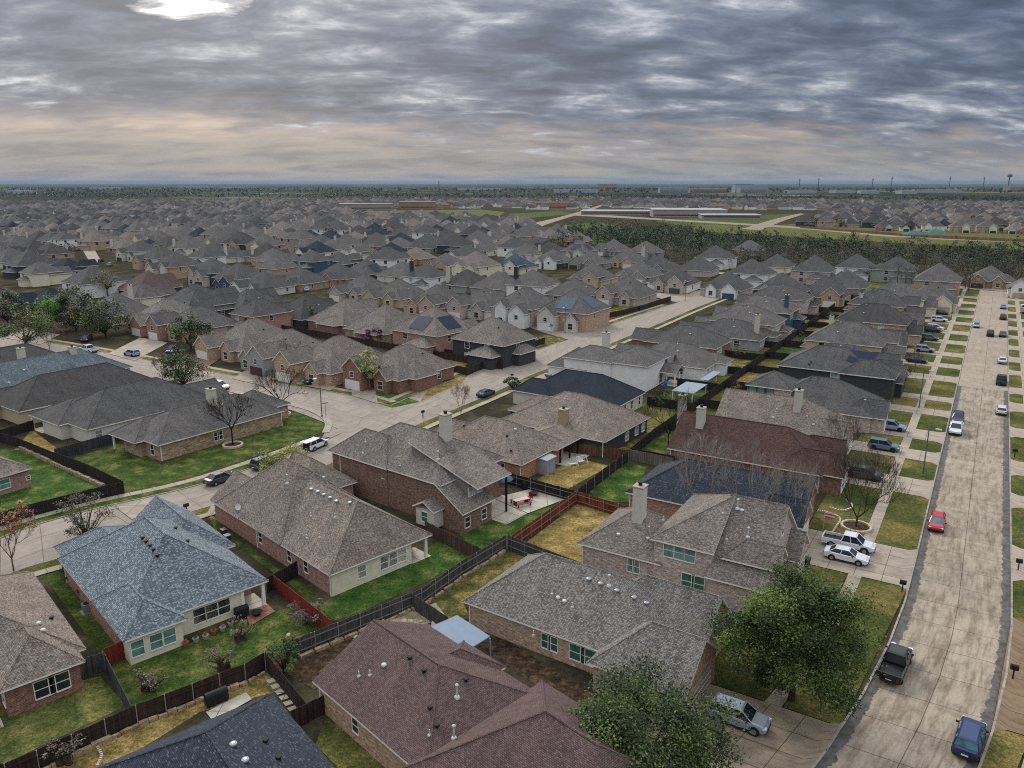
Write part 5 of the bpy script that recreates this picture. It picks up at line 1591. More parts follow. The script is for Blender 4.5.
# clump at the left end of the side street
tree('bright lime-green tree among dark evergreens at left', at(51, 333), 12, 6.0, L_BRIGHT, 4200, .26, 14, base=.06, ncl=30)
tree('dark evergreen oak right of the bright lime-green tree', at(76, 330), 14, 7.6, L_DARK, 6500, .28, 15, base=.04, ncl=36)
tree('broad mid-green oak between dark evergreen and brick gable house', at(106, 337), 12, 7.8, L_DARK[:1] + L_OAK[2:] + L_DARK[2:], 6000, .26, 16, base=.06, ncl=36)
tree('spreading olive-green tree at left with a forked trunk', at(27, 351), 11, 7.6, L_OLIVE[1:2] + L_DARK[2:] + L_OAK[:1], 5200, .24, 17, base=.2, ncl=34)
bare('pinkish bare tree beside the spreading olive tree', at(50, 351), 8, 4.2, 18, BARKP, trunk=.15, fork=.15, twig=MATS['twig_pink'])
tree('dark evergreen at the left edge above straw lawn', at(8, 325), 11, 8, L_DARK, 5200, .28, 19, base=.1, ncl=30)
tree('dark green tree behind slate roof beside the side street', at(184, 386), 8.4, 6.4, L_DARK[:1] + L_OAK[2:] + L_GREY[:1], 5200, .22, 40, base=.05, ncl=32)
bare('reddish bare tree behind slate roof left of dark green tree', at(163, 380), 6.5, 3.4, 41, BARKP, trunk=.12, fork=.15, twig=MATS['twig_pink'])
bare('dark red bare tree before the stepped brick gables', at(172, 335), 8.2, 5.0, 42, plain('bark_maroon', srgb(80, 58, 54)), trunk=.15, fork=.2)
tree('dark rounded evergreen before the gabled houses of side street', at(191, 349), 8.6, 6.0, L_DARK, 4500, .26, 43, base=.08, ncl=28)
tree('hazy budding tree between two garages on side street', at(291, 372), 8.6, 4.6, L_TWIG + L_GREY[:1], 1500, .16, 44, base=.2, ncl=34, cr=.24)
tree('purple blossoming redbud behind the garage roofs', at(373, 344), 4.6, 3.6, L_PURP, 2600, .2, 45, base=.2, ncl=20, name='redbud_tree')
tree('pale olive bare-topped tree behind the chimney roofs at left', at(108, 297), 11, 5.6, L_OLIVE[:1] + L_TWIG, 1500, .24, 46, base=.25, ncl=26)
tree('dark teal conifer behind garage roofs in mid view', at(310, 327), 7.5, 3.0, L_DARK, 900, .26, 47, base=.05, ncl=16)
# shrubs near the houses
SHR = [((288, 676, 1.2, 1.5), L_DARK, 'dark shrub inside corner of brown and rock garden fences'), ((102, 597, 1.8, 1.3), L_DARK, 'dark bush beside the wall of blue-white roofed house'), ((73, 577, 2.2, 1.6), L_DARK, 'dark bush at front left of blue-white roofed house'),
       ((812, 384, 1.3, 2.0), L_BRIGHT, None)]
tree(SHR[0][2], at(285, 672), 3.2, 1.9, L_DARK, 900, .13, 50, base=.05, ncl=14, name='shrub', cat='shrub')
tree(SHR[1][2], at(88, 598), 1.6, 1.2, L_DARK, 400, .12, 51, base=.05, ncl=10, name='shrub', cat='shrub')
tree(SHR[2][2], at(71, 580), 2.2, 1.3, L_DARK, 500, .12, 52, base=.05, ncl=10, name='shrub', cat='shrub')
tree('bare reddish thicket beside the rust-red fence panel', at(312, 622), 2.8, 2.2, L_TWIG + [MATS['bark_maroon']], 900, .12, 53, base=.05, ncl=16, name='shrub', cat='shrub', bark=BARKP, stems=3)
tree('pale leafless bush on the lawn below the covered porch', at(240, 640), 2.4, 1.5, L_TWIG[:1] + L_GREY[1:2], 250, .1, 54, base=.05, ncl=10, name='shrub', cat='shrub', stems=4)
tree('small bare brown bush against the brown back fence', at(222, 672), 2.6, 1.7, L_TWIG, 380, .1, 55, base=.1, ncl=12, name='shrub', cat='shrub', stems=4)
tree('brown leafless bush in the lawn left of back fence', at(150, 690), 2.2, 1.6, L_TWIG, 300, .1, 56, base=.1, ncl=12, name='shrub', cat='shrub', stems=4)
tree('bare brown bush at foot of fence by the left bottom corner', at(68, 762), 2.4, 1.8, L_TWIG, 500, .1, 57, base=.1, ncl=14, name='shrub', cat='shrub', stems=4)
tree('bright lime shrub in the front garden below solar roof', sd(66, 11.5), 1.9, 1.7, L_BRIGHT, 500, .16, 58, base=.05, ncl=12, name='shrub', cat='shrub')
tree('dark bush beside the lime shrub at the slate house front', sd(56, 11.5), 2.6, 1.9, L_DARK, 600, .16, 59, base=.05, ncl=12, name='shrub', cat='shrub')
tree('dark round bush by the gable of the two-storey solar house', sd(92, 11), 3.0, 2.0, L_DARK, 600, .18, 60, base=.05, ncl=12, name='shrub', cat='shrub')
tree('dark bush before the buff-walled house beside parked cars', sd(136, 11), 2.8, 2.0, L_DARK, 500, .18, 61, base=.05, ncl=12, name='shrub', cat='shrub')
bare('slim bare sapling on the straw lawn by the dark parked car', sd(100, 9), 5.5, 2.0, 62, BARK, trunk=.07, fork=.3, depth=4)
bare('slim bare sapling by the footpath beyond the lamp post', sd(84, 9.5), 4.6, 1.6, 63, BARK, trunk=.06, fork=.3, depth=4)
tree('round dark shrub at the street lamp corner by garage', at(330, 377), 2.0, 1.5, L_DARK, 350, .16, 64, base=.05, ncl=10, name='shrub', cat='shrub')
# yard trees in the back gardens, small
for i, (s, d, h, r) in enumerate(((40, 47, 5, 2), (58, 38, 3.5, 1.3), (92, 47, 4.5, 1.8), (120, 38, 4, 1.5), (140, 46, 6, 2.2), (158, 37, 4.5, 1.8), (176, 46, 5, 2), (205, 38, 5, 2))):
    tree('small thin back-yard tree along the long dark fence', sd(s, d), h, r, (L_TWIG + L_GREY[:1]) if i % 3 else L_DARK[:2], 300, .16, 70 + i, 'small trees along the back fence', trunk=.08, base=.2, ncl=14, stems=1)
# ------------------------------------------------------------------ vehicles
def paint(name, c, m=.2): return plain('paint_' + name, c, .16, .6, m)


PAINT = {k: paint(k, srgb(*v)) for k, v in dict(white=(216, 218, 222), silver=(148, 156, 166), black=(30, 31, 34), navy=(46, 58, 82), blue=(26, 48, 92), red=(172, 30, 56), grey=(88, 94, 102), dkgrey=(56, 62, 70), lightblue=(136, 154, 178), brown=(88, 56, 52), teal=(96, 116, 128)).items()}
TYRE = plain('tyre_rubber', srgb(28, 28, 30), .9); RIM = plain('wheel_rim', srgb(150, 152, 156), .35, .5, .6)
HEADL = plain('headlamp_lens', srgb(220, 224, 226), .15, .6); TAILL = plain('tail_lens', srgb(132, 24, 24), .2, .5)
PLATE = plain('number_plate', srgb(214, 216, 216), .5); PLAST = plain('dark_plastic', srgb(38, 38, 40), .6)


def loft(bm, st, mi=0):
    rings = []
    for x, zb, zt, hw in st:
        h = zt - zb
        pr = [(-hw * .9, zb), (-hw, zb + h * .18), (-hw, zb + h * .72), (-hw * .95, zb + h * .92), (-hw * .82, zt), (hw * .82, zt), (hw * .95, zb + h * .92), (hw, zb + h * .72), (hw, zb + h * .18), (hw * .9, zb)]
        rings.append([bm.verts.new((x, y, z)) for y, z in pr])
    for a, b in zip(rings, rings[1:]):
        n = len(a)
        for i in range(n): bm.faces.new((a[i], b[i], b[(i + 1) % n], a[(i + 1) % n])).material_index = mi
    bm.faces.new(rings[0]).material_index = mi; bm.faces.new(rings[-1][::-1]).material_index = mi
    bmesh.ops.recalc_face_normals(bm, faces=bm.faces)


VEH = {
    'sedan': dict(L=4.8, st=[(-2.4, .5, .82, .74), (-2.3, .32, .98, .84), (-1.6, .22, 1.02, .9), (0, .2, .98, .91), (1.2, .22, .96, .9), (2.1, .26, .84, .85), (2.4, .42, .66, .72)], gh=(-1.95, 1.15, -1.15, .3, .94, 1.45, .82, .6), ax=(-1.42, 1.42), r=.33, hw=.9),
    'suv': dict(L=4.7, st=[(-2.35, .45, .98, .8), (-2.25, .34, 1.12, .88), (-1.4, .26, 1.12, .93), (.2, .24, 1.08, .94), (1.15, .26, 1.06, .92), (2.1, .3, .96, .87), (2.35, .46, .76, .76)], gh=(-2.22, 1.2, -1.95, .35, 1.06, 1.7, .86, .68), ax=(-1.4, 1.42), r=.37, hw=.93),
    'pickup': dict(L=5.8, st=[(-2.9, .5, .8, .88), (-2.85, .42, .82, .95), (-.75, .36, .82, .98), (-.7, .36, 1.16, .98), (1.35, .36, 1.16, .97), (2.5, .4, 1.08, .92), (2.9, .52, .86, .82)], gh=(-.72, 1.7, -.5, .85, 1.14, 1.86, .9, .74), ax=(-1.75, 1.85), r=.42, hw=.98),
    'hatch': dict(L=4.2, st=[(-2.1, .45, .9, .76), (-2.0, .32, 1.02, .84), (-1.2, .24, 1.04, .88), (.2, .22, 1.0, .89), (1.0, .24, .98, .88), (1.85, .28, .88, .82), (2.1, .42, .7, .7)], gh=(-2.0, 1.1, -1.7, .3, .98, 1.52, .8, .64), ax=(-1.28, 1.28), r=.33, hw=.88),
}


def make_vehicle(kind, name, pmat):
    V = VEH[kind]; root = bpy.data.objects.new(name, None); COL.objects.link(root); root.empty_display_size = .3
    bm = bmesh.new(); loft(bm, V['st'])
    b0, b1, t0, t1, zb, zt, wb, wt = V['gh']
    if kind == 'pickup':
        for s in (-1, 1): box(bm, -2.86, -.74, s * .95 - .05, s * .95 + .05, .7, 1.17)
        box(bm, -2.9, -2.8, -.93, .93, .6, 1.15)
    # roof skin and pillars
    bv = [(t0 - .06, -wt - .02), (t1 + .06, -wt - .02), (t1 + .06, wt + .02), (t0 - .06, wt + .02)]
    ct = [(t0 + .12, -wt + .12), (t1 - .1, -wt + .12), (t1 - .1, wt - .12), (t0 + .12, wt - .12)]
    A = [bm.verts.new((x, y, zt - .03)) for x, y in bv]; B = [bm.verts.new((x, y, zt + .05)) for x, y in ct]
    bm.faces.new(B); bm.faces.new(A[::-1])
    for i in range(4): bm.faces.new((A[i], A[(i + 1) % 4], B[(i + 1) % 4], B[i]))
    for s in (-1, 1):
        for (xb, xt) in ((b0, t0), (b1, t1), ((b0 + b1) / 2 - .15, (t0 + t1) / 2)):
            tube(bm, (xb, s * (wb + .005), zb - .02), (xt, s * (wt + .005), zt), .05, .045, 5)
    # dark sills, bumpers and wheel arches
    n_ = len(bm.faces)
    for s in (-1, 1):
        box(bm, V['ax'][0] + V['r'] + .08, V['ax'][1] - V['r'] - .08, s * (V['hw'] - .05) - .05, s * (V['hw'] - .05) + .05, V['st'][3][1] - .02, V['st'][3][1] + .13)
        for xa in V['ax']:
            tube(bm, (xa, s * (V['hw'] - .1), V['r'] + .01), (xa, s * (V['hw'] + .012), V['r'] + .01), V['r'] + .075, V['r'] + .075, 16)
    box(bm, -V['L'] / 2 - .03, -V['L'] / 2 + .1, -V['hw'] * .85, V['hw'] * .85, V['st'][0][1] - .08, V['st'][0][1] + .08)
    box(bm, V['L'] / 2 - .1, V['L'] / 2 + .03, -V['hw'] * .78, V['hw'] * .78, V['st'][-1][1] - .1, V['st'][-1][1] + .08)
    bm.faces.ensure_lookup_table()
    for f in bm.faces[n_:]: f.material_index = 1
    body = obj('body', bm, [pmat, PLAST] if True else pmat, root, uv=False, smooth=False)
    bm = bmesh.new()
    lo = [(b0, -wb, zb - .04), (b1, -wb, zb - .04), (b1, wb, zb - .04), (b0, wb, zb - .04)]; hi = [(t0, -wt, zt - .01), (t1, -wt, zt - .01), (t1, wt, zt - .01), (t0, wt, zt - .01)]
    v = [bm.verts.new(p) for p in lo + hi]
    for i in range(4): bm.faces.new((v[i], v[(i + 1) % 4], v[4 + (i + 1) % 4], v[4 + i]))
    obj('windows', bm, GL_CAR, root, uv=False)
    if kind == 'pickup':
        bm = bmesh.new(); box(bm, -2.78, -.76, -.88, .88, .83, .86); obj('cargo_bed', bm, PLAST, root, uv=False)
    for xa in V['ax']:
        for s in (-1, 1):
            bm = bmesh.new(); y = s * (V['hw'] - .1)
            tube(bm, (xa, y - .11, V['r']), (xa, y + .13 * s if s > 0 else y + .11, V['r']), V['r'], V['r'], 16) if s > 0 else tube(bm, (xa, y - .13, V['r']), (xa, y + .11, V['r']), V['r'], V['r'], 16)
            wv = obj('wheel', bm, TYRE, root, uv=False)
            bm = bmesh.new(); yo = y + s * .132; tube(bm, (xa, yo - .01, V['r']), (xa, yo + .01, V['r']), V['r'] * .62, V['r'] * .62, 12); obj('rim', bm, RIM, wv, uv=False)
    xe = V['L'] / 2; zf = V['st'][-2][2] - .17; zr = V['st'][1][2] - .22; wf = V['st'][-2][3]
    for s in (-1, 1):
        bm = bmesh.new(); rot_box(bm, (xe - .2, s * (wf - .2), zf), (.16, .17, .07), s * -.35); obj('headlight', bm, HEADL, root, uv=False)
        bm = bmesh.new(); box(bm, -xe - .005, -xe + .15, min(s * .58, s * .8), max(s * .58, s * .8), zr - .08, zr + .1); obj('taillight', bm, TAILL, root, uv=False)
        bm = bmesh.new(); rot_box(bm, (b1 - .35, s * (V['hw'] + .1), zb + .06), (.06, .1, .07), 0); obj('mirror', bm, PLAST, root, uv=False)
    bm = bmesh.new(); box(bm, -xe - .02, -xe + .02, -.24, .24, .52, .65); obj('number_plate', bm, PLATE, root, uv=False)
    return root


PROTO = {}


def vehicle(kind, pos, heading, col, label, cat, name=None, group=None, far=False, glass_m=None):
    nm = name or {'sedan': 'parked_car', 'suv': 'parked_car', 'hatch': 'parked_car', 'pickup': 'pickup_truck'}[kind]
    if kind not in PROTO:
        PROTO[kind] = make_vehicle(kind, nm, PAINT[col]); c = PROTO[kind]
    else:
        c = PROTO[kind].copy(); COL.objects.link(c); c.name = nm
        for ch in list(PROTO[kind].children):
            if far and ch.name.split('.')[0] in ('mirror', 'number_plate'): continue
            k = ch.copy(); COL.objects.link(k); k.parent = c
            if not far:
                for g in ch.children:
                    gg = g.copy(); COL.objects.link(gg); gg.parent = k
    for ch in c.children:
        if ch.name.startswith('body'):
            ch.material_slots[0].link = 'OBJECT'; ch.material_slots[0].material = PAINT[col]
        if ch.name.startswith('windows'):
            ch.material_slots[0].link = 'OBJECT'; ch.material_slots[0].material = glass_m or GL_CAR
    for kk in ('group',):
        if kk in c.keys(): del c[kk]
    c.location = (pos[0], pos[1], pos[2] if pos[2] > .001 else .034); c.rotation_euler = (0, 0, heading)
    return tag(c, label, cat, group)


AW, AT = R(58.5), R(58.5 + 180); AD = R(58.5 - 90); AI = R(58.5 + 90)   # away, towards us, out to the street, in to the house
DZ = .125
def sdz(s, d): p = sd(s, d); p.z = DZ; return p
G1, G2, G3 = 'cars parked along the right-hand street', 'cars parked on right-hand driveways', 'cars around the middle and side streets'
vehicle('pickup', sd(-25.8, -1.2), AW - R(5), 'black', 'black pickup with open bed parked at left kerb near the bottom', 'pickup', group=G1)
vehicle('suv', sd(-33.4, -8.1), AW - R(6), 'blue', 'bright blue compact car at the right kerb in bottom corner', 'car', group=G1, glass_m=GL_CART)
vehicle('hatch', sd(9.6, -1.3), AT, 'red', 'red car parked at the left kerb', 'car', group=G1, glass_m=GL_CART)
vehicle('pickup', sdz(-2.6, 7.2), AD, 'white', 'white pickup on a driveway beside a white sedan', 'pickup', group=G2)
vehicle('sedan', sdz(-6.0, 6.9), AD, 'white', 'white sedan parked next to the white pickup on a driveway', 'car', group=G2)
vehicle('suv', sdz(-40.3, 6.6), AD, 'silver', 'silver estate car on driveway between the two big green trees', 'car', group=G2)
vehicle('suv', sdz(22.9, 8.8), AD, 'dkgrey', 'dark grey car on driveway half hidden by the bare tree', 'car', group=G2, far=True)
vehicle('suv', sdz(38.2, 8.2), AD, 'teal', 'dark greenish car on a driveway beside the bare brown tree', 'car', group=G2, far=True)
vehicle('suv', sdz(50.4, 8.4), AD, 'lightblue', 'pale silver-blue car on driveway near a white pickup', 'car', group=G2, far=True)
vehicle('pickup', sd(55.0, -1.3), AT, 'white', 'white pickup at left kerb in front of a blue car', 'pickup', group=G1, far=True)
vehicle('suv', sd(62.0, -1.3), AT, 'navy', 'dark blue car at left kerb directly behind the white pickup', 'car', group=G1, far=True)
vehicle('hatch', sd(72.5, -8.0), AW, 'white', 'white car at right kerb opposite the dark blue car', 'car', group=G1, far=True)
vehicle('pickup', sd(99, -7.9), AW, 'dkgrey', 'dark grey pickup at right kerb behind a white sedan', 'pickup', group=G1, far=True)
vehicle('sedan', sd(122.5, -8.0), AW, 'white', 'white sedan at right kerb just beyond dark grey pickup', 'car', group=G1, far=True)
vehicle('suv', sd(161, -5.0), AW, 'black', 'black car driving up the middle of the right-hand street', 'car', group=G1, far=True)
vehicle('sedan', sd(162, -8.0), AW, 'grey', 'grey sedan at right kerb next to the black moving car', 'car', group=G1, far=True)
vehicle('hatch', sd(174.5, -1.2), AT, 'silver', 'small silver car at left kerb far up the street', 'car', group=G1, far=True)
vehicle('suv', sd(195.5, -8.0), AW, 'brown', 'maroon brown car at right kerb far up the street', 'car', group=G1, far=True)
vehicle('sedan', sd(221, -8.0), AW, 'lightblue', 'pale blue car at right kerb, farthest up the street', 'car', group=G1, far=True)
vehicle('suv', sdz(126.4, 9), AD, 'silver', 'silver car on driveway beyond the dark parked car', 'car', group=G2, far=True)
vehicle('sedan', sdz(111.8, 9.6), AD, 'navy', 'dark navy car on driveway beside the straw lawn', 'car', group=G2, far=True)
vehicle('suv', sdz(162.4, 9), AD, 'white', 'white van-like car on driveway, beyond a dark car', 'car', group=G2, far=True)
vehicle('suv', sdz(158.6, 9.4), AD, 'dkgrey', 'dark car on driveway in front of a white one, far up', 'car', group=G2, far=True)
vehicle('suv', sdz(144.0, 9.2), AD, 'grey', 'grey car on a driveway before the buff house', 'car', group=G2, far=True)
vehicle('suv', sdz(179, 9), AD, 'white', 'white car on a left driveway near the cream corner house', 'car', group=G2, far=True)
vehicle('sedan', sdz(195, 9.4), AD, 'dkgrey', 'dark car on the last left driveway of the street', 'car', group=G2, far=True)
vehicle('suv', sdz(209.8, -15), AI, 'grey', 'grey car on a right-side driveway at picture edge', 'car', group=G2, far=True)
vehicle('sedan', sdz(228.5, -15.5), AI, 'white', 'white car on a right-side driveway near the far end', 'car', group=G2, far=True)
# around the middle and side streets
def bdir(x0, y0, x1, y1): a, b = at(x0, y0), at(x1, y1); return math.atan2(b.y - a.y, b.x - a.x)
BD = bdir(203, 484, 302, 450)
vehicle('sedan', at(221, 482), BD, 'dkgrey', 'dark grey sedan parked along middle street left of olive tree', 'car', group=G3)
vehicle('suv', at(266, 467), BD, 'dkgrey', 'dark car mostly hidden behind the olive shrubby tree', 'car', group=G3)
ws = vehicle('suv', at(316, 448), BD + R(10), 'white', 'white car with its tailgate open near the junction', 'car', group=G3)
bm = bmesh.new(); rot_box(bm, (-2.6, 0, 1.78), (.45, .75, .04), 0); obj('open_tailgate', bm, PAINT['white'], ws, uv=False)
bm = bmesh.new(); box(bm, -2.37, -2.2, -.66, .66, .55, 1.45); obj('boot_opening', bm, BLACK, ws, uv=False)
vehicle('sedan', at(486, 396), R(57), 'navy', 'dark blue sedan at kerb beside the grassy strip of middle street', 'car', group=G3, far=True)
vehicle('sedan', at(553, 376), R(58), 'silver', 'grey car peeking out before the near-black blue roof', 'car', group=G3, far=True)
vehicle('sedan', at(573, 362), R(58), 'silver', 'pale car at the front of the white two-storey house', 'car', group=G3, far=True)
CDR = bdir(250, 399, 150, 378)
vehicle('suv', at(220, 389), CDR + math.pi, 'white', 'white compact car on side street above the corner house roof', 'car', group=G3, far=True)
vehicle('pickup', at(316, 383), bdir(352, 373, 296, 386), 'navy', 'navy pickup on driveway before arched garage', 'pickup', group=G3, far=True)
vehicle('suv', at(132, 356), CDR, 'lightblue', 'light blue car on side street near brown kerb shade', 'car', group=G3, far=True)
vehicle('pickup', at(89, 352), CDR, 'white', 'white pickup on side street below a dark parked car', 'pickup', group=G3, far=True)
vehicle('suv', at(87, 341), bdir(60, 335, 40, 345), 'dkgrey', 'dark car parked behind the white pickup by evergreen oak', 'car', group=G3, far=True)
vehicle('suv', at(172, 353), bdir(206, 349, 182, 366), 'navy', 'dark blue car on driveway next to straw lawn on side street', 'car', group=G3, far=True)
for x, y, c, lab in ((539, 316, 'white', 'white car on the corner driveway, left of two'), (555, 319, 'white', 'white car on the corner driveway, right of two'), (487, 311, 'lightblue', 'light blue pickup parked before white gabled house'), (500, 309, 'navy', 'dark car beside the light blue pickup'), (307, 291, 'white', 'white car on a driveway by the brick gable house'), (78, 251, 'navy', 'blue car at the head of the far left street'), (101, 262, 'black', 'black car parked low on the far left street'), (119, 259, 'white', 'white car on driveway right of far left street'), (110, 266, 'silver', 'silver car on the far left street corner')):
    vehicle('pickup' if 'pickup' in lab else 'suv', at(x, y), R(58) if x > 400 else R(100), c, lab, 'pickup' if 'pickup' in lab else 'car', group=G3, far=True)
# ------------------------------------------------------------------ the far town, woods and big buildings
placed = [o.location.copy() for o in SC.objects if o.type == 'EMPTY' and o.get('category') == 'house']


def far_mesh(seed, rm, wm):
    rg = random.Random(seed); bm = bmesh.new()
    st = 2 if rg.random() < .4 else 1
    ze = 5.2 if st == 2 else 2.9; W, D = rg.uniform(15, 20), rg.uniform(14, 18)
    rs = [(-W / 2, W / 2, -D / 2, D / 2, ze, .74, 'x' if W > D else 'y', 'h', 'h')]
    g = rg.choice((-1, 1)) * W * .22
    rs.append((g - 3.2, g + 3.2, -D / 2 - 3, -D / 2 + 6, ze - (0 if rg.random() < .5 else 0), .85, 'y', 'g', 'h'))
    rs.append((-g - 2.4, -g + 2.4, -D / 2 - 1.4, -D / 2 + 6, 3.1, .95, 'y', 'g', 'h'))
    if rg.random() < .6: rs.append((-W / 2 + 1, W * .1, D / 2 - 5, D / 2 + 2.5, 2.9, .5, 'y', 'h', 'h'))
    for i, r in enumerate(rs):
        add_roof(bm, r, False, 0, 1, 0); add_walls(bm, r, None, i, 2 if i != 1 else 4)
    q = wall_rect(rs[1], 1); mp = side_map(q, 'y0'); slab(bm, mp, g - 2.2, g + 2.2, 0, 2.1, 0, .05, 3)
    q = wall_rect(rs[0], 0)
    for s in ('y1', 'x0', 'x1'):
        mp = side_map(q, s)
        for a in (-3.5, 3.5): slab(bm, mp, a - .8, a + .8, ze - 2, ze - .6, 0, .05, 3)
    if rg.random() < .5: box(bm, 3, 4.3, D / 2 - 2, D / 2 - 1, 2, ze + 5, 5)
    bm.normal_update(); setuv(bm)
    me = bpy.data.meshes.new('house')
    bm.to_mesh(me); bm.free()
    for m in (SH[rm], TRIM, WL[wm], GL_D, WL[rg.choice(('white', 'pale', 'brick_tan', 'brick_pink', 'cream'))], STUCCO): me.materials.append(m)
    return me


FARM = [far_mesh(100 + i, *c) for i, c in enumerate((('grey', 'brick_tan'), ('grey', 'pale'), ('slate', 'white'), ('slate', 'greyw'), ('dark', 'brick_tan'), ('taupe', 'brick_pink'), ('slate', 'brick_grey'), ('grey', 'cream'), ('dark', 'charcoal'), ('taupe', 'brick_tan'), ('darkblue', 'white'), ('slate', 'brick_pink'), ('grey', 'white')))]


def inpoly(x, y, P):
    c = False; j = len(P) - 1
    for i in range(len(P)):
        if (P[i][1] > y) != (P[j][1] > y) and x < (P[j][0] - P[i][0]) * (y - P[i][1]) / (P[j][1] - P[i][1] + 1e-9) + P[i][0]: c = not c
        j = i
    return c


# town areas as outlines in the photo (on the ground), filled with rows of houses on curving streets
AREAS = [
    ('main', [(-340, 330), (-340, 203), (120, 201), (330, 203), (345, 214), (520, 222), (540, 236), (620, 250), (480, 268), (300, 270), (120, 262), (104, 250), (76, 247), (76, 258), (20, 268)]),
    ('beyond', [(-340, 203), (-340, 196.5), (330, 196), (520, 198.5), (620, 199), (585, 208.5), (540, 210), (505, 208.5), (360, 209), (330, 204)]),
    ('hill', [(600, 205), (640, 199), (1240, 204), (1240, 212), (860, 211), (620, 208.5)]),
    ('right', [(800, 226), (850, 208), (1240, 208), (1240, 240), (930, 233), (830, 228)]),
]
rg = random.Random(5)
cand = []
for nm, P in AREAS:
    W_ = [at(*p) for p in P]; WP = [(p.x, p.y) for p in W_]
    x0, x1 = min(p[0] for p in WP), max(p[0] for p in WP); y0, y1 = min(p[1] for p in WP), max(p[1] for p in WP)
    a = R(-33 if nm != 'right' else -20); ca, sa = math.cos(a), math.sin(a)
    L = 3200
    row = 0
    v = -L
    while v < L:
        for side in (0, 1):
            u = -L
            while u < L:
                bend = 22 * math.sin(u / 170 + v / 260)
                vv = v + bend + side * 36
                X, Y = u * ca - vv * sa + 0, u * sa + vv * ca + 900
                if inpoly(X, Y, WP):
                    cand.append((math.hypot(X, Y), X + rg.uniform(-1.5, 1.5), Y + rg.uniform(-1.5, 1.5), a + (0 if side else math.pi) + .11 * math.cos(u / 170 + v / 260) + rg.uniform(-.04, .04), nm))
                u += 20.5 if rg.random() > .04 else 38
        v += 86
cand.sort()
used = [Vector((p.x, p.y, 0)) for p in placed]
keep = []
for c in cand:
    q = Vector((c[1], c[2], 0))
    if c[0] < 900 and any((q - p).length < 19 for p in used): continue
    if c[0] < 500: used.append(q)
    keep.append(c)
# only what the frame can see
vis = []
for c in keep:
    s = project(c[1], c[2], 4)
    if -25 < s[0] < 1049: vis.append(c)
LABF = {'main': 'small far grey-roofed house among dense rows left of centre', 'beyond': 'tiny far house near the horizon at left', 'hill': 'tiny far house on the rise beyond the white warehouse', 'right': 'small far house behind the wood at upper right'}
N_IND = 200
for i, c in enumerate(vis[:N_IND]):
    o = bpy.data.objects.new('house', FARM[rg.randrange(len(FARM)) if rg.random() < .85 else 0]); COL.objects.link(o)
    o.location = (c[1], c[2], 0); o.rotation_euler = (0, 0, c[3]); o.scale = (1, 1, rg.uniform(.95, 1.1))
    tag(o, LABF[c[4]], 'house', 'distant houses, ' + c[4] + ' quarter')
# the remainder, too many and too small to single out, in one mass
side_ = [c for c in keep if -340 < project(c[1], c[2], 4)[0] <= -25 or 1049 <= project(c[1], c[2], 4)[0] < 1240]
parts = vis[N_IND:N_IND + 1800] + side_[:700]
me = bpy.data.meshes.new('distant_houses'); bm = bmesh.new(); mats = [SH['grey'], SH['slate'], SH['dark'], SH['taupe'], WL['white'], WL['brick_tan'], WL['pale'], WL['brick_pink']]
for c in parts:
    W, D, ze = rg.uniform(13, 18), rg.uniform(12, 16), rg.choice((3, 3, 5))
    n0 = len(bm.verts); mi = rg.randrange(4); wi = 4 + rg.randrange(4)
    r = (-W / 2, W / 2, -D / 2, D / 2, ze, .76, 'x' if W > D else 'y', 'h', 'h')
    A, B, *_ = roof_geo(r); e = [(-W / 2, -D / 2, ze), (W / 2, -D / 2, ze), (W / 2, D / 2, ze), (-W / 2, D / 2, ze)]
    if r[6] == 'x': fs = [(e[0], e[1], B, A), (e[2], e[3], A, B), (e[3], e[0], A), (e[1], e[2], B)]
    else: fs = [(e[1], e[2], B, A), (e[3], e[0], A, B), (e[0], e[1], A), (e[2], e[3], B)]
    for f in fs: face(bm, f, mi)
    box(bm, -W / 2 + .5, W / 2 - .5, -D / 2 + .5, D / 2 - .5, 0, ze + .1, wi)
    g = rg.choice((-1, 1)) * 3.5
    face(bm, [(g - 3, -D / 2 - .5, 0), (g + 3, -D / 2 - .5, 0), (g + 3, -D / 2 - .5, ze), (g, -D / 2 - .5, ze + 3), (g - 3, -D / 2 - .5, ze)], wi)
    face(bm, [(g - 3.2, -D / 2 - .7, ze), (g, -D / 2 - .7, ze + 3.2), (g, 0, ze + 3.2), (g - 3.2, 0, ze)][::-1], mi)
    face(bm, [(g + 3.2, -D / 2 - .7, ze), (g, -D / 2 - .7, ze + 3.2), (g, 0, ze + 3.2), (g + 3.2, 0, ze)], mi)
    ca, sa = math.cos(c[3]), math.sin(c[3]); bm.verts.ensure_lookup_table()
    for v in bm.verts[n0:]:
        x, y, z = v.co; v.co = (c[1] + x * ca - y * sa, c[2] + x * sa + y * ca, z)
if parts:
    o = obj('distant_houses', bm, mats); tag(o, 'mass of distant grey-roofed houses towards the horizon', 'houses', None, 'stuff')

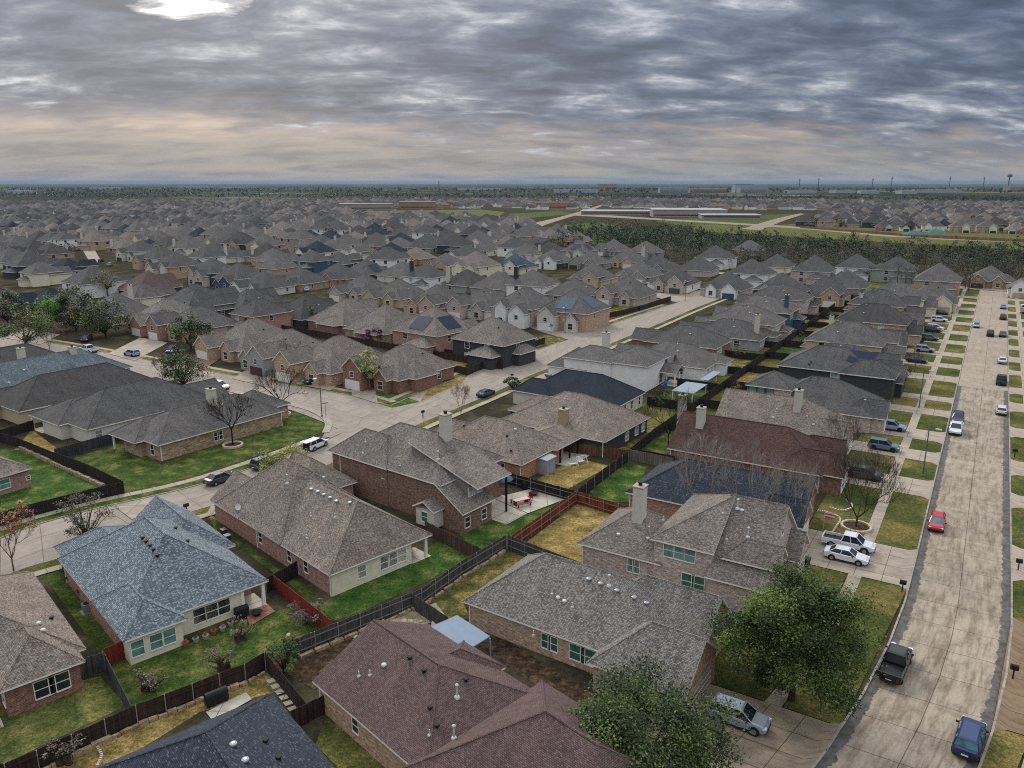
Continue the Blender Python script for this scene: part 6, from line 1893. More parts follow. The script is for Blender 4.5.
# ---- woods: many crowns in one mass each
def wood_mass(name, label, poly, n, mats, hmin, hmax, rmin, rmax, leafs, ls, seed, trunkm=BARKD, dens=None):
    rg = random.Random(seed); WP = [(p.x, p.y) for p in (at(*q) for q in poly)]
    x0, x1 = min(p[0] for p in WP), max(p[0] for p in WP); y0, y1 = min(p[1] for p in WP), max(p[1] for p in WP)
    bm = bmesh.new(); k = 0; tries = 0
    while k < n and tries < n * 400:
        tries += 1
        X, Y = rg.uniform(x0, x1), rg.uniform(y0, y1)
        if not inpoly(X, Y, WP): continue
        s = project(X, Y, 5)
        if not -300 < s[0] < 1300: continue
        if any((X - p.x) ** 2 + (Y - p.y) ** 2 < 130 for p in placed): continue
        k += 1
        H, r = rg.uniform(hmin, hmax), rg.uniform(rmin, rmax)
        if rg.random() < .25: H, r = H * 1.2, r * .6
        m = rg.randrange(len(mats))
        cs = []
        for _ in range(9):
            d = Vector((rg.gauss(0, .5), rg.gauss(0, .5), rg.gauss(0, .5)))
            if d.length > 1: d.normalize()
            cs.append((Vector((X + d.x * r, Y + d.y * r, H * .55 + d.z * H * .42)), m if rg.random() < .8 else rg.randrange(len(mats))))
        leaves(bm, rg, cs, r * .48, leafs, ls, len(mats), 1.0)
        tube(bm, (X, Y, 0), (X, Y, H * .6), .2, .1, 4, 0, cap=False)
    o = obj(name, bm, mats, None, uv=False); tag(o, label, 'wood', None, 'stuff'); return o


L_BARE = [leafmat('wood_bare', srgb(72, 66, 58)), leafmat('wood_bare_dark', srgb(48, 44, 40)), leafmat('wood_bare_pale', srgb(98, 92, 82))]
L_FAR = [leafmat('wood_far', srgb(34, 42, 32)), leafmat('wood_far_dark', srgb(24, 32, 26)), leafmat('wood_far_brown', srgb(56, 52, 46))]
wood_mass('bare_wood', 'grey leafless wood behind the last houses at right', [(640, 264), (660, 252), (760, 255), (900, 262), (1060, 272), (1060, 300), (880, 284), (760, 272)], 260, L_BARE + L_DARK[:1], 6.5, 11.5, 2.6, 5.5, 300, .26, 31)
L_WOOD = [leafmat('wood_green', srgb(40, 58, 28)), leafmat('wood_green_dark', srgb(26, 40, 21)), leafmat('wood_green_light', srgb(60, 76, 38))]
wood_mass('cedar_wood', 'dark green cedar wood in front of the pale road', [(548, 246), (570, 234), (640, 234), (720, 241), (800, 248), (900, 255), (1060, 260.5), (1060, 274), (900, 264), (760, 257), (660, 254), (600, 250)], 480, L_WOOD, 6, 13.5, 2.6, 5.4, 190, .46, 32)
for nm, lab, P, n, h, ls in (
    ('far_wood', 'dark tree line crossing behind the far houses at right', [(600, 199), (1240, 205), (1240, 200), (600, 196)], 620, 11, 1.7),
    ('far_wood', 'dark band of trees near the horizon at left', [(-300, 197), (600, 199), (600, 195), (-300, 193.4)], 900, 12, 2.1),
    ('far_wood', 'bluish line of woods on the horizon', [(-300, 192.6), (1300, 193.5), (1300, 189), (-300, 188.4)], 1500, 14, 4.0)):
    wood_mass(nm, lab, P, n, L_FAR, h * .6, h, 5, 9, 26, ls, len(lab))

# street trees of the far town, single copies of a few kinds
protos = []
for i, (m, h, r) in enumerate(((L_DARK, 8, 4.2), (L_TWIG + L_BARE[:1], 8, 3.8), (L_OLIVE[1:2] + L_BARE[:1], 7.5, 3.6), (L_OAK, 8, 4))):
    protos.append(tree('', (0, 0, 0), h, r, m, 420, .42, 300 + i, 'trees among the far houses', ncl=16, base=.15, cr=.4))
LABT = ('dark evergreen tree among the far houses', 'bare grey-brown tree among the far houses', 'pale olive tree among the far houses', 'mid-green tree among the far houses')
cnt = 0; first = [True] * 4
while cnt < 110:
    c = vis[rg.randrange(min(len(vis), 420))]
    k = rg.randrange(4); pos = (c[1] + rg.uniform(-14, 14), c[2] + rg.uniform(10, 16) * rg.choice((-1, 1)), 0)
    o = protos[k] if first[k] else copy_tree(protos[k]); first[k] = False
    o.location = pos; o.scale = (1,) * 3; o['label'] = LABT[k]; cnt += 1

# ---- fields, far roads, the large pale buildings
def field(pts, m, z=.05): patch('field', pts, m, z + ztop())
field([(345, 214.5), (360, 211), (480, 209.5), (505, 212), (500, 216), (420, 217), (355, 217)], G_DULL)
field([(505, 214), (560, 211), (575, 214), (520, 219)], G_GREEN)
field([(540, 228), (600, 222), (640, 233), (600, 246), (560, 240)], G_LUSH)
field([(655, 221), (720, 216), (800, 214), (760, 224), (740, 228), (680, 226)], G_GREEN)
field([(760, 226), (830, 222), (1060, 236), (1060, 248), (900, 240), (790, 234)], G_DULL)
field([(700, 224), (900, 236), (1060, 244), (1060, 252), (880, 242), (690, 231)], G_DULL, .055)
strip('road', px_line((500, 233), (530, 224), (560, 217), (585, 210), (600, 205)), px_line((525, 233), (548, 224), (570, 217), (592, 210), (604, 205)), C_DRIVED, .09)
strip('road', px_line((575, 213), (650, 218), (720, 222), (800, 227), (900, 236), (1060, 242)), px_line((572, 215.5), (650, 219.6), (720, 223.8), (800, 228.8), (900, 237.6), (1060, 243.6)), C_DRIVED, .095)
strip('road', px_line((742, 229), (775, 219), (800, 213.5)), px_line((760, 230.5), (786, 220), (805, 214)), C_DRIVED, .1)
def block(label, name, cat, x, y, w, d, h, mat, ang=0.0, roofm=None, bands=0, pm=None):
    p = at(x, y); root = thing(name, p, ang, label, cat)
    bm = bmesh.new(); box(bm, -w / 2, w / 2, -d / 2, d / 2, 0, h); obj('wall', bm, mat, root)
    bm = bmesh.new(); box(bm, -w / 2 - .5, w / 2 + .5, -d / 2 - .5, d / 2 + .5, h + .01, h + .7); obj('roof', bm, roofm or MATS['warehouse_roof'], root)
    for k in range(bands):
        bm = bmesh.new()
        box(bm, -w / 2 + 2, w / 2 - 2, -d / 2 - .06, -d / 2 + .1, 2 + k * 3.6, 3.4 + k * 3.6)
        obj('window_band', bm, GL_D, root)
    return root
plain('warehouse_roof', srgb(156, 158, 160), .6, var=.05)
PALE = plain('pale_render', srgb(150, 142, 132), .8, var=.06, nscale=.1)
OFFW = plain('hospital_cladding', srgb(140, 148, 156), .6, var=.05, nscale=.05)
RDB = plain('distant_brick', srgb(150, 118, 100), .8, var=.1, nscale=.05)
block('long low pale school building in front of the far rise', 'school_building', 'school', 622, 214.5, 110, 50, 5, PALE, R(-8), None, 1)
block('white-roofed warehouse with long shallow roof beyond the wood', 'warehouse', 'warehouse', 687, 216.5, 92, 60, 9, PALE, R(-6), None, 1)
block('low pale wing right of the white-roofed warehouse', 'warehouse', 'warehouse', 729, 218.5, 70, 40, 4.5, PALE, R(-6), None, 1)
block('blocky glass and white hospital tower near the horizon', 'hospital_building', 'hospital', 752, 193.0, 120, 60, 24, OFFW, 0, None, 4)
block('tall centre block of the hospital on the horizon', 'hospital_building', 'hospital', 742, 192.6, 80, 60, 36, OFFW, 0, plain('dark_parapet', srgb(70, 72, 78)), 6)
block('left hospital wing with pale panels near the horizon', 'hospital_building', 'hospital', 673, 193.2, 120, 50, 22, OFFW, 0, None, 4)
block('brown mid-rise block between the hospital wings', 'office_block', 'office', 706, 193.0, 150, 50, 18, RDB, 0, None, 3)
block('brown block standing on the skyline left of hospital', 'office_block', 'office', 607, 188.0, 170, 60, 34, RDB, 0, None, 2)
block('orange-brown brick block at right edge of skyline', 'office_block', 'office', 1018, 191.5, 120, 60, 24, RDB, 0, None, 2)
block('pinkish brick building at edge of the far green field', 'brick_building', 'building', 418, 208.5, 60, 30, 11, RDB, R(5), RDB, 1)
block('pale block with windows left of the far field', 'brick_building', 'building', 366, 209.5, 85, 30, 9, PALE, R(10), PALE, 1)
block('orange brick building beside the far highway', 'brick_building', 'building', 552, 208.5, 60, 30, 10, RDB, R(8), RDB, 1)
for i, (x, y, w) in enumerate(((103, 189.2, 260), (22, 193.5, 90), (196, 187.5, 300), (868, 193.5, 70), (906, 193.8, 60), (842, 193, 90), (576, 192.5, 200), (480, 190.2, 260), (800, 193, 120), (936, 192.6, 200))):
    block('tiny white shed roof flashing near the horizon', 'warehouse', 'warehouse', x, y, w, 60, 12, MATS['warehouse_roof'], R(i * 7 % 20 - 10))['group'] = 'white sheds near the horizon'
# tan fence and green shade roofs beyond the wood
fence('long tan fence in front of the upper right houses', [at(800, 228), at(850, 232), at(930, 238), at(1040, 243)], W_TAN, 2.2, posts=False, rails=0)
for x, lab in ((913, 'green shade roof by the tan fence, left of two'), (935, 'dark green shade roof by the tan fence, right of two')):
    p = at(x, 238 if x < 920 else 236); r_ = thing('shade_canopy', p, 0, lab, 'canopy')
    bm = bmesh.new(); add_roof(bm, (-8, 8, -6, 6, 3, .4, 'x', 'h', 'h'), False, 0, 0, 0); obj('canopy_roof', bm, plain('canopy_green', srgb(58, 100, 98)), r_, uv=False)
    for sx in (-7, 7):
        for sy in (-5, 5):
            bm = bmesh.new(); tube(bm, (sx, sy, 0), (sx, sy, 3.2), .1, .1, 6); obj('post', bm, METAL, r_)
# masts and water towers on the skyline
def mast(x, h, lab, y=188.5):
    p = at(x, y); r_ = thing('mast', p, 0, lab, 'mast', 'masts on the skyline'); bm = bmesh.new()
    tube(bm, (0, 0, 0), (0, 0, h), 4, 2.4, 6); box(bm, -7, 7, -2, 2, h * .8, h * .86); obj('pole', bm, plain('mast_steel', srgb(74, 78, 84)), r_)
for x, h in ((799, 78), (818, 80), (872, 80), (891, 92), (949, 92), (983, 90), (439, 60)): mast(x, h, 'thin dark mast standing on the skyline')
p = at(1008, 188.5); r_ = thing('water_tower', p, 0, 'small mushroom-shaped water tower on the skyline at right', 'water tower')
bm = bmesh.new(); tube(bm, (0, 0, 0), (0, 0, 88), 5, 4, 10); obj('stem', bm, MATS['mast_steel'], r_)
bm = bmesh.new(); lathe(bm, (0, 0, 84), [(5, 0), (17, 6), (19, 14), (15, 22), (4, 26)], 16); obj('tank', bm, MATS['mast_steel'], r_)
# ------------------------------------------------------------------ garden things and street furniture
def simple(name, label, cat, pos, rz=0, group=None): return thing(name, pos, rz, label, cat, group)


def lamp_post(pos, rz, label, h=7.5):
    r = simple('street_lamp', label, 'street lamp', pos, rz, 'street lamps')
    bm = bmesh.new(); tube(bm, (0, 0, 0), (0, 0, h), .1, .07, 8); lathe(bm, (0, 0, 0), [(.2, 0), (.18, .3), (.1, .4)], 10); obj('pole', bm, plain('lamp_steel', srgb(92, 90, 86), .5), r)
    bm = bmesh.new(); tube(bm, (0, 0, h - .3), (1.1, 0, h), .05, .04, 6); obj('arm', bm, MATS['lamp_steel'], r)
    bm = bmesh.new(); box(bm, .8, 1.6, -.16, .16, h - .05, h + .12); obj('lamp_head', bm, plain('lamp_glass', srgb(190, 190, 182), .4), r)


lamp_post(at(322, 417), R(-120), 'tall street lamp at the junction corner before the arched garage')
lamp_post(at(922.5, 477), R(-30), 'street lamp on the verge near the white pickup at left kerb')
lamp_post(at(919, 408), R(-30), 'thin lamp post in front garden between two paths')
lamp_post(at(951, 320), R(-30), 'street lamp beside the corner house at far end of the right-hand street')
lamp_post(at(565, 333), R(-120), 'street lamp beside the corner driveway with two white cars')
lamp_post(at(685, 301), R(-120), 'street lamp near the far end of the middle street')
sg = simple('street_sign', 'street name sign pole with blue plates at the second junction', 'street sign', at(551, 335))
bm = bmesh.new(); tube(bm, (0, 0, 0), (0, 0, 3.1), .05, .05, 6); obj('pole', bm, MATS['lamp_steel'], sg)
for k in range(2):
    bm = bmesh.new(); rot_box(bm, (0, 0, 2.6 + .35 * k), (.7, .03, .14), R(30 + 90 * k)); obj('plate', bm, plain('sign_blue', srgb(48, 84, 140)), sg)
sg = simple('street_sign', 'grey sign pole beside the lamp at the first junction', 'street sign', at(326, 418))
bm = bmesh.new(); tube(bm, (0, 0, 0), (0, 0, 3.2), .05, .05, 6); obj('pole', bm, MATS['lamp_steel'], sg)
bm = bmesh.new(); rot_box(bm, (0, 0, 2.9), (.6, .03, .13), R(40)); obj('plate', bm, METAL, sg)


def mailbox(pos, rz, label):
    r = simple('mailbox', label, 'mailbox', pos, rz, 'mailboxes at the kerbs')
    bm = bmesh.new(); box(bm, -.06, .06, -.06, .06, 0, 1.05); obj('post', bm, BLACK, r)
    bm = bmesh.new()
    prof = [(-.2, 1.05), (.2, 1.05), (.2, 1.3)] + [(.2 * math.cos(t), 1.3 + .2 * math.sin(t)) for t in (math.pi * k / 6 for k in range(1, 6))] + [(-.2, 1.3)]
    A = [bm.verts.new((-.32, y, z)) for y, z in prof]; B = [bm.verts.new((.32, y, z)) for y, z in prof]
    for i in range(len(A)): bm.faces.new((A[i], A[(i + 1) % len(A)], B[(i + 1) % len(A)], B[i]))
    bm.faces.new(A[::-1]); bm.faces.new(B); obj('box', bm, BLACK, r)


mailbox(sd(-10.6, .6), AD, 'black mailbox on the left verge beside the white cars driveway')
mailbox(sd(-22, -9.8), AI, 'black mailbox at the right kerb beside the brown driveway')
mailbox(sd(1.5, -9.9), AI, 'black mailbox at the right kerb opposite the red car')
mailbox(sd(45, -9.9), AI, 'dark mailbox at the right kerb below the white car')
mailbox(at(423, 418), R(57), 'black mailbox at near kerb beyond two-storey brick roof')
mailbox(at(187, 514), R(50), 'black mailbox at the near kerb behind the blue-white roof')

# planter rings round trees
for x, y, r, lab in ((233, 446, 1.5, 'stone ring around the bare tree on corner lawn'), (282, 415, 1.5, 'stone ring under the bare tree at the corner'), (856, 528, 1.7, 'pale stone ring planter under the large brown bare tree')):
    p = at(x, y); t_ = simple('tree_ring', lab, 'planter', p); bm = bmesh.new()
    for k in range(20):
        a = 2 * math.pi * k / 20; rot_box(bm, (math.cos(a) * r, math.sin(a) * r, .18), (.14, .24, .2), a)
    obj('edging', bm, plain('edging_stone', srgb(186, 170, 146), .9, var=.15), t_)
    bm = bmesh.new(); lathe(bm, (0, 0, 0), [(r - .1, 0), (r - .12, .16), (.05, .26)], 20); obj('soil', bm, BEDM, t_)


def grill(pos, rz, label, mat, L=1.5):
    r = simple('barbecue', label, 'barbecue', pos, rz); bm = bmesh.new()
    n = 8; prof = [(-.36, .15), (.36, .15), (.36, .9)] + [(.36 * math.cos(t), .9 + .34 * math.sin(t)) for t in (math.pi * k / n for k in range(1, n))] + [(-.36, .9)]
    A = [bm.verts.new((-L / 2, y, z)) for y, z in prof]; B = [bm.verts.new((L / 2, y, z)) for y, z in prof]
    for i in range(len(A)): bm.faces.new((A[i], A[(i + 1) % len(A)], B[(i + 1) % len(A)], B[i]))
    bm.faces.new(A[::-1]); bm.faces.new(B); obj('cover', bm, mat, r)
    for sx in (-1, 1):
        for sy in (-1, 1):
            bm = bmesh.new(); tube(bm, (sx * L * .42, sy * .28, 0), (sx * L * .42, sy * .28, .2), .05, .05, 6); obj('leg', bm, BLACK, r)


grill(at(217, 703), R(40), 'black covered barbecue on small patio behind navy roof', BLACK, 1.8)
grill(at(230, 609), R(110), 'grey-blue covered barbecue beside the rust-red fence', plain('cover_greyblue', srgb(126, 138, 154)), 1.3)
grill(at(242, 617), R(40), 'black smoker standing near the rust-red fence', BLACK, 1.3)
grill(at(527, 489), R(20), 'dark barbecue on the patio by the black panel fence', BLACK, 1.4)
b_ = simple('fire_pit', 'round black fire pit on red brick paving by the porch', 'fire pit', at(257, 616)); bm = bmesh.new()
lathe(bm, (0, 0, .1), [(.3, 0), (.55, .35), (.6, .4), (.5, .42), (.1, .3)], 16); obj('bowl', bm, BLACK, b_)
b_ = simple('fire_pit', 'small round black fire pit on patio near red table', 'fire pit', at(534, 496)); bm = bmesh.new()
lathe(bm, (0, 0, .12), [(.3, 0), (.6, .4), (.66, .45), (.5, .47), (.1, .3)], 16); obj('bowl', bm, BLACK, b_)
# red picnic table with benches on the patio
tb_ = simple('picnic_table', 'red and white picnic table with red benches on the patio', 'picnic table', (*at(521, 505).xy, .135), R(30))
REDP = plain('red_bench', srgb(122, 34, 44), .6)
bm = bmesh.new(); box(bm, -1.1, 1.1, -.45, .45, .7, .76); obj('table_top', bm, plain('table_pale', srgb(196, 172, 162)), tb_)
for s in (-1, 1):
    bm = bmesh.new(); box(bm, -1.1, 1.1, s * .95 - .16, s * .95 + .16, .42, .48); box(bm, -1, -.9, s * .95 - .1, s * .95 + .1, 0, .42); box(bm, .9, 1, s * .95 - .1, s * .95 + .1, 0, .42); obj('bench', bm, REDP, tb_)
    bm = bmesh.new(); box(bm, s * .9 - .05, s * .9 + .05, -.4, .4, 0, .7); obj('leg', bm, REDP, tb_)
lc = simple('lounge_chair', 'dark red lounger at end of the patio picnic table', 'chair', (*at(529, 501).xy, .135), R(60)); bm = bmesh.new()
box(bm, -.9, .5, -.32, .32, .3, .4); obj('seat', bm, REDP, lc)
bm = bmesh.new(); n0 = 0; box(bm, .5, .6, -.32, .32, .3, 1.0); obj('backrest', bm, REDP, lc)
for sx in (-.8, .45):
    for sy in (-.28, .28):
        bm = bmesh.new(); box(bm, sx - .03, sx + .03, sy - .03, sy + .03, 0, .3); obj('leg', bm, REDP, lc)


def umbrella(pos, label, mat, closed=True, h=2.6):
    r = simple('parasol', label, 'parasol', pos); bm = bmesh.new(); tube(bm, (0, 0, 0), (0, 0, h), .04, .04, 8); obj('pole', bm, METAL, r)
    bm = bmesh.new()
    lathe(bm, (0, 0, 0), [(.42, .9), (.4, 1.6), (.2, 2.3), (.04, h)], 10) if closed else lathe(bm, (0, 0, 0), [(1.5, 2.1), (1.45, 2.16), (.8, 2.45), (.04, h)], 8)
    obj('canopy', bm, mat, r)


BLUEU = plain('umbrella_blue', srgb(52, 92, 150)); NAVYU = plain('umbrella_navy', srgb(70, 84, 116))
umbrella((*at(503, 494).xy, .13), 'open slate-blue parasol on patio under the eaves', NAVYU, False, 2.8)
umbrella((*at(665, 391).xy, .1), 'closed bright blue parasol behind the white two-storey house', BLUEU, True, 3.2)
# garden sheds and covers
def shed(pos, rz, w, d, h, mat, roofm, label, pitch=.35):
    r = simple('garden_shed', label, 'shed', pos, rz); bm = bmesh.new(); box(bm, -w / 2, w / 2, -d / 2, d / 2, 0, h); obj('wall', bm, mat, r)
    bm = bmesh.new(); add_roof(bm, (-w / 2 - .15, w / 2 + .15, -d / 2 - .15, d / 2 + .15, h + .17, pitch, 'x', 'g', 'g'), False, 0, 0, 0); obj('roof', bm, roofm, r)
    bm = bmesh.new(); box(bm, -.5, .5, -d / 2 - .04, -d / 2 + .02, .05, h - .25); obj('door', bm, roofm, r)


GREYP = plain('shed_plastic', srgb(146, 146, 152), .6, var=.04); SREDM = plain('shed_red', srgb(120, 28, 34), .7, var=.08)
shed(at(546, 472), R(55), 2.4, 1.8, 2.2, GREYP, GREYP, 'grey plastic garden shed against the brown-grey roofed house', .12)
shed(at(430, 344), R(58), 6.5, 4.6, 2.7, SREDM, plain('shed_redroof', srgb(112, 84, 80)), 'dark red garden shed behind the small red brick house')
gz_ = simple('gazebo', 'white flat-roofed patio cover in back yard beyond bare tree', 'patio cover', at(689, 400), R(58)); bm = bmesh.new(); box(bm, -4.2, 4.2, -2.2, 2.2, 2.5, 2.62); obj('roof', bm, plain('cover_white', srgb(132, 140, 152), .5, var=.08, nscale=2), gz_)
for sx in (-4, 4):
    for sy in (-2, 2):
        bm = bmesh.new(); box(bm, sx - .06, sx + .06, sy - .06, sy + .06, 0, 2.5); obj('post', bm, TRIM, gz_)
gz_ = simple('gazebo', 'narrow white cover beside the fence, beyond first patio cover', 'patio cover', at(710, 386), R(58)); bm = bmesh.new(); box(bm, -4.5, 4.5, -.9, .9, 2.2, 2.3); obj('roof', bm, MATS['cover_white'], gz_)
for sx in (-4, 4):
    bm = bmesh.new(); box(bm, sx - .06, sx + .06, -.06, .06, 0, 2.2); obj('post', bm, TRIM, gz_)
# AC units, bins, pots, play things
def ac(pos, rz, label):
    r = simple('air_conditioner', label, 'air conditioner', pos, rz, 'air conditioners beside walls'); bm = bmesh.new(); box(bm, -.45, .45, -.45, .45, .1, 1.0); box(bm, -.6, .6, -.6, .6, 0, .1); obj('casing', bm, METAL, r)
    bm = bmesh.new(); lathe(bm, (0, 0, 1.0), [(.36, 0), (.36, .03), (.1, .05)], 14); obj('fan_grille', bm, BLACK, r)


ac(at(88, 612), R(43), 'grey air conditioner beside blue-white roofed house wall')
ac(at(309, 497), R(43), 'grey air conditioner in the gap by the dark brick wall')
def bin_(pos, label, mat):
    r = simple('wheelie_bin', label, 'bin', pos, R(43)); bm = bmesh.new()
    v = [(-.26, -.28, .05), (.26, -.28, .05), (.26, .28, .05), (-.26, .28, .05), (-.32, -.36, 1.0), (.32, -.36, 1.0), (.32, .36, 1.0), (-.32, .36, 1.0)]
    vs = [bm.verts.new(p) for p in v]
    for idx in ((3, 2, 1, 0), (4, 5, 6, 7), (0, 1, 5, 4), (1, 2, 6, 5), (2, 3, 7, 6), (3, 0, 4, 7)): bm.faces.new([vs[i] for i in idx])
    obj('tub', bm, mat, r); bm = bmesh.new(); box(bm, -.35, .35, -.4, .42, 1.0, 1.08); obj('lid', bm, mat, r)
    for s in (-.28, .28):
        bm = bmesh.new(); tube(bm, (s - .04, .3, .12), (s + .04, .3, .12), .12, .12, 10); obj('wheel', bm, BLACK, r)


NAVYB = plain('bin_navy', srgb(44, 56, 84), .5)
bin_(at(228, 543), 'navy blue wheelie bin between the two grey-roofed near houses', NAVYB)
bin_(at(224.5, 537), 'dark bin right behind the navy blue wheelie bin', plain('bin_dark', srgb(52, 54, 60), .5))
bin_(at(806, 566), 'dark bin outside garage of the two-storey brick house', MATS['bin_dark'])
def pot(pos, label, mat, plant):
    r = simple('flower_pot', label, 'flower pot', pos, 0, 'flower pots along the cream wall'); bm = bmesh.new(); lathe(bm, (0, 0, 0), [(.2, 0), (.3, .42), (.32, .45), (.22, .4)], 12); obj('pot', bm, mat, r)
    bm = bmesh.new(); leaves(bm, random.Random(int(pos.x * 100)), [(Vector((0, 0, .6)), 0)], .3, 40, .1, len(plant)); obj('plant', bm, plant, r, uv=False)


TERRA = plain('terracotta', srgb(150, 86, 66), .8); STP = plain('pot_stone', srgb(150, 144, 134), .8)
for i, (x, y) in enumerate(((186, 646), (196, 642), (206, 639), (214, 634), (223, 631), (231, 626))):
    pot(at(x, y), 'small potted plant in the row along the cream bay wall', TERRA if i % 3 == 0 else STP, L_OAK if i % 2 else L_RUST)
w_ = simple('garden_swing', 'white tipped garden play frame on the straw-coloured yard', 'play frame', at(581, 464), R(30)); WHP = plain('play_white', srgb(214, 214, 212))
bm = bmesh.new()
for s in (-1, 1):
    tube(bm, (s * .9, -.6, 0), (s * .9, 0, 1.3), .05, .05, 6); tube(bm, (s * .9, .6, 0), (s * .9, 0, 1.3), .05, .05, 6)
tube(bm, (-.95, 0, 1.3), (.95, 0, 1.3), .05, .05, 6); obj('frame', bm, WHP, w_)
bm = bmesh.new(); box(bm, -.5, .5, -.25, .25, .45, .52); box(bm, -.5, .5, .22, .28, .5, 1.0); obj('seat', bm, WHP, w_)
w_ = simple('garden_bench', 'white low bench left of the white play frame', 'bench', at(573, 466), R(20)); bm = bmesh.new(); box(bm, -.7, .7, -.2, .2, .36, .42); obj('seat', bm, WHP, w_)
for s in (-.6, .6):
    bm = bmesh.new(); box(bm, s - .04, s + .04, -.18, .18, 0, .36); obj('leg', bm, WHP, w_)
w_ = simple('play_slide', 'teal plastic slide in the back yard below wide green windows', 'slide', at(739, 401), R(30)); TEALP = plain('play_teal', srgb(40, 132, 118), .5)
bm = bmesh.new(); face(bm, [(-.3, -1.2, .05), (.3, -1.2, .05), (.3, .5, 1.3), (-.3, .5, 1.3)]); face(bm, [(-.3, -1.2, .12), (-.3, .5, 1.37), (.3, .5, 1.37), (.3, -1.2, .12)])
for s in (-.32, .32): tube(bm, (s, -1.2, .15), (s, .5, 1.4), .06, .06, 6)
obj('chute', bm, TEALP, w_); bm = bmesh.new()
for s in (-.28, .28): tube(bm, (s, .55, 0), (s, .55, 1.9), .05, .05, 6)
for k in range(4): tube(bm, (-.28, .55, .3 + k * .3), (.28, .55, .3 + k * .3), .03, .03, 5)
obj('ladder', bm, TEALP, w_)
fl = simple('flag', 'small red and white garden flag beside the brick garage', 'flag', at(823, 530), R(-30)); bm = bmesh.new(); tube(bm, (0, 0, 0), (0, 0, 2.6), .03, .03, 6); obj('pole', bm, PVC, fl)
bm = bmesh.new()
for k in range(6):
    x0, x1 = .03 + k * .18, .21 + k * .18; y0, y1 = .06 * math.sin(k * 1.1), .06 * math.sin((k + 1) * 1.1)
    for s in range(4):
        face(bm, [(x0, y0, 1.7 + s * .2), (x1, y1, 1.7 + s * .2), (x1, y1, 1.9 + s * .2), (x0, y0, 1.9 + s * .2)], s % 2)
obj('cloth', bm, [plain('flag_red', srgb(176, 60, 70)), plain('flag_white', srgb(210, 196, 194))], fl)
# rocks of the rock garden
for i in range(26):
    x, y = 352 + rnd.uniform(-70, 85), 634 + rnd.uniform(-10, 12); x, y = x, y - (x - 352) * .18
    p = at(x, y); bm = bmesh.new(); bmesh.ops.create_icosphere(bm, subdivisions=1, radius=rnd.uniform(.18, .4))
    for v in bm.verts: v.co *= rnd.uniform(.75, 1.2); v.co.z *= .6
    o = obj('rock', bm, MATS['edging_stone'], None, uv=False); o.location = (p.x, p.y, .12); tag(o, 'pale rock in the rock garden behind the maroon roof', 'rock', 'rocks of the rock garden')
# curved white kerb of the planting bed left of the house with navy roof front
for P, lab in (([(818, 512), (828, 514), (840, 520), (836, 528), (832, 534)], 'curved white bed edging beside the bare tree ring'), ([(846, 500), (852, 508), (842, 512), (830, 509)], 'curved pale bed edging before the red-brown house'), ([(98, 768), (102, 758), (98, 750)], 'curved pale bed edging at the bottom left corner')):
    Q = smooth_line([at(*q) for q in P], 5); bm = bmesh.new()
    for a, b in zip(Q, Q[1:]): rot_box(bm, ((a.x + b.x) / 2, (a.y + b.y) / 2, .2), ((b - a).length / 2 + .04, .1, .12), math.atan2(b.y - a.y, b.x - a.x))
    tag(obj('bed_edging', bm, MATS['edging_stone']), lab, 'edging')
# ------------------------------------------------------------------ sky and light
w = bpy.data.worlds.new('World'); SC.world = w; w.use_nodes = True
nt = w.node_tree; N = nt.nodes; L = nt.links
bg = N['Background']
SUN_EL, SUN_AZ = R(32), R(-20)         # azimuth from +Y, negative = left
sky = N.new('ShaderNodeTexSky'); sky.sky_type = 'NISHITA'; sky.sun_disc = False
sky.sun_elevation = SUN_EL; sky.sun_rotation = SUN_AZ; sky.dust_density = 3
def wm(op, a, b=0.0, c=0.0):
    n = N.new('ShaderNodeMath'); n.operation = op
    for i, v in enumerate((a, b, c)):
        if hasattr(v, 'links'): L.new(v, n.inputs[i])
        else: n.inputs[i].default_value = v
    return n.outputs[0]
def wmix(f, a, b, bt='MIX'):
    n = N.new('ShaderNodeMix'); n.data_type = 'RGBA'; n.blend_type = bt
    for s, v in ((n.inputs[0], f), (n.inputs[6], a), (n.inputs[7], b)):
        if hasattr(v, 'links'): L.new(v, s)
        elif isinstance(v, (int, float)): s.default_value = v
        else: s.default_value = v if len(v) == 4 else (*v, 1)
    return n.outputs[2]
def wramp(f, st):
    r = N.new('ShaderNodeValToRGB'); cr = r.color_ramp
    while len(cr.elements) < len(st): cr.elements.new(.5)
    for e, (p, c) in zip(cr.elements, st):
        e.position = p; e.color = c if len(c) == 4 else (*c, 1)
    L.new(f, r.inputs['Fac']); return r.outputs['Color']
def wnoise(v, sc, det, ro, dist=0):
    n = N.new('ShaderNodeTexNoise'); n.inputs['Scale'].default_value = sc; n.inputs['Detail'].default_value = det
    n.inputs['Roughness'].default_value = ro; n.inputs['Distortion'].default_value = dist
    L.new(v, n.inputs['Vector']); return n.outputs['Fac']
tc = N.new('ShaderNodeTexCoord'); dirv = tc.outputs['Generated']
sp = N.new('ShaderNodeSeparateXYZ'); L.new(dirv, sp.inputs[0])
X, Y, Z = sp.outputs
zc = wm('MAXIMUM', Z, .0)
den = wm('ADD', zc, .2)
cb = N.new('ShaderNodeCombineXYZ')            # a flat cloud deck seen from below
L.new(wm('DIVIDE', X, den), cb.inputs[0]); L.new(wm('DIVIDE', Y, den), cb.inputs[1])
mp = N.new('ShaderNodeMapping'); L.new(cb.outputs[0], mp.inputs['Vector'])
mp.inputs['Rotation'].default_value = (0, 0, R(-7)); mp.inputs['Scale'].default_value = (2.1, 2.7, 1); mp.inputs['Location'].default_value = (4.3, 2.2, 0)
n1 = wnoise(mp.outputs[0], .55, 4, .55, .2)
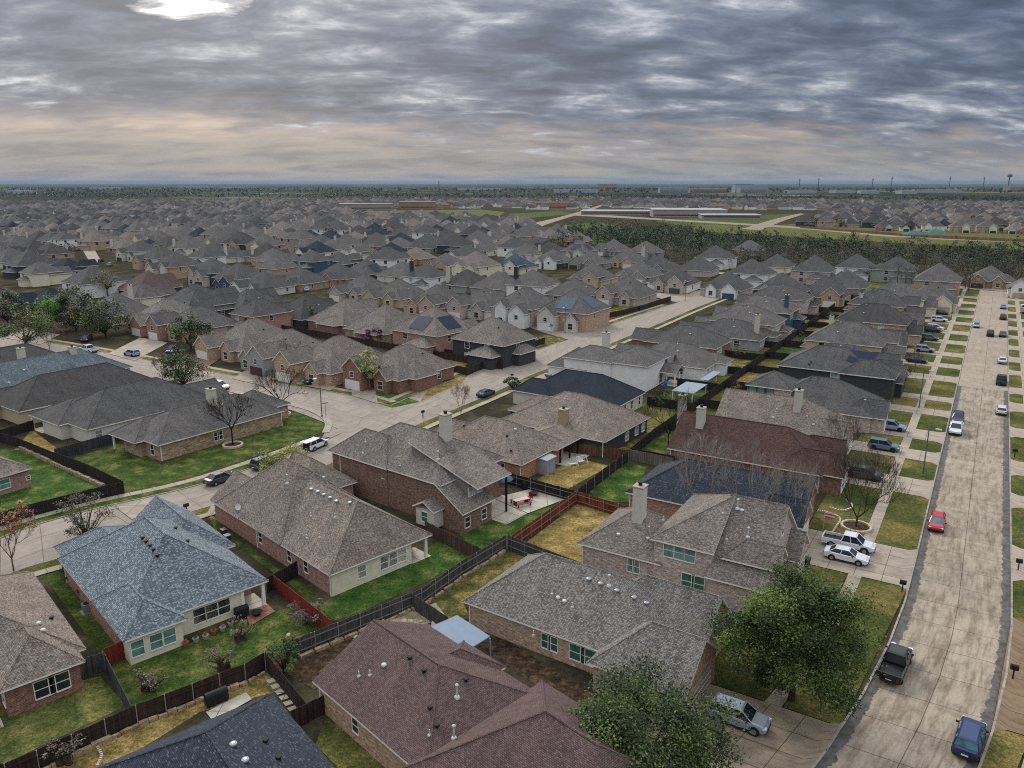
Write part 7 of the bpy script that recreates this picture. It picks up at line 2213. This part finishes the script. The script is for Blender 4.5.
n2 = wnoise(mp.outputs[0], 1.5, 10, .62, .35)
mp2 = N.new('ShaderNodeMapping'); L.new(mp.outputs[0], mp2.inputs['Vector']); mp2.inputs['Scale'].default_value = (.8, 1.25, 1)
n3 = wnoise(mp2.outputs[0], 2.4, 9, .6, .5)
cl = wm('ADD', wm('MULTIPLY', n1, .34), wm('ADD', wm('MULTIPLY', n2, .38), wm('MULTIPLY', n3, .28)))
cloud = wramp(cl, [(.40, srgb(60, 73, 95)), (.465, srgb(80, 94, 118)), (.51, srgb(102, 115, 137)), (.545, srgb(128, 137, 153)), (.572, srgb(160, 167, 180)), (.615, srgb(206, 209, 216))])
# thin pale band low down, under the cloud deck: grey at the horizon, warm above
low = wramp(wm('DIVIDE', zc, .2), [(0, srgb(186, 190, 190)), (.03, srgb(158, 159, 158)), (.14, srgb(152, 151, 151)), (.22, srgb(156, 154, 153)), (.31, srgb(192, 177, 170)), (.46, srgb(150, 150, 155)), (1, srgb(112, 121, 136))])
strk = wnoise(mp2.outputs[0], 1.1, 8, .62, .4)
low = wmix(1.0, low, wramp(strk, [(.38, (.72, .76, .83)), (.5, (1, 1, 1)), (.62, (1.2, 1.13, 1.05))]), 'MULTIPLY')
edge = wm('ADD', zc, wm('ADD', wm('MULTIPLY', wm('SUBTRACT', n1, .5), .1), wm('MULTIPLY', wm('SUBTRACT', n3, .5), .07)))
edge = wm('ADD', edge, wm('MULTIPLY', X, .03))
mask = wramp(edge, [(.036, (0, 0, 0)), (.075, (1, 1, 1))])
col = wmix(mask, low, cloud)
# thin place in the deck where the sun's brightness comes through
yy = wm('MAXIMUM', Y, .05)
hx = wm('DIVIDE', wm('SUBTRACT', wm('DIVIDE', X, yy), -.373), .036); hz = wm('DIVIDE', wm('SUBTRACT', wm('DIVIDE', Z, yy), .212), .0145)
hd = wm('ADD', wm('ADD', wm('MULTIPLY', hx, hx), wm('MULTIPLY', hz, hz)), wm('MULTIPLY', wm('ADD', wm('SUBTRACT', n2, .5), wm('MULTIPLY', wm('SUBTRACT', n3, .5), 1.6)), 9.0))
front = wm('GREATER_THAN', Y, .1)
glow = wramp(wm('DIVIDE', hd, 30.0), [(0, (1.22, 1.2, 1.16)), (1, (1, 1, 1))])
col = wmix(front, col, wmix(1.0, col, glow, 'MULTIPLY'))
hole = wm('MULTIPLY', front, wramp(wm('DIVIDE', hd, 3.4), [(.0, (1, 1, 1)), (.25, (.8, .8, .8)), (.5, (.35, .35, .35)), (1.0, (0, 0, 0))]))
col = wmix(hole, col, (1.45, 1.42, 1.38))
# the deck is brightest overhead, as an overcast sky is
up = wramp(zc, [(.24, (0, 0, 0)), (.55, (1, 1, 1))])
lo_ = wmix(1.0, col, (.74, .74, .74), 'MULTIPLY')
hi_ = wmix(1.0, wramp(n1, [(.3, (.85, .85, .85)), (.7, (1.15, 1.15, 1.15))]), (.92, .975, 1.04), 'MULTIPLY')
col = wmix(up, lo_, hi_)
nis = N.new('ShaderNodeVectorMath'); nis.operation = 'SCALE'; L.new(sky.outputs['Color'], nis.inputs[0]); nis.inputs['Scale'].default_value = .1
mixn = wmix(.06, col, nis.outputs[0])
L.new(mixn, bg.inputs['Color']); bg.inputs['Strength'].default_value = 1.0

sun = bpy.data.lights.new('sun', 'SUN'); sun.energy = 1.5; sun.angle = R(14); sun.color = (1, .95, .88)
so = bpy.data.objects.new('sun', sun); COL.objects.link(so)
sdv = Vector((math.sin(SUN_AZ) * math.cos(SUN_EL), math.cos(SUN_AZ) * math.cos(SUN_EL), math.sin(SUN_EL)))
so.rotation_euler = (-sdv).to_track_quat('-Z', 'Y').to_euler(); so.location = (0, 0, 200)

SC.view_settings.view_transform = 'Standard'; SC.view_settings.look = 'None'
SC.view_settings.exposure = 0.5; SC.view_settings.gamma = 1.0; SC.view_settings.use_curve_mapping = False
SC.cycles.max_bounces = 5; SC.cycles.diffuse_bounces = 3; SC.cycles.glossy_bounces = 2
SC.cycles.use_denoising = False; SC.cycles.filter_width = 1.05

# ------------------------------------------------------------------ air: one even box of haze round the whole scene, under the clouds
m = bpy.data.materials.new('haze_air'); m.use_nodes = True; t_ = m.node_tree
for n in list(t_.nodes): t_.nodes.remove(n)
out = t_.nodes.new('ShaderNodeOutputMaterial'); pv = t_.nodes.new('ShaderNodeVolumePrincipled')
pv.inputs['Color'].default_value = (.27, .37, .51, 1); pv.inputs['Density'].default_value = 4e-5; pv.inputs['Anisotropy'].default_value = .2
t_.links.new(pv.outputs[0], out.inputs['Volume'])
bm = bmesh.new(); box(bm, -61000, 61000, -61000, 61000, -1.2, 130)
hz_ = obj('haze', bm, m, None, uv=False); hz_['kind'] = 'stuff'; hz_['label'] = 'thin bluish air over the distant town'
SC.cycles.volume_bounces = 0
